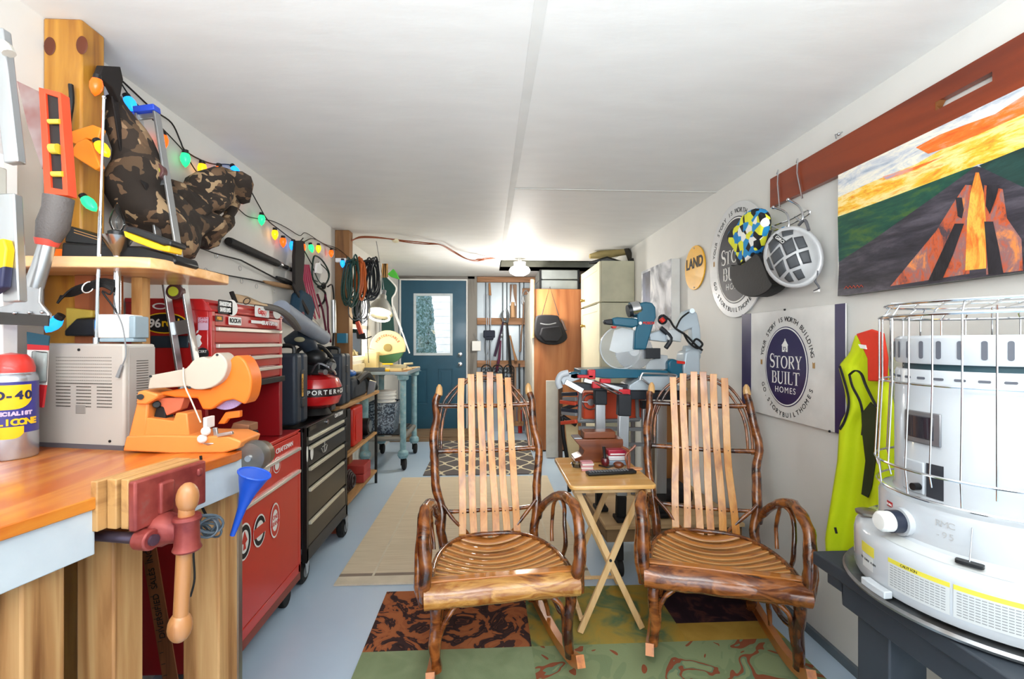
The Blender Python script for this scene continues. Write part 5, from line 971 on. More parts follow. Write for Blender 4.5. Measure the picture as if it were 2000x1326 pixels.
q.put('body', bands('speckled blue granite', [(.45, '1f2a3a'), (.5, '3f5368'), (.58, '8796a4')], 60, .4), o, sol=.008)
q = MB(); q.tube([(-1.2, 4.57, .65), (-.93, 4.57, .65), (-.93, 4.88, .65), (-1.2, 4.88, .65)], .008, 6, closed=True); q.put('rim', mk('slate rim', '55606c', .4), o)
for i in range(4): z = .62+i*.035; q = MB(); q.lathe([(.09, 0), (.1, .03), (.108, .03), (.108, .036)], (-1.06, 4.73, z)); tag(q.put('plastic_tub', WHITE, sol=.002), 'white plastic tub nested in the stack inside the speckled bin', 'tub', 'white tubs stacked in the bin')
# chop saw
CS = mk('cream saw paint', 'dcc78e', .35, var=.04); cs = thing('chop_saw', 'cream and green abrasive chop saw on the pipe-leg table', 'saw', (-1.0, 4.75, .97))
c = P(757, 679, 4.72); q = MB(); Rr = .178
q.prism([(Rr*cos(t), Rr*sin(t)) for t in [PI*i/24-.25 for i in range(27)]]+[(-Rr*.75, -.02), (-.2, -.02), (-.24, -.08), (-.05, -.08)], c, XP, ZP, V(0, .05, 0)); q.put('blade_guard', CS, cs, bev=.004)
q = MB(); q.prism([(Rr*.93*cos(t), Rr*.93*sin(t)) for t in [-.15-(PI-.3)*i/16 for i in range(17)]], c+V(0, .004, 0), XP, ZP, V(0, .04, 0)); pt(q.put('lower_guard', mk('saw green', '3f6b45', .4), cs, bev=.003), 'green lower guard')
q = MB(); q.cyl(c+V(0, -.008, 0), c+V(0, .01, 0), .04, n=20); q.put('arbor_cap', mk('bronze cap', 'a08a50', .4, .5), cs)
m_ = arctext('PORTER+CABLE', .034, c+V(0, -.002, 0), XP, ZP, .125, 150, 30, True, .0006, .001); m_.put('lettering', mk('faded red print', 'd06a4a', .5), cs, smooth=0)
q = MB(); q.lh((-1.22, 4.55, .97), (-.86, 4.95, 1.0)); q.lh((-1.24, 4.6, 1.0), (-1.12, 4.9, 1.16)); q.put('base', CS, cs, bev=.005)
q = MB(); q.lh((-.98, 4.56, 1.0), (-.82, 4.62, 1.035)); q.cyl((-.85, 4.6, 1.04), (-.76, 4.6, 1.045), .012); q.put('vise', mk('pale iron', 'c0b48f', .4, .3), cs, bev=.003)
q = MB(); q.tube(smoothpts([c+V(.02, .02, .02), c+V(.12, .0, .09), c+V(.2, -.02, .07), c+V(.26, -.03, .075)], 4), .014, 8); q.put('handle', GREY, cs) if 0 else None
q = MB(); q.lh((-1.06, 4.53, .971), (-.98, 4.6, .99)); q.lh((-1.05, 4.54, 1.035), (-.95, 4.58, 1.05)); pt(q.put('yellow_tag', YELLOW, cs, bev=.002), 'yellow tag')
for i, (x, y, w) in enumerate(((-.88, 4.66, .05), (-.84, 5.0, .03))): q = MB(); q.beam((x-.1, y, .978+.0*i), (x+.05, y+.2, .978), w, .014); tag(q.put('wood_offcut', wood('pale offcut', 'dcc69a', 'c0a674', 'x', .6), bev=.002), 'pale wood strip on the saw table, %s' % ('nearer the saw' if i == 0 else 'at the far right corner'), 'offcut')
q = MB(); q.lh((-1.22, 4.515, .971), (-1.02, 4.54, 1.01)); tag(q.put('grey_tray', mk('grey tray', '555b60', .5), bev=.003), 'grey tray at the near left of the saw table', 'tray')
# ring lamp
lp = thing('clamp_lamp', 'hanging metal dome lamp with lit ring tube above the saw', 'lamp', P(741, 632, 4.2)); c = P(742, 612, 4.2); tlt = V(.08, .45, 1).normalized()
q = MB(); q.lathe([(.115, .0), (.108, .03), (.09, .075), (.06, .12), (.035, .145), (.03, .185)], c, tlt, 32); q.put('reflector', mk('aluminium dome', 'a9a9a4', .35, .9), lp, sol=.002)
q = MB(); X_, Y_ = frame_for(tlt); q.tube([c-tlt*.035+X_*cos(a)*.09+Y_*sin(a)*.09 for a in [2*PI*i/28 for i in range(28)]], .009, 8, closed=True); pt(q.put('ring_tube', mk('lit ring', 'fff2c8', .3, var=0, emit=5), lp), 'glowing ring tube')
q = MB(); q.cyl(c+tlt*.18, c+tlt*.24, .02); q.tube([c+tlt*.24, P(735, 471, 4.2)], .003, 5); q.put('hanging_wire', GREY, lp)
q = MB(); q.tube(smoothpts([c+V(-.02, 0, .2), c+V(-.09, 0, .14), c+V(-.1, -.01, 0), c+V(-.11, -.02, -.2), c+V(-.1, 0, -.45)], 5), .0035, 6); q.put('flex', BLACK, lp)
pointlight('clamp_lamp_light', c-tlt*.06, 1.4, .07, (1, .86, .58))
# board, sled-like ironing board and bits at the door's left
o = thing('ironing_board', 'dark green board with curved pale edge hanging left of the blue door', 'board', P(760, 640, 5.12)); 
q = MB(); q.poly([P(745, 542, 5.12), P(757, 542, 5.12), P(766, 552, 5.12), P(773, 562, 5.12), P(771, 572, 5.12), P(765, 582, 5.12), P(766, 600, 5.12), P(770, 650, 5.12), P(745, 650, 5.12)], V(0, .03, 0)); q.put('board', mk('dark green cover', '1f4a48', .7), o, bev=.004)
q = MB(); q.tube(smoothpts([P(757, 542, 5.10), P(767, 552, 5.10), P(774, 562, 5.10), P(772, 573, 5.10), P(766, 583, 5.10), P(767, 600, 5.10)], 4), .009, 6); q.put('edge', WHITE, o); q = MB(); q.tube([P(766, 600, 5.10), P(776, 625, 5.08), P(788, 655, 5.02), P(800, 690, 5.02)], .008, 6); q.tube([P(768, 597, 5.10), P(785, 645, 5.08)], .008, 6); q.put('leg', WHITE, o)
q = MB(); q.poly([P(757, 535, 5.15), P(768, 525, 5.15), P(774, 533, 5.15), P(779, 545, 5.15), P(772, 543, 5.15), P(762, 540, 5.15)], V(0, .06, 0)); tag(q.put('green_bag', mk('lime plastic', '4fbf3c', .4)), 'bright green plastic item on top of the dark green board', 'bag')
q = MB(); q.lh(P(757, 690, 5.3), P(747, 545, 5.33)); tag(q.put('picture_frame', mk('grey pale frame', 'a9b0b4', .5), bev=.003), 'pale grey frame standing behind the dark green board', 'frame')
for i in range(3): q = MB(); q.beam(P(747+i*4, 543, 5.2), P(749+i*3, 515, 5.2), .03, .012, YP); tag(q.put('wood_lath', PINE), ['leftmost', 'middle', 'rightmost'][i]+' of three wood laths standing behind the dark green board', 'lath')
o = thing('wood_clamp', 'red-handled tool hanging on the window side by the lamp', 'tool', P(703, 655, 4.1)); q = MB(); q.tube([P(698, 628, 4.1), P(702, 640, 4.1), P(706, 652, 4.1)], [.02, .024, .02], 8); pt(q.put('grip', mk('faded red grip', 'b5402c', .5), o), 'red grip'); q = MB(); q.poly([P(695, 645, 4.11), P(712, 650, 4.11), P(714, 662, 4.11), P(697, 662, 4.11)], V(0, .02, 0)); q.tube(smoothpts([P(703, 660, 4.1), P(712, 662, 4.1), P(726, 657, 4.1)], 4), .006, 6); q.put('frame', IRON, o, bev=.003); o.name = 'hand_drill'
q = MB(); q.lh(P(676, 670, 3.55), P(662, 651, 3.6)); tag(q.put('blue_box', mk('turquoise box', '1f6a86', .5), bev=.003), 'small turquoise blue box on the far post', 'box')
q = MB(); q.lh((XL+.003, 4.17, .75), (XL+.03, 4.98, 1.05)); tag(q.put('cream_board', mk('cream board', 'e3d3ad', .6)), 'cream board on the wall below the side window', 'board')
o = thing('garden_hose', 'dark hanging cable against the side window', 'cable', P(700, 600, 4.0)); q = MB(); q.tube(smoothpts([P(681, 560, 3.85), P(682, 620, 3.86), P(684, 628, 3.86)], 4), .012, 7); q.put('cable', RUBBER, o); o.name = 'hanging_cable'
# ================================================================ BACK WALL TOOLS
TY = YB-.09
def Bk(px, py, dy=0): return P(px, py, TY-dy)
METD = mk('worn steel tool', '7a7f84', .35, .8); ASH = wood('ash handle', 'a2754c', '7a5230', 'z', .5, sc=3)
def tool(name, label, cat): return thing(name, label, cat, Bk(980, 760))
q = MB(); q.lh(Bk(922, 685), Bk(939, 666, .03)); sw = tag(q.put('switch_box', WHITE, bev=.004), 'white switch box on the timber beside the blue door', 'switch')
q = MB(); q.tube(smoothpts([Bk(936, 667), Bk(930, 660), Bk(927, 650)], 3), .004, 5); q.put('cable', GREY, sw)
o = tool('long_skewer', 'long thin metal rods with wood handle hanging left on the corrugated wall', 'rod')
q = MB()
for x in (950, 954, 958): q.tube([Bk(x, 575), Bk(x+.5, 640), Bk(x, 700), Bk(x, 740)], .006, 5)
q.put('rod', METD, o); q = MB(); q.tube([Bk(956, 553), Bk(957, 577)], [.014, .02], 8); q.put('handle', ASH, o); o.name = 'barbecue_skewers'
o = tool('brush', 'dark blue-black bundle hanging on the corrugated wall above the iron fence', 'gloves'); q = MB(); q.lh(Bk(944, 660), Bk(967, 645, .05)); q.lh(Bk(947, 664), Bk(964, 655, .05)); q.put('body', mk('navy cloth', '232a3a', .8), o, bev=.015); q = MB(); q.tube(smoothpts([Bk(948, 662), Bk(946, 680), Bk(950, 694), Bk(956, 680), Bk(958, 664)], 4), .005, 6); q.put('wire', METD, o); o.name = 'work_gloves'
o = tool('loppers', 'long loppers with black and purple handles hanging open on the back wall', 'loppers')
q = MB(); q.tube([Bk(983, 628, .03), Bk(978, 650, .03), Bk(972, 675, .03), Bk(966, 696, .03)], [.012, .014, .018, .018], 8); q.put('handle', mk('violet black grip', '35203a', .5), o); q = MB(); q.tube([Bk(990, 628, .04), Bk(993, 660, .04), Bk(995, 690, .04), Bk(998, 730, .04)], [.012, .016, .02, .02], 8); q.put('handle', BLACK, o)
q = MB(); q.tube(smoothpts([Bk(984, 628, .04), Bk(980, 615, .04), Bk(984, 606, .04)], 4), [.02, .02, .018, .016, .014, .012, .01, .008, .004], 7); q.tube(smoothpts([Bk(990, 630, .04), Bk(993, 615, .04), Bk(989, 602, .04)], 4), [.022, .022, .018, .016, .014, .012, .01, .008, .004], 7); q.ell(Bk(986, 628, .05), .02); q.put('blade', METD, o)
o = tool('loppers', 'short loppers with dark red-tipped handles below the long loppers', 'loppers'); q = MB(); q.tube([Bk(978, 665, .05), Bk(975, 700, .05), Bk(969, 727, .05)], [.012, .02, .02], 8); q.put('handle', mk('plum grip', '5a1f3c', .5), o); q = MB(); q.tube([Bk(996, 655, .06), Bk(1003, 685, .06), Bk(1008, 704, .06)], [.012, .012, .022], 8); q.put('handle', ASH, o); q = MB(); q.ell(Bk(980, 655, .05), (.02, .01, .03)); q.put('blade', METD, o)
o = tool('hand_sickle', 'broad-bladed tool with pale wood handle hanging point up on the wall', 'tool'); q = MB(); q.poly([Bk(1001, 552), Bk(1003, 575), Bk(1006, 590), Bk(1008, 597), Bk(995, 597), Bk(998, 588), Bk(999, 570)], V(0, .01, 0)); q.put('blade', METD, o); q = MB(); q.tube([Bk(1002, 590), Bk(1001, 600), Bk(1002, 620)], [.024, .03, .034], 12); pt(q.put('handle', mk('pale wood handle', 'cfa377', .5), o), 'pale wood handle'); o.name = 'garden_shears'
q = MB(); q.beam(P(960, 717, TY-.02)+V(.0, 0, .0), P(1000, 717, TY-.02), .03, .02); q = None
o = tool('axe', 'axe with brown handle hanging head up at the right of the corrugated wall', 'axe'); q = MB(); q.tube(smoothpts([Bk(1023, 582), Bk(1022, 620), Bk(1018, 655), Bk(1017, 680), Bk(1015, 687)], 4), [.02]*13+[.02, .024, .026, .026], 9, flat=.6); q.put('handle', wood('axe handle', '8a6a50', '684a34', 'z', .5), o); q = MB(); q.poly([Bk(1019, 577), Bk(1026, 580), Bk(1030, 592), Bk(1022, 597), Bk(1018, 590)], V(0, .03, 0)); q.put('head', METD, o, bev=.003)
o = tool('pruning_saw', 'long dark saw hanging beside the axe on the back wall', 'saw'); q = MB(); q.poly([Bk(1027, 585), Bk(1032, 600), Bk(1037, 650), Bk(1036, 655), Bk(1031, 640), Bk(1027, 610)], V(0, .008, 0)); q.put('blade', METD, o); q = MB(); q.tube(smoothpts([Bk(1024, 590, .02), Bk(1022, 575, .02), Bk(1028, 567, .02), Bk(1033, 578, .02), Bk(1031, 598, .02)], 4), .01, 7); q.put('handle', mk('pale grey metal', 'b3b6b8', .3, .6), o); q = MB(); q.tube([Bk(1037, 655), Bk(1038, 668)], .022, 8); q.put('grip', BLACK, o); o.name = 'hand_saw'
q = MB(); q.cyl(P(1040, 546, 5.17), P(1040, 660, 5.17), .024, n=14); tag(q.put('wooden_pole', wood('pale pole', 'cfb78c', 'b09a6e', 'z', .6)), 'thick pale wooden pole fixed upright beside the wooden wardrobe', 'pole')
q = MB(); q.lh(Bk(1020, 576, -.02), Bk(1035, 563, 0)); tag(q.put('wood_block', STUD), 'small wood block nailed behind the axe head', 'block')
o = tool('iron_edging', 'black scrolled iron garden edging leaning on the back wall', 'fence panel'); q = MB()
for i in range(3):
    cx_ = 950+i*22; q.tube([Bk(cx_-9, 800, .1)]+arc(Bk(cx_, 722, .1), .068, 180, 0, 10, XP, ZP)+[Bk(cx_+9, 800, .1)], .009, 6)
    for s in (-1, 1):
        for yy in (722, 737): q.tube([Bk(cx_+s*5, yy, .1)+V(s*cos(t)*(.012+.012*t/PI), 0, sin(t)*(.012+.012*t/PI)) for t in [i_*PI/6 for i_ in range(11)]], .006, 5)
for yy in (728, 745): q.tube([Bk(940, yy, .1), Bk(1004, yy, .1)], .006, 5)
q.put('scrollwork', IRON, o)
q = MB(); q.tube([Bk(1014, 710, .05), Bk(1015, 800, .05)], .012, 7); q.mi = 1; q.tube([Bk(1015, 800, .05), Bk(1016, 845, .05)], .03, 8); tag(q.put('garden_spade', [BLACK, REDB]), 'dark-handled spade standing against the studs', 'spade')
q = MB(); q.tube([Bk(1013, 760, .15), Bk(1015, 825, .15)], .02, 8); q.lh(Bk(1005, 832, .15), Bk(1022, 822, .1)); tag(q.put('sledgehammer', [ASH]), 'hammer with wood handle standing at the foot of the studs', 'hammer')
# ================================================================ RIGHT SIDE: FAR CORNER
wx0 = P(1043, 700, 5.2).x; wx1 = P(1137, 700, 5.2).x
wr = thing('wardrobe', 'tall orange-brown plywood cabinet standing near the back right corner', 'cabinet', (.8, 5.8, 0))
PLY = wood('orange plywood', 'a8683a', '935428', 'z', .5, sc=1.5, c3='b57848', bump=.03)
q = MB(); q.lh((wx0, 5.2, .02), (wx1, 6.3, P(0, 558, 5.2).z)); q.put('body', PLY, wr, bev=.002)
q = MB(); q.lh((wx0-.02, 5.2, .03), (wx0, 6.3, P(0, 556, 5.2).z+.004)); pt(q.put('door_edge', mk('pale edge', 'd6d2c6', .5), wr, bev=.002), 'pale painted edge')
q = MB(); q.lh((wx0+.05, 5.22, 0), (wx1, 5.25, .02)); q.put('plinth', BLACK, wr)
fc = thing('aluminium_case', 'silver aluminium case lying on top of the orange plywood cabinet', 'case', P(1090, 557, 5.3)); FZ = P(0, 558, 5.2).z+.001
a = P(1054, 557, 5.25); b_ = P(1131, 527, 5.25); q = MB(); q.lh((a.x, 5.25, FZ), (b_.x, 5.75, lerp(FZ, b_.z, .48))); q.put('lower_shell', mk('case silver', '9da3a2', .4, .6), fc, bev=.008); q = MB(); q.lh((a.x, 5.25, lerp(FZ, b_.z, .52)), (b_.x, 5.75, b_.z)); q.put('lid', mk('case silver', '9da3a2', .4, .6), fc, bev=.008)
q = MB(); q.lh((b_.x-.02, 5.24, FZ), (b_.x+.004, 5.26, b_.z)); q.lh((a.x-.003, 5.24, FZ), (a.x+.02, 5.26, b_.z)); q.put('corner_guard', IRON, fc, bev=.003)
kb = thing('camera_bag', 'black padded camera bag hanging by a cord on the plywood cabinet', 'bag', P(1076, 672, 5.1)); KN = mk('black nylon', '1b1b20', .75, bump=.2)
pts = [(1047, 622), (1054, 615), (1088, 616), (1094, 625), (1108, 654), (1104, 666), (1088, 673), (1066, 672), (1050, 662), (1045, 645)]
q = MB(); q.poly([P(x, y, 5.08) for x, y in smooth2(pts)], V(0, .1, 0)); q.put('body', KN, kb, bev=.02, seg=3); q = MB(); q.poly([P(x, y, 5.05) for x, y in ((1058, 640), (1094, 636), (1100, 655), (1090, 668), (1064, 667), (1054, 655))], V(0, .05, 0)); q.put('front_pocket', KN, kb, bev=.015, seg=3)
q = MB(); q.tube(smoothpts([P(1055, 632, 5.04), P(1070, 634, 5.03), P(1086, 631, 5.04)], 4), .008, 6); pt(q.put('handle', GREY, kb), 'grey handle'); q = MB(); q.poly([P(1095, 622, 5.08), P(1101, 628, 5.08), P(1108, 646, 5.08), P(1103, 645, 5.08)], V(0, .05, 0)); pt(q.put('side_flap', mk('brown grey flap', '6b5a55', .7), kb, bev=.005), 'brown-grey flap')
q = MB(); q.tube([P(1058, 616, 5.1), P(1074, 560, 5.17), P(1091, 616, 5.1)], .006, 6); q.put('cord', mk('brown cord2', '3a2a20', .6), kb)
q = MB(); q.lh((P(1067, 0, 4.9).x, 4.9, .01), (P(1090, 0, 4.9).x, 4.93, P(0, 748, 4.9).z)); tag(q.put('white_board', mk('white panel', 'd9d6cc', .5), bev=.002), 'narrow white board leaning on the plywood cabinet', 'board')
q = MB(); q.lh((P(1091, 0, 4.85).x, 4.85, .01), (P(1099, 0, 4.85).x, 4.88, P(0, 760, 4.85).z)); tag(q.put('dark_board', wood('dark plank', '4a3426', '33231a', 'z', .6), bev=.002), 'narrow dark brown board beside the white board', 'board')
# cream cabinets
CC = mk('cream cabinet', 'cfcab0', .45, var=.04); cy0 = Q(1240, 600, XR).y; cxf = P(1175, 600, cy0).x; cy1 = 5.15
z2 = P(1175, 509, cy0).z; z1 = P(1175, 590, cy0).z
for nm, lab, za, zb, ky in (('cream_cabinet', 'upper cream wall cabinet of the pair at the back right', z1+.004, z2, .05), ('cream_cabinet', 'tall lower cream cabinet of the pair at the back right', .02, z1-.004, -.12)):
    o = thing(nm, lab, 'cabinet', ((cxf+XR)/2, (cy0+cy1)/2, za)); q = MB(); q.lh((cxf, cy0, za), (XR-.004, cy1, zb)); q.put('body', mk('cream side', 'b9b79f', .5), o, bev=.002)
    q = MB(); x = cxf-.02; q.lh((x+.006, cy0+.005, za+.005), (cxf-.001, cy1-.005, zb-.005))
    for s in ((cy0+.004, cy0+.09, za, zb), (cy1-.09, cy1-.004, za, zb), (cy0+.09, cy1-.09, zb-.08, zb-.004), (cy0+.09, cy1-.09, za+.004, za+.08)): q.lh((x, s[0], s[2]+.003), (x+.006, s[1], s[3]-.003))
    dd = q.put('door', CC, o, bev=.002); q = MB(); hz_ = (za+.07) if ky > 0 else (zb-.2); q.cyl((x, cy1-.2, hz_), (x-.025, cy1-.2, hz_), .012); q.ell((x-.03, cy1-.2, hz_), .018); pt(q.put('knob', mk('brass', 'a58a4a', .35, .8), dd), 'brass knob')
kj = thing('cap_and_gear_bag', 'khaki and black cloth bag with a ball cap end lying on the cream cabinet', 'bag', P(1205, 515, 4.5)); kj.name = 'gear_bag'
KH = mk('khaki cloth', 'a08f5e', .85, bump=.2)
q = MB(); q.tube([P(1152, 501, 4.55), P(1180, 498, 4.55), P(1205, 493, 4.5), P(1228, 488, 4.45)], [.03, .06, .06, .05], 12, nz=.3, flat=.7); q.put('body', KH, kj, smooth=75); q = MB(); q.tube([P(1150, 514, 4.5), P(1185, 508, 4.47), P(1215, 516, 4.45)], [.015, .035, .03], 9, nz=.2); q.put('dark_panel', BLACK, kj)
q = MB(); q.tube([P(1222, 484, 4.42), P(1230, 498, 4.4), P(1233, 510, 4.4)], [.02, .035, .03], 9); q.put('strap', mk('olive black', '2e2a20', .8), kj); q = MB(); q.ell(P(1237, 513, 4.33), (.05, .03, .045)); q.put('round_end', BLACK, kj)
# ================================================================ RIGHT WALL
U = -YP; N_ = -XP; WXF = XR-.004
def Rw(px, py, off=.004): return Q(px, py, XR-off)
sp = thing('small_painting', 'small grey and white abstract canvas beside the cream cabinet', 'painting', Q(1290, 640, 1.32))
XF_ = 1.322; a = Q(1311, 505, XF_); b_ = Q(1253, 640, XF_); q = MB(); q.lh((XF_+.001, a.y, 1.35), (XR-.002, b_.y, a.z)); q.put('canvas_edge', mk('canvas white', 'dcdcd8', .6), sp, bev=.002)
q = MB(); q.lh((XF_-.001, a.y, 1.35), (XF_+.001, b_.y, a.z)); q.put('picture', bands('abstract grey', [(.3, '33363c'), (.42, '7d828c'), (.55, 'c3c6cc'), (.7, 'e6e6e4')], 4, .5, 6, 1.5, bump=.1), sp)
yy = lerp(a.y, b_.y, .85); q = MB(); q.lh((XF_-.0016, yy-.12, 1.5), (XF_-.001, yy+.06, a.z-.02)); pt(q.put('blue_patch', bands('blue grey paint', [(.4, '2d3140'), (.6, '5d6684')], 3, .5), sp), 'blue-grey patch')
YS = mk('enamel yellow', 'eeb012', .4, coat=.1); ls = thing('land_sign', 'round yellow enamel sign with black LAND lettering', 'sign', Rw(1356, 567)); c = Q(1356, 523, XR-.012)
q = MB(); q.prism(disc(.148, 48), c, U, ZP, V(.008, 0, 0)); q.put('disc', YS, ls, bev=.002); text('lettering', 'LAND', .098, c+V(-.001, 0, .03), U, ZP, INK, ls, .0006, offset=.003, sx=.95)
q = MB()
for s in (-1, 1): q.ell(c+V(-.001, 0, s*.132), .005)
q.put('screw', STEEL, ls)
# serif letters made of strokes
def ribbon(m_, pts, ws, f):
    N = len(pts); L_ = []; R_ = []
    for i, p in enumerate(pts):
        a = pts[max(0, i-1)]; b = pts[min(N-1, i+1)]; dx, dy = b[0]-a[0], b[1]-a[1]; l = math.hypot(dx, dy) or 1; w = ws[i] if isinstance(ws, (list, tuple)) else ws
        L_.append((p[0]-dy/l*w/2, p[1]+dx/l*w/2)); R_.append((p[0]+dy/l*w/2, p[1]-dx/l*w/2))
    for i in range(N-1): m_.add([f(*L_[i]), f(*R_[i]), f(*R_[i+1]), f(*L_[i+1])], [(0, 1, 2, 3)])
def el(cx, cy, rx, ry, a0, a1, n=14): return [(cx+rx*cos(math.radians(a0+(a1-a0)*i/n)), cy+ry*sin(math.radians(a0+(a1-a0)*i/n))) for i in range(n+1)]
def owid(pts, cx, rx, lo, hi): return [lo+(hi-lo)*abs((p[0]-cx)/rx) for p in pts]
TK, TN = .17, .065
def SER(x, y, w=.34): return ([(x-w/2, y), (x+w/2, y)], .045)
def glyph(ch):
    if ch == 'I': return .36, [([(.18, 0), (.18, 1)], TK), SER(.18, .02), SER(.18, .98)]
    if ch == 'T': return .78, [([(.39, 0), (.39, 1)], TK), ([(.02, .965), (.76, .965)], .07), ([(.03, .97), (.03, .78)], .04), ([(.75, .97), (.75, .78)], .04), SER(.39, .02)]
    if ch == 'L': return .66, [([(.17, 0), (.17, 1)], TK), ([(.1, .035), (.62, .035)], .07), ([(.62, .03), (.64, .26)], .045), SER(.17, .98)]
    if ch == 'U': p = el(.42, .3, .27, .28, 180, 360); return .84, [([(.15, .3), (.15, 1)], TK), ([(.69, .3), (.69, 1)], TN), (p, [lerp(TK, TN, i/14) for i in range(15)]), SER(.15, .98), SER(.69, .98, .28)]
    if ch == 'O': p = el(.44, .5, .36, .47, 0, 360, 28); return .88, [(p, owid(p, .44, .36, .06, .17))]
    if ch == 'Y': return .8, [([(.12, .98), (.4, .45)], TK*.9), ([(.68, .98), (.4, .45)], TN), ([(.4, 0), (.4, .5)], TK), SER(.4, .02), SER(.13, .98, .28), SER(.68, .98, .24)]
    if ch == 'R': p = [(.2, .97), (.4, .97)]+el(.4, .74, .25, .23, 90, -90)+[(.2, .51)]; return .82, [([(.18, 0), (.18, 1)], TK), (p, [.05]*2+[.05+.11*sin(PI*i/14) for i in range(15)]+[.05]), ([(.38, .52), (.74, .02)], TK*.85), SER(.18, .02), SER(.14, .98, .2)]
    if ch == 'B': p = [(.2, .97), (.36, .97)]+el(.36, .75, .22, .22, 90, -90)+[(.2, .53)]; p2 = [(.2, .53), (.4, .53)]+el(.4, .28, .26, .25, 90, -90)+[(.2, .03)]; w_ = [.05]*2+[.05+.11*sin(PI*i/14) for i in range(15)]+[.05]; return .74, [([(.18, 0), (.18, 1)], TK), (p, w_), (p2, w_), SER(.12, .02, .16), SER(.12, .98, .16)]
    if ch == 'S': p = el(.32, .73, .21, .24, 50, 270, 14)+el(.32, .26, .23, .23, 90, -140, 14); w_ = [.05+.11*abs(sin(PI*(i)/29*1.0))**1 for i in range(30)]; return .64, [(p, w_), ([(.5, .98), (.5, .76)], .04), ([(.08, .02), (.08, .26)], .04)]
def serif(word, size, c, u, v, mat, parent, nm='lettering', sx=.95, gap=.06):
    tot = sum(glyph(ch)[0] for ch in word)+gap*(len(word)-1); x = -tot/2; m_ = MB(); w = u.cross(v)
    for ch in word:
        g = glyph(ch); sz = size*(1.18 if ch == 'S' else 1)
        for pts, ws in g[1]: ribbon(m_, pts, ws, lambda a, b: Vector(c)+u*((a*(sz/size)+x)*size*sx)+v*((b*(sz/size)-.5)*size))
        x += g[0]+gap
    return m_.put(nm, mat, parent, smooth=0)
def house(c, s, parent, mat, bg):
    q = MB(); q.prism([(-.5, -.55), (.5, -.55), (.5, .25), (.62, .2), (.1, .85), (.1, 1.0), (-.05, 1.0), (-.05, .8), (-.62, .2), (-.5, .25)], c, U*s, ZP*s, V(-.0006, 0, 0)); h = q.put('house_emblem', mat, parent); q = MB()
    for x, y in ((-.28, -.1), (.0, -.1), (-.28, -.3), (.12, -.3)): q.prism([(x, y), (x+.16, y), (x+.16, y+.15), (x, y+.15)], c+V(-.0009, 0, 0), U*s, ZP*s, V(-.0005, 0, 0))
    q.prism([(.0, -.55), (.16, -.55), (.16, -.35), (0, -.35)], c+V(-.0009, 0, 0), U*s, ZP*s, V(-.0005, 0, 0)); q.put('house_windows', bg, h)
def storysign(o, c, k, navy, top_arc, bot_arc, gold, a_in, gx):
    """k = radius of the dark disc"""
    q = MB(); q.prism(disc(k*1.055, 64, k*1.28), c+V(-.0004, 0, 0), U, ZP, V(-.0006, 0, 0)); rg = q.put('ring', navy, o); q = MB(); q.prism(disc(k*1.025, 64, k*1.25), c+V(-.0012, 0, 0), U, ZP, V(-.0004, 0, 0)); q.put('ring_gap', PAPER, rg)
    q = MB(); q.prism(disc(k*.985, 64, k*1.21), c+V(-.0018, 0, 0), U, ZP, V(-.0004, 0, 0)); q.put('oval', navy, o)
    f = V(-.0026, 0, 0)
    serif('STORY', k*.40, c+f+ZP*k*.14, U, ZP, PAPER, o); serif('BUILT', k*.40, c+f-ZP*k*.36, U, ZP, PAPER, o); text('lettering', 'HOMES', k*.27, c+f-ZP*k*.76, U, ZP, PAPER, o, .0002, space=1.25)
    house(c+f+ZP*k*.62, k*.27, o, PAPER, navy)
bs = thing('story_sign_oval', 'round white house-builder sign with dark oval, higher of the two lettered signs', 'sign', Rw(1436, 618)); bs.name = 'round_sign'
c = Q(1436, 508, XR-.012); NV = mk('near black navy', '12162a', .45, var=.03); Rs = .298
WS = mk('glossy sign white', 'd0d1d1', .35, coat=.1, var=.02)
q = MB(); q.prism(disc(Rs, 64, Rs*1.08), c, U, ZP, V(.008, 0, 0)); q.put('plate', WS, bs, bev=.0015)
storysign(bs, c, .19, NV, 0, 0, 0, 0, 0)
def arcell(s, size, c, k, a0, a1, outward, mat, parent, ry=1.2):
    m_ = MB(); n = len(s)
    for i, ch in enumerate(s):
        if ch == ' ': continue
        a = math.radians(a0+(a1-a0)*i/(n-1)); p = c+U*cos(a)*k+ZP*sin(a)*k*ry; nr = (U*cos(a)*ry+ZP*sin(a)).normalized(); up = nr if outward else -nr; right = up.cross(-XP)*1
        right = -(up.cross(XP)); right = up.cross(U.cross(ZP)); t = text('', ch, size, p, right, up, None, None, .0003); m_.add(t.v, t.f)
    return m_.put('lettering', mat, parent, smooth=0)
arcell('YOUR STORY IS WORTH BUILDING', .036, c+V(-.001, 0, 0), .242, 168, 12, True, INK, bs, 1.13); arcell('GO.STORYBUILTHOMES.COM', .036, c+V(-.001, 0, 0), .248, 202, 338, False, INK, bs, 1.13)
TAN = mk('tan block', 'b08a55', .5)
for a in (176, 4): q = MB(); p = c+U*cos(math.radians(a))*.24+ZP*sin(math.radians(a))*.26; q.prism([(-.009, -.016), (.009, -.016), (.009, .016), (0, .01), (-.009, .016)], p, U, ZP, V(-.0008, 0, 0)); q.put('tan_mark', TAN, bs)
rs = thing('rectangular_sign', 'rectangular white sign with purple oval and side bands hung low on the right wall', 'sign', Rw(1550, 850)); TLc, TRc, BRc = Q(1450, 611, 1.375), Q(1652, 597, 1.375), Q(1636, 850, 1.375)
ya_, yb_2 = TRc.y, TLc.y; zt, zb = 1.41, .90
q = MB(); q.lh((1.373, ya_, zb), (1.379, yb_2, zt)); q.put('plate', mk('sign board white', 'dad9d5', .35), rs, bev=.001)
PU = mk('deep purple', '2a2350', .35, var=.03)
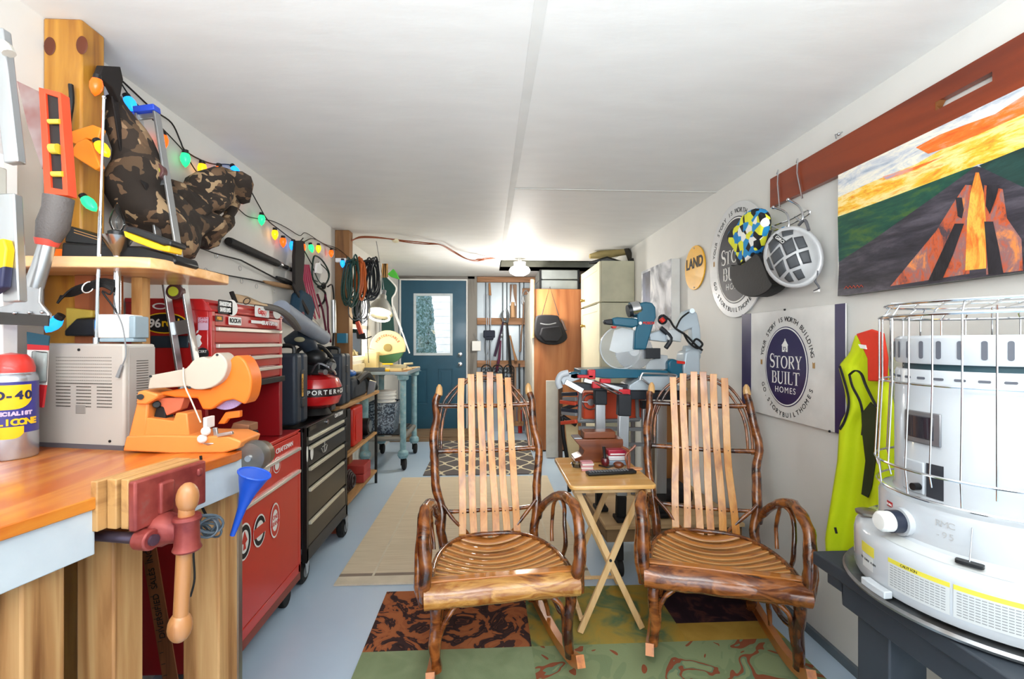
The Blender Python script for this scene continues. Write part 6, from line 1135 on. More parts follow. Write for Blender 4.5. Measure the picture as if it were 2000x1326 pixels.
for y0_, y1_ in ((ya_, ya_+.052), (yb_2-.085, yb_2)): q = MB(); q.lh((1.3718, y0_, zb), (1.373, y1_, zt)); pt(q.put('side_band', PU, rs), 'purple band')
c = Q(1534, 716, 1.3725); k = .145; storysign(rs, c, k, PU, 0, 0, 0, 0, 0)
arcell('YOUR STORY IS WORTH BUILDING', .031, c+V(-.001, 0, 0), .183, 165, 15, True, INK, rs, 1.2); arcell('GO.STORYBUILTHOMES', .031, c+V(-.001, 0, 0), .188, 205, 335, False, INK, rs, 1.2)
for a in (176, 4): q = MB(); p = c+U*cos(math.radians(a))*.185+ZP*sin(math.radians(a))*.22; q.prism([(-.007, -.013), (.007, -.013), (.007, .013), (0, .008), (-.007, .013)], p, U, ZP, V(-.0008, 0, 0)); q.put('tan_mark', TAN, rs)
q = MB()
for y, z in (((ya_+yb_2)/2, zt), (ya_+.08, zb)): q.ell((1.372, y, z), .005)
q.put('screw', IRON, rs)
# reddish brown rail with slot
rl = thing('bed_rail', 'long reddish brown wooden board with a hand slot high on the right wall', 'board', (1.37, 1.5, 1.91)); rl.name = 'wooden_rail'
RW_ = wood('red brown stain', '843512', '6a260c', 'y', .35, coat=.2, sc=2, bump=.03); y0_ = Q(1508, 350, 1.372).y; zt, zb = 2.05, 1.912; sy0, sy1 = Q(1940, 150, 1.365).y, Q(1828, 200, 1.365).y; sz0, sz1 = 1.967, 1.993
q = MB()
outer = [(-y0_, zb), (-.55, zb), (-.55, zt), (-y0_, zt)]
q.lh((1.362, .5, sz1), (1.385, y0_, zt)); q.lh((1.362, .5, zb), (1.385, y0_, sz0)); q.lh((1.362, sy1, sz0), (1.385, y0_, sz1)); q.lh((1.362, .5, sz0), (1.385, sy0, sz1)); q.put('board', RW_, rl, smooth=0)
q = MB(); q.cyl((1.36, sy1-.008, (sz0+sz1)/2), (1.386, sy1-.008, (sz0+sz1)/2), .0129); q = MB(); q.prism([(0, sz0), (-.014, sz0), (-.004, (sz0+sz1)/2), (-.014, sz1), (0, sz1)], (1.363, sy1, 0), YP, ZP, V(.02, 0, 0)); q.put('slot_end', mk('slot end wood', '7a4a22', .5), rl)
o = thing('wall_hook', 'small bent metal screw hook above the reddish brown board', 'hook', Rw(1637, 262)); q = MB(); q.tube([Rw(1645, 258, .0), Rw(1638, 262, .02), Rw(1631, 263, .03), Rw(1633, 270, .03)], .0025, 6); q.ell(Rw(1638, 262, .02), .006); q.put('hook', STEEL, o)
# big painting
bp = thing('road_painting', 'large sunset road painting in orange, yellow and green on the right wall', 'painting', (1.35, 1.3, 1.44)); PX = 1.352
pa_ = Q(1637, 342, PX); pb_z = Q(1640, 578, PX).z
q = MB(); q.lh((PX, .80, pb_z), (XR-.003, pa_.y, pa_.z)); q.put('canvas', mk('canvas edge', '6a6f6c', .6), bp, bev=.001)
def pm(name, stops, sc=3, dist=2, st=(1, .35, 1.6), rot=None):
    if name in MC: return MC[name]
    m, nt, b = newmat(name); v = coords(nt, st, rot=(0.0 if rot is None else rot, 0, 0)); n = nd(nt, 'ShaderNodeTexNoise'); n.inputs['Scale'].default_value = sc*5; n.inputs['Detail'].default_value = 8; n.inputs['Distortion'].default_value = dist*.2; n.inputs['Roughness'].default_value = .7
    nt.links.new(v, n.inputs[0]); nt.links.new(ramp(nt, n.outputs[0], stops), b.inputs['Base Color']); b.inputs['Roughness'].default_value = .4; bumpit(nt, b, n.outputs[0], .3, .004); MC[name] = m; return m
SKY_B = pm('painted pale sky', [(.33, '8fa0b4'), (.45, 'c9cdd2'), (.55, 'f0ead8'), (.66, 'b9c4cf')]); SKY_Y = pm('painted yellow sky', [(.35, 'e8842c'), (.45, 'f5c13a'), (.55, 'fae29a'), (.65, 'f0a63a')]); SKY_O = pm('painted orange cloud', [(.35, 'd8501c'), (.5, 'ef7a2a'), (.6, 'e9a088'), (.7, 'a8a0b8')])
GRN = pm('painted green hill', [(.35, '0f3a34'), (.5, '1d5040'), (.65, '4c6a2c')]); ROAD = pm('painted dark road', [(.35, '25242c'), (.5, '3a3740'), (.65, '57525c')], rot=.6); DG = pm('painted deep green', [(.4, '17302c'), (.6, '264a44')]); REF = pm('painted orange reflection', [(.35, 'd9481c'), (.47, 'f08a34'), (.58, 'f7c152'), (.68, 'e05a28')], st=(1, 1.4, .5)); STK = pm('painted black streak', [(.4, '17161b'), (.6, '2e2c33')], st=(1, 1.4, .5)); MUD = pm('painted rust patches', [(.38, '4d4048'), (.48, 'c9592c'), (.56, '8d6a6c'), (.66, 'e58a4a')], st=(1, 1.2, .6))
def C3(cx, cy): return Q(min(1480+cx*.4072, 2240), 60+cy*.4072, PX)
YE = .80
def ext(z): return Vector((PX, YE, z))
def pp(nm, mat, pts, lay):
    q = MB(); q.add([Vector((PX-.0004*lay-.0004, max(YE, min(pa_.y, p.y)), max(pb_z, min(pa_.z, p.z)))) for p in pts], [tuple(range(len(pts)))]); return q.put(nm, mat, bp, smooth=0)
TLp, BLp = Vector((PX, pa_.y, pa_.z)), Vector((PX, pa_.y, pb_z))
pp('pale_sky', SKY_B, [TLp, BLp, ext(pb_z), ext(pa_.z)], 0)
pp('yellow_sky', SKY_Y, [C3(385, 800), C3(560, 720), C3(760, 640), C3(900, 560), C3(1090, 480), C3(1277, 390), ext(1.80), ext(1.66), C3(1060, 640), C3(800, 760), C3(385, 890)], 1)
pp('orange_cloud', SKY_O, [C3(760, 560), C3(870, 500), C3(1000, 450), C3(1140, 400), C3(1277, 310), ext(1.87), ext(1.80), C3(1277, 400), C3(1100, 480), C3(940, 550), C3(820, 590)], 2)
pp('orange_streak', SKY_O, [C3(600, 700), C3(760, 650), C3(900, 600), C3(760, 665), C3(620, 715)], 2)
pp('yellow_streak', SKY_Y, [C3(385, 820), C3(520, 740), C3(540, 750), C3(400, 850)], 3)
pp('green_hill', GRN, [C3(385, 893), C3(600, 815), C3(1010, 660), C3(1060, 648), C3(900, 800), C3(393, 1180)], 4)
pp('right_hill', DG, [C3(1065, 645), C3(1277, 560), ext(1.665), ext(1.60), C3(1277, 800), C3(1160, 740)], 4)
pp('road', ROAD, [C3(393, 1108), C3(560, 1000), C3(900, 760), C3(1050, 650), C3(1075, 655), C3(1277, 750), ext(1.60), ext(pb_z), BLp], 5)
pp('rust_patches', MUD, [C3(1000, 740), C3(1030, 740), C3(1020, 1165), C3(640, 1225), C3(860, 960), C3(940, 830)], 6)
pp('rust_patches', MUD, [C3(1090, 740), C3(1180, 760), C3(1200, 900), C3(1270, 1000), C3(1277, 1150), C3(1100, 1170)], 6)
pp('orange_reflection', REF, [C3(1050, 680), C3(1066, 680), C3(1090, 780), C3(1100, 930), C3(1100, 1140), C3(1000, 1150), C3(1010, 900), C3(1025, 780)], 7)
pp('black_streak', STK, [C3(950, 925), C3(995, 925), C3(940, 1080), C3(890, 1195), C3(820, 1205)], 8); pp('black_streak', STK, [C3(1092, 915), C3(1135, 915), C3(1160, 1030), C3(1185, 1165), C3(1112, 1170)], 8)
for pts in ([(955, 800), (985, 800), (995, 860), (985, 900), (965, 890)], [(1105, 740), (1165, 740), (1150, 800), (1120, 880), (1100, 840)]): pp('figure_blot', STK, [C3(*p) for p in pts], 9)
q = MB(); q.tube([C3(420+i*9, 1238+(i % 2)*(-12)-i*.8)+V(-.004, 0, 0) for i in range(11)], .0012, 4); pt(q.put('signature', mk('red signature', 'b5442a', .5), bp), 'small orange-red scribbled signature')
# hook rack, cap, visor hat and helmet
hk = thing('over_door_hook', 'steel wire hook rack hooked over the reddish brown board', 'hook', Rw(1560, 450)); hx = XR-.05
def H(px, py, off=.05): return Q(px, py, XR-off)
q = MB()
for x0, x1, yt, yb in ((1518, 1523, 340, 405), (1556, 1567, 318, 388)): q.tube([H(x0, yt, .03), H(x0+2, yt-8, .036), H(x0+1, yt+20, .036), H(x1, yb, .036)], .0035, 7)
q.put('strap_wire', CHROME, hk)
for pts in ([(1511, 405), (1535, 415), (1541, 435), (1536, 447), (1520, 446), (1508, 440)], [(1540, 390), (1560, 402), (1568, 420), (1565, 432), (1555, 425)]): q = MB(); q.tube(smoothpts([H(x, y, .05+.03*i/5) for i, (x, y) in enumerate(pts)], 4), .0045, 8); q.ell(H(*pts[0], .05), .009); q.put('prong', CHROME, hk)
q = MB(); q.tube(smoothpts([H(1508, 443, .04), H(1545, 428, .04), H(1575, 412, .04), H(1580, 418, .04), H(1545, 438, .04), H(1512, 450, .04)], 5, True), .0035, 7, closed=True); q.put('cross_bar', CHROME, hk)
CAPM = bands('checkered cap', [(0, '15181c'), (.3, 'e6e63c'), (.44, '1f7fc2'), (.52, 'f0f0ea'), (.58, '14181f'), (.64, 'dfe034'), (.74, '2390cc')], 30, .8, const=True, voro=True); m = CAPM; 
for n_ in m.node_tree.nodes:
    if n_.type == 'TEX_VORONOI':
        m.node_tree.links.new(n_.outputs['Color'], [x for x in m.node_tree.nodes if x.type == 'VALTORGB'][0].inputs[0])
cp_ = thing('cycling_cap', 'blue, yellow and white patchwork cap hanging left of the helmet', 'cap', H(1475, 510, .08)); q = MB()
def capf(u, v):
    a = H(lerp(lerp(1492, 1508, min(1, v*2.5)), lerp(1508, 1465, v), v), lerp(408, 510, v), .07); b = H(lerp(1470, 1440, v), lerp(425, 480, v), .07); p = a.lerp(b, u); return p+V(-.05*sin(PI*u)*sin(PI*min(1, v+.1)), 0, 0)+V(-.008*noise.noise(V(u*6, v*6, 1)), 0, 0)
pts = [(1492, 407), (1506, 418), (1508, 440), (1500, 470), (1490, 495), (1462, 518), (1455, 512), (1450, 490), (1437, 470), (1440, 452), (1455, 440), (1468, 420)]
q.poly([H(x, y, .06) for x, y in smooth2(pts)], V(-.05, 0, 0)); q.put('crown', CAPM, cp_, bev=.012, seg=3)
q = MB(); q.tube([H(1505, 450, .08), H(1498, 475, .09), H(1490, 495, .09)], .006, 6); q.put('dark_trim', KN, cp_)
o = thing('dark_hat', 'black round hat hanging between the patchwork cap and the helmet', 'hat', H(1500, 578, .08)); pts = [(1450, 520), (1462, 518), (1490, 497), (1510, 500), (1530, 545), (1537, 556), (1525, 570), (1500, 580), (1475, 575), (1455, 555)]
q = MB(); q.poly([H(x, y, .03) for x, y in smooth2(pts)], V(-.07, 0, 0)); q.put('crown', mk('black hat felt', '1c1c1e', .6, bump=.1), o, bev=.018, seg=4)
hm = thing('bicycle_helmet', 'silver grey bicycle helmet with vents hanging from the hook rack', 'helmet', H(1555, 558, .1)); HS = mk('helmet silver', 'b4b5b6', .35, .1, coat=.3); hcn = H(1550, 503, .10); ue = V(.62, -.785, 0); De = V(-.785, -.62, 0); 
Rh = Matrix(((0, 0, -1), (-1, 0, 0), (0, 1, 0))).transposed()
def hp_(a, b):  # a: -1..1 across, b:-1..1 along (vertical); dome bulging to the room
    rx, rz, rb_ = .098, .125, .10; t = math.radians(22)
    x = a*rx; z = b*rz; w = math.sqrt(max(0, 1-a*a*.96-b*b*.96)); xx = x*cos(t)-z*sin(t); zz_ = x*sin(t)+z*cos(t)
    return hcn+ue*xx+ZP*zz_+De*.075*w
q = MB(); n = 24; vs = []; 
ins = MB(); ins.ell(hcn-De*.01, (.06, .07, .10), n=20); ins.put('liner', mk('helmet liner', '3a3c40', .7), hm)
def rib(pts, w): q.tube([hp_(a*.97, b*.97) for a, b in smoothpts2(pts)], w, 7, flat=.6)
def smoothpts2(pts): return [(p.x, p.y) for p in smoothpts([V(a, b, 0) for a, b in pts], 5)]
q.surf(lambda u, v: hp_(cos(2*PI*u)*v*.985, sin(2*PI*u)*v*.985), 36, 12); q.tube([hp_(cos(t), sin(t)) for t in [2*PI*i/28 for i in range(28)]], .012, 8, closed=True)
q.put('shell', HS, hm, smooth=50, weld=True)
def vent(pts): 
    n_ = 5; P4 = [V(*p, 0) for p in pts]; m_ = MB(); off = V(-.0035, 0, 0)
    m_.surf(lambda u, v: (lambda p: p+(p-hcn).normalized()*.0035)(hp_(*(P4[0].lerp(P4[1], u).lerp(P4[3].lerp(P4[2], u), v)).xy)), n_, n_); m_.put('vent', mk('helmet vent dark', '45484c', .6), hm, sol=.002)
for v_ in ([(-.55, .72), (-.12, .86), (-.1, .5), (-.55, .34)], [(-.02, .42), (.4, .5), (.36, .02), (-.02, 0)], [(.44, .46), (.72, .4), (.72, 0), (.44, .02)], [(-.6, .26), (-.12, .38), (-.12, .02), (-.62, -.06)],
           [(-.85, .25), (-.7, .28), (-.74, -.2), (-.86, -.12)], [(-.62, -.14), (-.2, -.06), (-.28, -.42), (-.66, -.5)], [(-.1, -.1), (.3, -.06), (.24, -.46), (-.14, -.44)], [(.38, -.08), (.7, -.1), (.6, -.5), (.34, -.46)], [(-.5, -.58), (-.22, -.5), (-.26, -.8), (-.44, -.76)], [(-.1, -.54), (.2, -.56), (.16, -.84), (-.1, -.84)], [(.1, .9), (.5, .76), (.46, .6), (.1, .66)]): vent(v_)
q = MB(); cc_ = hp_(-.02, .62)+De*.008; uu = (ue*cos(.8)-ZP*sin(.8)); vv = (ue*sin(.8)+ZP*cos(.8)); q.prism(rr(.062, .02, .004), cc_, uu, vv, De*-.004); nb = q.put('name_badge', BLACK, hm); text('lettering', 'GIRO', .018, cc_+De*.001, uu, vv, PAPER, nb, .0004)
q = MB(); q.tube(smoothpts([H(1590, 500, .06), H(1597, 530, .06), H(1592, 548, .06), H(1600, 562, .06), H(1590, 568, .06)], 4), .004, 6); q.tube(smoothpts([H(1560, 440, .08), H(1572, 430, .08), H(1580, 450, .08)], 4), .006, 6); q.put('strap', mk('strap grey', '5b5c60', .7), hm); q = MB(); q.lh(H(1588, 566, .062), H(1602, 570, .055)); pt(q.put('buckle', WHITE, hm, bev=.002), 'white buckle')
# ================================================================ VESTS
VY_ = mk('fluorescent yellow cloth', 'd3e50c', .75, var=.06, vs=6, bump=.08); ve = thing('safety_vest', 'fluorescent yellow vest with black mesh panels hanging beside the heater', 'vest', Q(1680, 1080, XR-.05))
rows = [(655, 1671, 1705), (690, 1660, 1725), (715, 1638, 1735), (760, 1650, 1740), (800, 1656, 1748), (830, 1640, 1750), (900, 1636, 1752), (1000, 1620, 1752), (1050, 1612, 1750), (1078, 1613, 1742)]
def vf(u, v):
    t = v*(len(rows)-1); i = min(len(rows)-2, int(t)); f = t-i; y = lerp(rows[i][0], rows[i+1][0], f); a = lerp(rows[i][1], rows[i+1][1], f); b = lerp(rows[i][2], rows[i+1][2], f)
    return Q(lerp(a, b, u), y+(10*sin(u*3) if v > .99 else 0), XR-.035-.022*sin(u*9+v*2)*(.3+v)-.02*v)
q = MB(); q.surf(vf, 30, 30); q.put('body', VY_, ve, smooth=80, sol=.003)
def edge(pts, w=.006, m_=KN, nm='trim'): q = MB(); q.tube(smoothpts([Q(x, y, XR-.068) for x, y in pts], 5), w, 6, flat=.5); q.put(nm, m_, ve)
edge([(1640, 715), (1648, 740), (1657, 775), (1656, 800), (1648, 825), (1640, 838)]); edge([(1659, 732), (1670, 724), (1682, 730), (1692, 755), (1712, 795)]); edge([(1659, 732), (1665, 755), (1680, 785), (1686, 820), (1684, 850)])
q = MB(); q.poly([Q(x, y, XR-.072) for x, y in ((1682, 808), (1700, 785), (1713, 800), (1714, 870), (1702, 950), (1695, 972), (1682, 965), (1690, 900), (1684, 850))], V(.003, 0, 0)); pt(q.put('mesh_panel', mk('black mesh', '2c3214', .8), ve), 'black mesh panel'); q = MB(); q.poly([Q(x, y, XR-.062) for x, y in ((1641, 838), (1650, 822), (1655, 810), (1650, 850), (1645, 850))], V(.003, 0, 0)); q.put('mesh_panel', mk('black mesh', '2c3214', .8), ve)
q = MB(); q.tube([Q(1631, 1030, XR-.10), Q(1634, 1042, XR-.10)], .004, 6); q.put('zip_pull', KN, ve)
o = thing('red_garment', 'red-orange garment hung behind the yellow vest', 'garment', Q(1700, 745, XR-.05)); q = MB(); q.poly([Q(x, y, XR-.078) for x, y in ((1671, 652), (1700, 643), (1722, 650), (1730, 700), (1728, 745), (1694, 744), (1693, 700), (1684, 680))], V(.012, 0, 0)); q.put('body', mk('red orange cloth', 'dd3a22', .75, bump=.1), o, bev=.004)
q = MB(); q.poly([Q(x, y, XR-.082) for x, y in ((1676, 672), (1690, 674), (1692, 682), (1680, 680))], V(.003, 0, 0)); pt(q.put('label_patch', PAPER, o), 'white patch')
# ================================================================ HEATER ON DARK TABLE
tb2 = thing('heater_table', 'dark grey-blue painted wooden table under the white heater', 'table', (1.12, .97, 0)); DT = bands('dark slate paint', [(.3, '262c33'), (.6, '353c45'), (.75, '454c52')], 4, .6, bump=.1, stretch=(1, .3, 1))
q = MB(); q.lh((.875, .68, .66), (1.38, 1.19, .695)); q.put('top', DT, tb2, bev=.004)
q = MB(); q.lh((.885, .70, .60), (.915, 1.10, .66)); q.lh((.915, .70, .60), (1.37, .73, .66)); q.lh((.915, 1.1, .63), (1.37, 1.13, .66)); q.lh((.885, 1.1, .63), (.915, 1.15, .66)); q.put('apron', DT, tb2, bev=.003)
for x, y in ((.90, .98), (.90, .72), (1.28, .98), (1.28, .72)): q = MB(); q.lh((x, y, 0), (x+.09, y+.09, .60)); q.put('leg', DT, tb2, bev=.004)
HCX, HCY = 1.105, .942; HC3 = V(HCX, HCY, 0)
dp = thing('drip_plate', 'round grey metal plate under the heater', 'plate', (HCX, HCY, .696)); q = MB(); q.lathe([(0, .697), (.255, .697), (.266, .70), (.269, .706), (.265, .712), (.259, .706), (.25, .704), (0, .704)], HC3, n=72); q.put('plate', bands('worn zinc', [(.3, '6f655c'), (.5, '94979a'), (.7, '7c8084')], 12, .35, metal=.8), dp)
ht = thing('kerosene_heater', 'large white round kerosene heater with chrome wire guard at right', 'heater', (HCX, HCY, .705)); HWt = mk('heater enamel', 'c0c5ca', .18, coat=.6, var=.015)
def HR(px, py, r, out=0):
    d = V((px-1000)/FL, 0, 0); f = V(ST, CT, 0); rt = V(CT, -ST, 0); ray = f+rt*((px-1000)/FL)+ZP*(-(py-VY)/FL)
    a = ray.x**2+ray.y**2; b = -2*(ray.x*HCX+ray.y*HCY); c_ = HCX**2+HCY**2-r*r; D = b*b-4*a*c_
    t = (-b-math.sqrt(max(0, D)))/(2*a); p = ray*t+V(0, 0, HC); n = V(p.x-HCX, p.y-HCY, 0).normalized(); return p+n*out, math.atan2(n.y, n.x) % (2*PI)
q = MB(); q.lathe([(0, .712), (.236, .712), (.243, .716), (.246, .724), (.246, .80), (.243, .815), (.232, .826), (.205, .834), (.198, .84), (.198, .905), (.194, .915), (.178, .922)], HC3, n=72); q.put('fuel_tank', HWt, ht)
q = MB(); q.lathe([(.172, .92), (.168, .93), (.168, 1.195), (.165, 1.2), (.0, 1.2)], HC3, n=72); q.put('body', HWt, ht)
q = MB(); q.lathe([(.15, 1.20), (.15, 1.213)], HC3, n=48); q.put('vent_gap', mk('teal dark gap', '31525c', .5), ht)
q = MB(); q.lathe([(.155, 1.212), (.166, 1.213), (.168, 1.218), (.168, 1.268), (.162, 1.274), (.15, 1.272), (.15, 1.25)], HC3, n=72); q.put('top_ring', HWt, ht)
q = MB(); q.lathe([(0, 1.21), (.11, 1.21), (.11, 1.215), (.09, 1.25), (0, 1.26)], HC3, n=40); pt(q.put('reflector', mk('reflector steel', '9fb0b5', .15, 1), ht), 'polished reflector')
SL = mk('slot shadow', '5a5d66', .6); q = MB()
for i in range(30):
    a = 2*PI*i/30; n = V(cos(a), sin(a), 0); t = V(-sin(a), cos(a), 0); q.prism(rr(.009, .038, .004), HC3+n*.1683+ZP*1.243, t, ZP, n*.0008); q.prism(rr(.018, .005, .002), HC3+n*.1683+ZP*1.182, t, ZP, n*.0008)
q.put('slots', SL, ht)
q = MB()
for i in range(28): a = 2*PI*(i+.3)/28; n = V(cos(a), sin(a), 0); t = V(-sin(a), cos(a), 0); (q.prism(rr(.009, .04, .003), HC3+n*.1982+ZP*.872, t, ZP, n*.0008) if a > 4.02 else None)
q.put('lower_slots', SL, ht)
def hpanel(pts, r, mat, nm, th=.004, lab=None, bev=0, n=8):
    """patch on the drum: corners given as pixels, follows the curve"""
    (x0, y0), (x1, y1) = pts; p0, a0 = HR(x0, y0, r); p1, a1 = HR(x1, y1, r); q = MB(); zt = HR(x0, y0, r)[0].z; zb = HR(x0, y1, r)[0].z if False else p0.z-(y1-y0)/FL*1.0
    return a0, a1, p0.z
def hpatch(a0, a1, z0, z1, r, mat, nm, th=.003, lab=None, bev=0, n=10):
    q = MB(); vs = []
    for i in range(n+1):
        a = lerp(a0, a1, i/n)
        for rr_ in (r, r+th):
            for z in (z0, z1): vs.append(V(HCX+cos(a)*rr_, HCY+sin(a)*rr_, z))
    fs = []
    for i in range(n):
        k = i*4; l = k+4; fs += [(k+2, l+2, l+3, k+3), (k, l, l+1, k+1), (k+1, l+1, l+3, k+3), (k, l, l+2, k+2)]
    fs += [(0, 1, 3, 2), (n*4, n*4+1, n*4+3, n*4+2)]; q.add(vs, fs); o = q.put(nm, mat, ht, bev=bev)
    if lab: pt(o, lab)
    return o
wa = HR(1770, 840, .168); wb_ = HR(1840, 840, .168); 
hpatch(wa[1], wb_[1], wb_[0].z-.037, wb_[0].z+.033, .1675, mk('window bezel', '8f8f92', .3, .6), 'window_bezel', .005, 'grey window frame', .006)
hpatch(lerp(wa[1], wb_[1], .14), lerp(wa[1], wb_[1], .86), wb_[0].z-.026, wb_[0].z+.024, .1685, mk('mica window', '2e2c33', .15, coat=.8), 'mica_window', .005, 'dark window', .004)
oa = HR(1766, 935, .17); ob_ = HR(1842, 940, .17); hpatch(oa[1], lerp(oa[1], ob_[1], .62), ob_[0].z-.04, ob_[0].z+.03, .168, HWt, 'access_door', .006, None, .003); hpatch(lerp(oa[1], ob_[1], .64), ob_[1], ob_[0].z-.042, ob_[0].z+.03, .1675, mk('opening dark', '33363c', .5), 'access_opening', .002)
p_, a_ = HR(1794, 950, .176); q = MB(); n_ = V(cos(a_), sin(a_), 0); q.cyl(p_, p_+n_*.014, .008); q.put('latch_knob', BLACK, ht)
p_, a_ = HR(1762, 1018, .20); n_ = V(cos(a_), sin(a_), 0); q = MB(); q.lathe([(.03, 0), (.03, .012)], p_-n_*.004, n_, 24); q.put('dial_base', HWt, ht); q = MB(); q.lathe([(.024, 0), (.024, .022)], p_+n_*.006, n_, 24); pt(q.put('knob_ring', mk('navy ring', '1f2638', .4), ht), 'navy ring'); q = MB(); q.lathe([(.022, 0), (.022, .018), (.017, .024), (0, .025)], p_+n_*.028, n_, 24); pt(q.put('knob', mk('knob white', 'ecebe6', .3, coat=.4), ht), 'white knob')
p_, a_ = HR(1738, 985, .198); hpatch(a_-.05, a_+.05, p_.z-.005, p_.z+.007, .198, mk('brand red', 'b5262c', .4), 'brand_badge', .001, 'red brand badge'); n_ = V(cos(a_), sin(a_), 0); text('lettering', 'DURA', .007, p_+n_*.0015, V(-sin(a_), cos(a_), 0), ZP, PAPER, ht, .0003)
def curvetext(s, size, a0, z, r, mat, nm='lettering', wf=.6):
    m_ = MB()
    for i, ch in enumerate(s):
        if ch == ' ': continue
        a = a0+i*size*wf/r; n = V(cos(a), sin(a), 0); t_ = text('', ch, size, HC3+n*r+ZP*z, V(-sin(a), cos(a), 0), ZP, None, None, .0002); m_.add(t_.v, t_.f)
    return m_.put(nm, mat, ht, smooth=0)
gi = mk('grey print2', 'b4b4b4', .5); p_, a_ = HR(1832, 1025, .198); curvetext('RMC', .018, a_, p_.z+.004, .1986, gi); curvetext('-95', .018, a_, p_.z-.018, .1986, gi)
p_, a_ = HR(1688, 1090, .247); curvetext('TO LOWER PUSH', .007, a_-.05, .76, .2468, INK)
# warning labels on the tank side
LB = mk('label pale', 'c9cccb', .4, var=.02); YL = mk('label yellow', 'e0d24a', .4); TXG = mk('fine print grey', '8d9092', .5)
p0, a0 = HR(1735, 1100, .246); 
for k_, (da0, da1) in enumerate(((0, .45), (.47, .92), (.95, 1.5), (1.53, 2.1))):
    hpatch(a0+da0, a0+da1, .735, .788, .2462, LB, 'warning_label', .0005); hpatch(a0+da0, a0+da1, .788, .797, .2462, YL if k_ != 2 else mk('label orange', 'e39a3a', .4), 'label_band', .0006, 'yellow band')
    q = MB()
    for j in range(9):
        z = .782-j*.0052; n = 12
        for i in range(n):
            aa = a0+da0+.02+(da1-da0-.04)*i/n; ab = a0+da0+.02+(da1-da0-.04)*(i+.82)/n; q.add([V(HCX+cos(t)*.2469, HCY+sin(t)*.2469, z+dz) for t in (aa, ab) for dz in (0, .0018)], [(0, 2, 3, 1)])
    q.put('fine_print', TXG, ht, smooth=0)
curvetext('CAUTION', .0075, a0+.12, .7925, .247, INK)
hpatch(a0-.35, a0-.16, .775, .797, .2462, YL, 'label_band', .0006); hpatch(a0-.33, a0-.17, .742, .772, .2462, LB, 'warning_label', .0005)
q = MB(); n_ = 24
for i in range(n_+1):
    a = a0-.15+.95*i/n_; q.add([V(HCX+cos(a)*r_, HCY+sin(a)*r_, z_) for r_, z_ in ((.205, .8347), (.232, .8268))], [])
q.f = [(2*i, 2*i+1, 2*i+3, 2*i+2) for i in range(n_)]; q.m = [0]*n_; q.put('top_label', LB, ht)
p_, a_ = HR(1700, 1128, .247); hpatch(a_, a_+.25, .713, .729, .247, HWt, 'push_tab', .02, None, .002)
q = MB(); pg, ag = HR(1893, 1100, .225); ng = V(cos(ag), sin(ag), 0); q.prism(rr(.04, .016, .004), HC3+ng*.222+ZP*.834, V(-sin(ag), cos(ag), 0), ng, ZP*.006); pt(q.put('level_gauge', BLACK, ht), 'black level gauge'); q = MB(); q.tube([HC3+ng*.222+ZP*.84, HC3+ng*.200+ZP*.90], .001, 5); q.put('wire_pin', STEEL, ht)
q = MB(); pg, ag = HR(1692, 1012, .215); ng = V(cos(ag), sin(ag), 0); fc_ = HC3+ng*.218+ZP*.834; q.lathe([(.025, 0), (.026, .006), (.02, .009), (0, .01)], fc_, ZP, 24); pt(q.put('fuel_cap', mk('bronze cap2', '9c968c', .3, .9), ht), 'metal fuel cap')
# wire guard
q = MB(); WR = .0018
def ring(r, z, w=.003, a0=0, a1=2*PI): q.tube([V(HCX+cos(a0+(a1-a0)*i/64)*r, HCY+sin(a0+(a1-a0)*i/64)*r, z) for i in range(64 if a1-a0 > 6 else 65)], w, 6, closed=a1-a0 > 6)
ring(.186, 1.345, .0028); ring(.196, 1.318, .0034); ring(.194, 1.17); ring(.204, .985); ring(.2, .93)
gw = q.put('guard_ring', CHROME, ht)
for i in range(26):
    a = 2*PI*i/26; n = V(cos(a), sin(a), 0); q = MB(); q.tube([HC3+n*r_+ZP*z_ for r_, z_ in ((.198, .93 if i % 2 else .96), (.204, .985), (.196, 1.17), (.196, 1.318), (.18, 1.33 if i % 3 else 1.345))], WR, 6); q.put('guard_wire', CHROME, ht)
for i in range(9):
    x = -.17+.0425*i; w = math.sqrt(max(0, .186**2-x*x)); t = V(.74, -.67, 0); s_ = V(.67, .74, 0); q = MB(); q.tube([HC3+t*x+s_*w+ZP*1.345, HC3+t*x-s_*w+ZP*1.345], WR, 6); q.put('top_wire', CHROME, ht)
q = MB()
for i in (-1, 1): t = V(.74, -.67, 0); s_ = V(.67, .74, 0); q.tube([HC3+s_*i*.05+t*x+ZP*1.35 for x in (-.175, .175)], WR, 6)
q.put('top_crosswire', CHROME, ht)
# ================================================================ FOLDING TRAY TABLE
TRW = wood('tray wood', 'dda65c', 'c98c3e', 'x', .25, coat=.6, sc=2.5, c3='e6b874'); TRL = wood('tray leg', 'e2bd88', 'cfa266', 'z', .45, sc=4)
tt = thing('tray_table', 'small folding wooden tray table between the two rocking chairs', 'table', (.53, 2.1, 0)); TZ = .66
pl = [G(1081, 891, TZ), G(1115, 951, TZ), G(1285, 947, TZ), G(1232, 893, TZ)]; q = MB()
cx_ = sum(p.x for p in pl)/4; 
q.prism([(a+.0, b) for a, b in rr(.37, .478, .025)], (.522, 2.115, TZ-.018), XP, YP, V(0, 0, .018)); q.put('tray_top', TRW, tt, bev=.005, seg=3)
q = MB(); q.beam((.36, 1.92, TZ-.03), (.69, 1.92, TZ-.03), .02, .022); q.beam((.36, 2.31, TZ-.03), (.69, 2.31, TZ-.03), .02, .022); q.put('top_rail', TRL, tt, bev=.002)
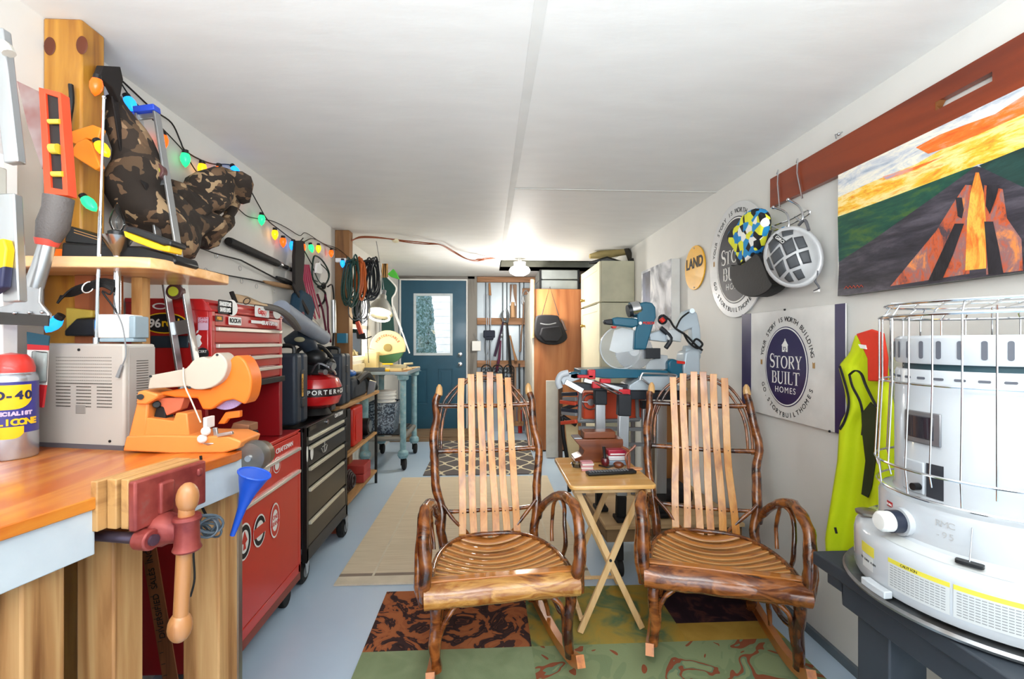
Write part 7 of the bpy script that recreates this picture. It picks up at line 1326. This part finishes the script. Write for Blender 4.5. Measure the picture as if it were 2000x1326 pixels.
for y in (1.935, 2.30):
    q = MB(); q.beam((.66, y, TZ-.03), (.39, y, .016), .026, .014, YP); q.put('leg', TRL, tt, bev=.002)
    q = MB(); q.beam((.375, y+.016, TZ-.03), (.665, y+.016, .016), .026, .014, YP); lg = q.put('leg', TRL, tt, bev=.002)
    q = MB(); q.cyl((.52, y-.009, .325), (.52, y-.013, .325), .006); q.put('pivot_bolt', IRON, lg)
q = MB(); q.beam((.40, 1.95, .06), (.40, 2.3, .06), .02, .012); q.beam((.65, 1.95, .06), (.65, 2.3, .06), .02, .012); q.beam((.41, 2.315, .05), (.66, 2.315, .05), .018, .012); q.put('stretcher', TRL, tt, bev=.002)
TT = TZ+.001
def onT(px, py): return G(px, py, TT)
def at(px, py_, Y, z=None): return P(px, py_, Y)
pb = thing('pipe_box', 'brown wooden pipe rack box with a drawer on the tray table', 'box', (.50, 2.27, TT)); PBW = wood('walnut box', '7a3f1e', '5a2a12', 'x', .35, coat=.4, sc=3)
x0, x1 = P(1128, 0, 2.26).x, P(1213, 0, 2.26).x
q = MB(); q.prism([(x0-.015, 0), (x1, 0), (x1+.006, .10), (x1+.003, .115), (x0-.02, .115), (x0, .09), (x0+.03, .06), (x0+.02, .035), (x0-.02, .02)], (0, 2.24, TT), XP, ZP, V(0, .1, 0)); q.put('body', PBW, pb, bev=.003)
q = MB(); q.lh((x0+.03, 2.25, TT+.116), (x1-.03, 2.335, TT+.15)); q.put('lid', PBW, pb, bev=.004); q = MB(); q.lh((x0-.02, 2.245, TT+.116), (x0+.02, 2.33, TT+.122)); pt(q.put('metal_tray', STEEL, pb, bev=.001), 'metal strip')
o = thing('tobacco_tin', 'red tin on top of two stacked tins beside the pipe box', 'tin', (.62, 2.2, TT+.05)); x0, x1 = P(1186, 0, 2.2).x, P(1222, 0, 2.2).x; q = MB(); q.lh((x0, 2.18, TT+.046), (x1, 2.232, TT+.075)); q.put('body', mk('tin red', 'a81c3a', .3, coat=.5), o, bev=.004); q = MB(); q.lh((x0+.01, 2.1795, TT+.052), (x1-.01, 2.18, TT+.058)); pt(q.put('label', PAPER, o), 'white label line')
q = MB(); q.lh((x0, 2.18, TT+.0), (x1, 2.232, TT+.022)); tag(q.put('tobacco_tin', mk('tin pale blue', '8fa6bd', .3, coat=.5), bev=.004), 'pale blue tin at the bottom of the tin stack', 'tin'); q = MB(); q.lh((x0+.002, 2.18, TT+.023), (x1-.002, 2.232, TT+.045)); tag(q.put('tobacco_tin', mk('tin white', 'd5d3d6', .3, coat=.5), bev=.004), 'white tin in the middle of the tin stack', 'tin')
o = thing('smoking_pipe', 'dark red standing pipe in front of the tins', 'pipe', P(1183, 905, 2.1)); c = onT(1182, 912); q = MB(); q.lathe([(.008, 0), (.017, .008), (.021, .022), (.019, .038), (.015, .044), (.011, .04)], c, n=18); q.put('bowl', mk('cherry pipe', '5c1720', .25, coat=.7), o); q = MB(); q.tube([c+V(0, .005, .04), c+V(-.002, .01, .07), c+V(-.004, .01, .095)], [.008, .007, .008], 8); q.put('stem', BLACK, o)
MT = mk('match label', 'dfd6cf', .5); 
for i in range(5):
    c = onT(1146, 918)+V(random.uniform(-.003, .003), 0, .004+i*.0085); q = MB(); q.box(c, (.055, .036, .008), (0, 0, random.uniform(-.1, .1))); tag(q.put('matchbook', [MT, REDB][0:1] if i % 2 else [mk('match rose', 'c98d92', .5)], bev=.001), ['bottom rose matchbox of the small stack on the tray table', 'second cream matchbox from the bottom of the small stack', 'middle rose matchbox of the small stack on the tray table', 'second cream matchbox from the top of the small stack', 'top rose matchbox of the small stack on the tray table'][i], 'matchbox')
rm = thing('remote_control', 'long black remote control lying on the tray table front edge', 'remote control', onT(1192, 927)); a, b_ = onT(1146, 928)+V(0, 0, .008), onT(1240, 923)+V(0, 0, .008); q = MB(); q.beam(a, b_, .045, .014); q.put('body', BLACK, rm, bev=.005, seg=3)
dq = (b_-a).normalized(); nq = V(-dq.y, dq.x, 0); q = MB()
for i in range(14):
    for j in (-1, 0, 1): q.box(a+dq*(.014+i*.0135)+nq*j*.011+V(0, 0, .0085), (.007, .006, .003), (0, 0, math.atan2(dq.y, dq.x)))
bt = q.put('buttons', GREY, rm); bt['kind'] = 'stuff'
o = thing('antler_pipe_rest', 'branched brown wood pipe rest at the right of the tray table', 'pipe rest', onT(1230, 912)); ANT = mk('polished branch', '8a4a2c', .35, coat=.4); q = MB(); c = onT(1228, 915)
q.tube(smoothpts([c, c+V(.004, .01, .04), c+V(.0, .01, .08), c+V(-.03, .01, .10)], 4), .007, 8, nz=.2, nf=40); q.tube(smoothpts([c+V(.0, .01, .075), c+V(.02, .01, .09), c+V(.036, .01, .108)], 4), .006, 8, nz=.2, nf=40); q.tube(smoothpts([c, c+V(-.015, 0, .05), c+V(.004, .01, .08)], 4), .005, 7); q.put('branch', ANT, o)
o = thing('carved_pipe', 'lumpy brown carved pipe bowl lying left of the branched rest', 'pipe', onT(1212, 915)); q = MB(); q.ell(onT(1210, 914)+V(0, 0, .018), (.026, .018, .019), nz=.25, nf=25); q.put('bowl', mk('amber brown', '6b3216', .3, coat=.6), o); q = MB(); q.tube([onT(1200, 917)+V(0, 0, .02), onT(1186, 918)+V(0, 0, .012), onT(1170, 912)+V(0, 0, .008)], .004, 7); q.put('stem', BLACK, o)
q = MB(); q.prism(disc(.03, 20, .018), onT(1243, 917), XP, YP, V(0, 0, .008)); tag(q.put('wood_slice', wood('pale slice', 'd89a6c', 'b8784c', 'x', .4), bev=.002), 'small pale oval wood slice at the right edge of the tray table', 'slice')
q = MB(); q.lathe([(0, 0), (.022, 0), (.03, .02), (.027, .021), (.02, .006), (0, .005)], onT(1127, 912), n=20); tag(q.put('glass_ashtray', glass('ashtray glass', 'd8dcdc', .05)), 'small clear glass ashtray at the left of the matchbox stack', 'ashtray')
# ================================================================ PLATFORM, SAW STAND, SAWS
OLDW = wood('old plywood', 'c9ab7e', 'a58458', 'x', .65, sc=2.2)
pf = thing('wooden_platform', 'low plywood dolly platform under the saw stand', 'platform', (.95, 2.6, 0)); q = MB(); q.lh((.60, 2.32, .29), (1.34, 3.0, .31)); q.put('deck', OLDW, pf, bev=.003)
q = MB(); q.lh((.61, 2.33, .222), (1.33, 2.36, .289)); q.lh((.61, 2.36, .222), (.64, 2.99, .289)); q.lh((1.30, 2.36, .222), (1.33, 2.99, .289)); q.lh((.64, 2.96, .222), (1.30, 2.99, .289)); q.put('frame', wood('dark old board', '7d6242', '5e4629', 'x', .65, sc=3), pf, bev=.002)
for x, y in ((.70, 2.42), (1.24, 2.42), (.70, 2.9), (1.24, 2.9)): q = MB(); q.cyl((x-.015, y, .05), (x+.015, y, .05), .049, n=20); q.lh((x-.02, y-.02, .09), (x+.02, y+.02, .221)); q.put('caster', RUBBER, pf, bev=.004)
ss = thing('saw_stand', 'folding aluminium miter saw stand with red levers and black feet', 'stand', (.95, 2.6, .311)); SY = 2.5
DK = mk('stand black', '1c2026', .5)
q = MB(); q.poly([P(1228, 763, SY), P(1342, 764, SY), P(1340, 782, SY), P(1232, 780, SY)], V(0, .12, 0)); q.poly([P(1105, 748, SY), P(1250, 752, SY), P(1250, 764, SY), P(1120, 762, SY)], V(0, .1, 0)); q.put('main_beam', mk('stand navy black', '20262f', .45), ss, bev=.003)
for x0, y0, x1, y1, w in ((1104, 745, 1138, 764, .03), (1140, 742, 1215, 760, .022)): q = MB(); q.beam(P(x0, y0, SY-.01), P(x1, y1, SY-.02), w, .03, YP); q.put('extension_rail', ALU, ss, bev=.002)
q = MB(); q.tube(smoothpts([P(1110, 728, SY), P(1096, 732, SY), P(1090, 745, SY), P(1094, 758, SY)], 4), .018, 10); q.poly([P(1093, 735, SY), P(1130, 728, SY), P(1134, 740, SY), P(1100, 752, SY)], V(0, .08, 0)); pt(q.put('end_support', mk('grey white plastic', 'bcc3c9', .4), ss, bev=.003), 'pale grey end support')
for x0, y0, x1, y1 in ((1128, 738, 1158, 732), (1148, 722, 1162, 740), (1156, 745, 1172, 758), (1208, 760, 1230, 776), (1172, 740, 1192, 748)): q = MB(); a = P(x0, y0, SY-.03); b_ = P(x1, y1, SY-.03); q.lh((min(a.x, b_.x), SY-.045, min(a.z, b_.z)), (max(a.x, b_.x), SY-.01, max(a.z, b_.z))); pt(q.put('lever', mk('stand red', 'c62a33', .35), ss, bev=.004), 'red lever')
q = MB(); q.tube([P(1160, 747, SY-.04), P(1215, 775, SY-.05)], .006, 6); q.tube([P(1160, 742, SY-.045), P(1215, 768, SY-.05)], .004, 6); q.put('slide_rod', CHROME, ss)
LZ = .312
for (xa, ya2, xb, Yl, jy) in ((1172, 760, 1172, 2.56, 790), (1219, 770, 1212, 2.40, 812), (1263, 782, 1262, 2.62, 798), (1291, 784, 1290, 2.45, 790)):
    t_ = P(xa, ya2, Yl); b_ = P(xb, 0, Yl); b_.z = LZ+.012; j = lerp(t_, b_, (ya2-jy)/(ya2-1000)) if True else None
    fr_ = (jy-ya2)/((VY+(HC-b_.z)*FL/Yl)-ya2); j = lerp(t_, b_, fr_); k2 = lerp(t_, b_, .82)
    q = MB(); q.beam(j, k2, .055, .035, YP); lg = q.put('leg', ALU, ss, bev=.003); q = MB(); q.beam(t_, j, .07, .05, YP); q.put('leg_sleeve', DK, lg, bev=.005); q = MB(); q.beam(k2, b_, .05, .045, YP); q.box(b_+V(0, -.01, 0), (.07, .09, .022)); q.put('foot', RUBBER, lg, bev=.006)
q = MB(); q.beam(P(1225, 868, 2.6), P(1320, 868, 2.6), .02, .02); q.beam(P(1130, 836, 2.6), P(1255, 838, 2.6), .02, .02); q.put('cross_bar', GREY, ss)
# miter saw
BL = mk('saw teal', '175a72', .35, coat=.2, var=.06); LG = mk('saw light grey', 'b4c0c8', .35, .2, var=.05)
ms = thing('miter_saw', 'teal and silver sliding miter saw on the stand', 'saw', (.8, 2.6, .99)); MY = 2.5
def mpoly(nm, pts, Y, t, mat, bev=.004, par=None, lab=None):
    q = MB(); q.poly([P(x, y, Y) for x, y in pts], V(0, t, 0)); o = q.put(nm, mat, par or ms, bev=bev, seg=2)
    if lab: pt(o, lab)
    return o
mpoly('base', [(1230, 752), (1250, 740), (1250, 735), (1320, 735), (1322, 752), (1342, 756), (1344, 763), (1228, 762)], MY-.03, .18, LG)
mpoly('turntable', [(1134, 722), (1190, 720), (1305, 724), (1305, 737), (1190, 739), (1134, 735)], MY+.0, .2, BL, lab='teal turntable and fence base')
mpoly('front_knob', [(1113, 728), (1122, 726), (1136, 728), (1136, 740), (1122, 742), (1112, 739)], MY, .05, BL, .008)
q = MB(); q.tube(smoothpts([P(1250, 742, MY-.06), P(1254, 731, MY-.06), P(1262, 729, MY-.06), P(1315, 732, MY-.06), P(1321, 738, MY-.06), P(1320, 757, MY-.06)], 4), .006, 8); q.tube([P(1253, 739, MY-.06), P(1276, 758, MY-.06)], .006, 8); q.put('carry_handle', STEEL, ms)
mpoly('fence', [(1262, 718), (1266, 704), (1280, 700), (1284, 692), (1304, 694), (1307, 722), (1262, 722)], MY+.08, .02, mk('fence grey', 'b9c0c4', .4, .4))
mpoly('gear_case', [(1247, 597), (1252, 591), (1262, 589), (1274, 591), (1281, 600), (1282, 620), (1276, 636), (1262, 683), (1239, 683), (1241, 650), (1245, 630)], MY+.02, .07, BL, .008, lab='teal motor arm cover')
mpoly('handle', [(1196, 621), (1206, 619), (1246, 622), (1248, 636), (1236, 640), (1198, 635)], MY, .05, BL, .008, lab='teal handle'); mpoly('handle_grip', [(1180, 625), (1197, 622), (1198, 635), (1182, 633)], MY+.005, .04, DK, .006)
mpoly('handle_button', [(1195, 637), (1205, 637), (1203, 641), (1197, 641)], MY-.001, .03, REDB, .002, lab='red button')
q = MB(); q.cyl(P(1226, 608, MY+.06), P(1250, 603, MY+.06), .036, .042, 20); q.put('motor', mk('motor black', '2b2f33', .3, .4), ms); q = MB(); q.cyl(P(1232, 606, MY+.06), P(1247, 603, MY+.06), .046, .046, 20); pt(q.put('motor_band', CHROME, ms), 'chrome band')
c = P(1251, 631, MY-.003); q = MB(); q.cyl(c, c+V(0, .004, 0), .009); em = q.put('emblem', PAPER, ms); text('lettering', 'BOSCH', .02, P(1267, 631, MY+.016), XP, V(0, 0, 1), REDB, ms, .001, offset=.0008)
c = P(1238, 685, MY+.07); q = MB(); q.prism([(.108*cos(t), .108*sin(t)) for t in [2*PI*i/60 for i in range(60)]], c, XP, ZP, V(0, .003, 0)); bl = q.put('blade', mk('blade steel', 'b8bcc0', .25, .9), ms); q = MB(); q.cyl(c+V(0, -.008, 0), c+V(0, .012, 0), .03, n=20); q.put('arbor', CHROME, bl)
q = MB()
for i in range(48): a = 2*PI*i/48; q.prism([(.107*cos(a), .107*sin(a)), (.113*cos(a+.03), .113*sin(a+.03)), (.107*cos(a+.07), .107*sin(a+.07))], c, XP, ZP, V(0, .003, 0))
q.put('teeth', STEEL, bl)
GG = newmat('clear guard'); m, nt, b = GG; t = nd(nt, 'ShaderNodeBsdfTransparent'); x = nd(nt, 'ShaderNodeMixShader'); x.inputs[0].default_value = .16; nt.links.new(t.outputs[0], x.inputs[1]); nt.links.new(b.outputs[0], x.inputs[2]); nt.links.new(x.outputs[0], nt.nodes['Material Output'].inputs[0]); b.inputs['Base Color'].default_value = (.72, .76, .78, 1); b.inputs['Roughness'].default_value = .15; CGM = m
c = P(1213, 679, MY+.05); q = MB(); q.lathe([(.118, .04), (.122, .03), (.122, .0), (.116, -.004), (.03, -.006)], c, YP, 48); gd = q.put('clear_guard', CGM, ms); q = MB(); q.tube(arc(c+V(0, -.004, 0), .12, 60, 300, 30, XP, ZP), .0035, 6); q.put('guard_rim', mk('guard rim', 'c9cfd2', .3), gd)
mpoly('upper_guard', [(1200, 645), (1215, 640), (1240, 645), (1240, 684), (1205, 690), (1190, 684), (1196, 660)], MY+.055, .004, mk('guard plate', 'd2d8da', .35), .001)
mpoly('slide_arm', [(1268, 652), (1290, 645), (1328, 648), (1330, 664), (1300, 668), (1270, 664)], MY+.06, .07, LG); mpoly('pivot_block', [(1300, 645), (1318, 643), (1332, 650), (1330, 668), (1304, 664)], MY+.03, .06, mk('silver casting', 'c5ccd0', .3, .5), .003)
mpoly('glide_arm', [(1316, 645), (1338, 608), (1352, 603), (1362, 612), (1368, 640), (1370, 680), (1352, 680), (1352, 640), (1330, 650)], MY+.09, .06, LG, .006); mpoly('rear_housing', [(1338, 688), (1368, 676), (1369, 730), (1364, 738), (1334, 739), (1334, 715)], MY+.05, .12, LG, .012)
mpoly('bevel_motor', [(1305, 706), (1315, 700), (1334, 708), (1336, 738), (1320, 740), (1305, 725)], MY+.04, .08, BL, .012, lab='teal rear cover'); mpoly('bevel_label', [(1322, 704), (1338, 706), (1338, 711), (1322, 710)], MY+.038, .01, REDB, .001, lab='red label')
q = MB(); q.cyl(P(1336, 683, MY+.09), P(1368, 683, MY+.09), .024); q.cyl(P(1336, 695, MY+.09), P(1366, 695, MY+.09), .018); q.cyl(P(1352, 607, MY+.08), P(1352, 607, MY+.06), .014); q.put('pivot_joint', LG, ms)
q = MB(); q.ell(P(1294, 624, MY+.06), (.028, .03, .03)); q.lh(P(1262, 680, MY+.04), P(1284, 700, MY+.09)); q.tube(smoothpts([P(1290, 640, MY+.04), P(1310, 660, MY+.04), P(1300, 680, MY+.04)], 4), .014, 8); q.put('hinge_parts', DK, ms, bev=.003); q = MB(); q.cyl(P(1291, 622, MY+.02), P(1296, 628, MY+.02), .014); pt(q.put('lock_knob', REDB, ms), 'red lock knob')
q = MB(); q.tube(smoothpts([P(1295, 615, MY+.04), P(1308, 625, MY+.04), P(1318, 640, MY+.03), P(1340, 655, MY+.02), P(1360, 675, MY+.02), P(1372, 684, MY+.02)], 5), .006, 7); q.tube(smoothpts([P(1335, 650, MY+.03), P(1345, 668, MY+.02), P(1362, 680, MY+.02), P(1372, 672, MY+.02), P(1360, 662, MY+.02), P(1352, 672, MY+.02)], 5), .006, 7); q.tube(smoothpts([P(1320, 642, MY+.05), P(1330, 622, MY+.05), P(1345, 610, MY+.05)], 4), .005, 6); q.put('power_cord', RUBBER, ms)
# table saw in its cage behind, clutter, boards
ts = thing('table_saw', 'orange-red table saw in a grey tube frame behind the saw stand', 'saw', P(1190, 830, 2.75)); q = MB(); q.lh(P(1140, 820, 2.72), P(1238, 758, 2.95)); q.put('body', mk('saw orange red', 'd8502c', .45, var=.06), ts, bev=.01)
q = MB(); F_ = 2.66; fr_ = [P(1134, 762, F_), P(1132, 815, F_), P(1138, 822, F_), P(1240, 820, F_), P(1245, 812, F_), P(1243, 765, F_)]; q.tube(smoothpts(fr_, 4), .012, 8); q.put('tube_frame', GREY, ts)
q = MB(); c = P(1153, 785, 2.7); q.tube(arc(c, .045, 0, 360, 22, XP, ZP), .004, 6, caps=False); q.cyl(c+V(0, -.02, 0), c, .02); q.beam(P(1133, 784, 2.69), P(1170, 787, 2.69), .006, .006); q.put('hand_wheel', STEEL, ts)
for (xa, xb) in ((1140, 1140), (1236, 1236)): t_ = P(xa, 822, 2.8); q = MB(); q.cyl((t_.x, 2.8, .312), (t_.x, 2.8, t_.z), .014); q.put('stand_leg', GREY, ts)
o = thing('clamp_pile', 'bundle of dark and orange bar clamps at the left end of the saw stand', 'clamps', P(1110, 850, 2.7)); rnd = random.Random(5)
for i in range(7):
    y = 765+i*9; q = MB(); q.beam(P(1098+rnd.uniform(-3, 3), y+rnd.uniform(-4, 8), 2.74), P(1126, y+rnd.uniform(-3, 6), 2.62), .02, .022); q.put('clamp_bar', [mk('clamp blue black', '232d3c', .5), GREY, mk('clamp red', 'c4472c', .5), DK][i % 4], o, bev=.003)
o = thing('folding_chair', 'grey metal frame with cream panel leaning behind the tray table', 'frame', P(1110, 900, 2.8)); q = MB(); q.tube(smoothpts([P(1098, 812, 2.75), P(1100, 850, 2.75), P(1108, 900, 2.75), P(1112, 960, 2.75)], 4), .012, 7); q.tube([P(1098, 812, 2.75), P(1125, 830, 2.75)], .012, 7); q.put('frame', IRON, o); q = MB(); q.poly([P(1104, 824, 2.78), P(1128, 822, 2.78), P(1132, 893, 2.78), P(1110, 893, 2.78)], V(0, .02, 0)); pt(q.put('panel', mk('cream panel', 'd6c294', .5), o), 'cream panel'); o.name = 'metal_easel'
q = MB(); a = P(1262, 783, 2.95); b_ = P(1288, 0, 2.95); q.lh((a.x, 2.95, .312), (b_.x, 2.965, a.z)); tag(q.put('grey_board', mk('grey brown board', '8f8270', .6), bev=.002), 'tall grey-brown board standing behind the silver stand legs', 'board')
q = MB(); a = P(1300, 790, 2.9); b_ = P(1345, 0, 2.9); q.lh((a.x, 2.9, .312), (b_.x, 2.915, a.z)); tag(q.put('brown_board', wood('brown board', 'a9703a', '8d5626', 'z', .5), bev=.002), 'orange-brown board standing behind the darker rocking chair', 'board')
q = MB(); q.lh(P(1340, 800, 2.97), P(1392, 722, 2.99)); tag(q.put('pine_board', wood('pale pine board', 'c0a27a', 'a58860', 'x', .6), bev=.002), 'pale weathered board on the right behind the miter saw', 'board')
q = MB(); q.lh((1.0, 2.6, .312), (1.2, 2.85, .40)); tag(q.put('black_sack', KN, bev=.03), 'black sack on the platform behind the darker rocking chair', 'sack')
# ================================================================ shared group phrases for repeats
GR = {'rocking_chair': 'twig rocking chairs on the floral rug', 'fishing_rod': 'fishing rods on the left wall', 'extension_lead': 'coiled leads on the far post', 'matchbook': 'matchboxes on the tray table', 'tobacco_tin': 'tins on the tray table', 'red_box': 'red boxes on the rack shelf',
      'wood_lath': 'laths behind the green board', 'hard_case': 'hard tool cases along the left wall', 'loppers': 'loppers on the left and back walls', 'cream_cabinet': 'cream cabinets at the back right', 'wood_offcut': 'wood strips on the saw table'}
for o in list(bpy.data.objects):
    if o.parent is None and 'label' in o and 'group' not in o:
        n = o.name.split('.')[0]
        if n in GR: o['group'] = GR[n]
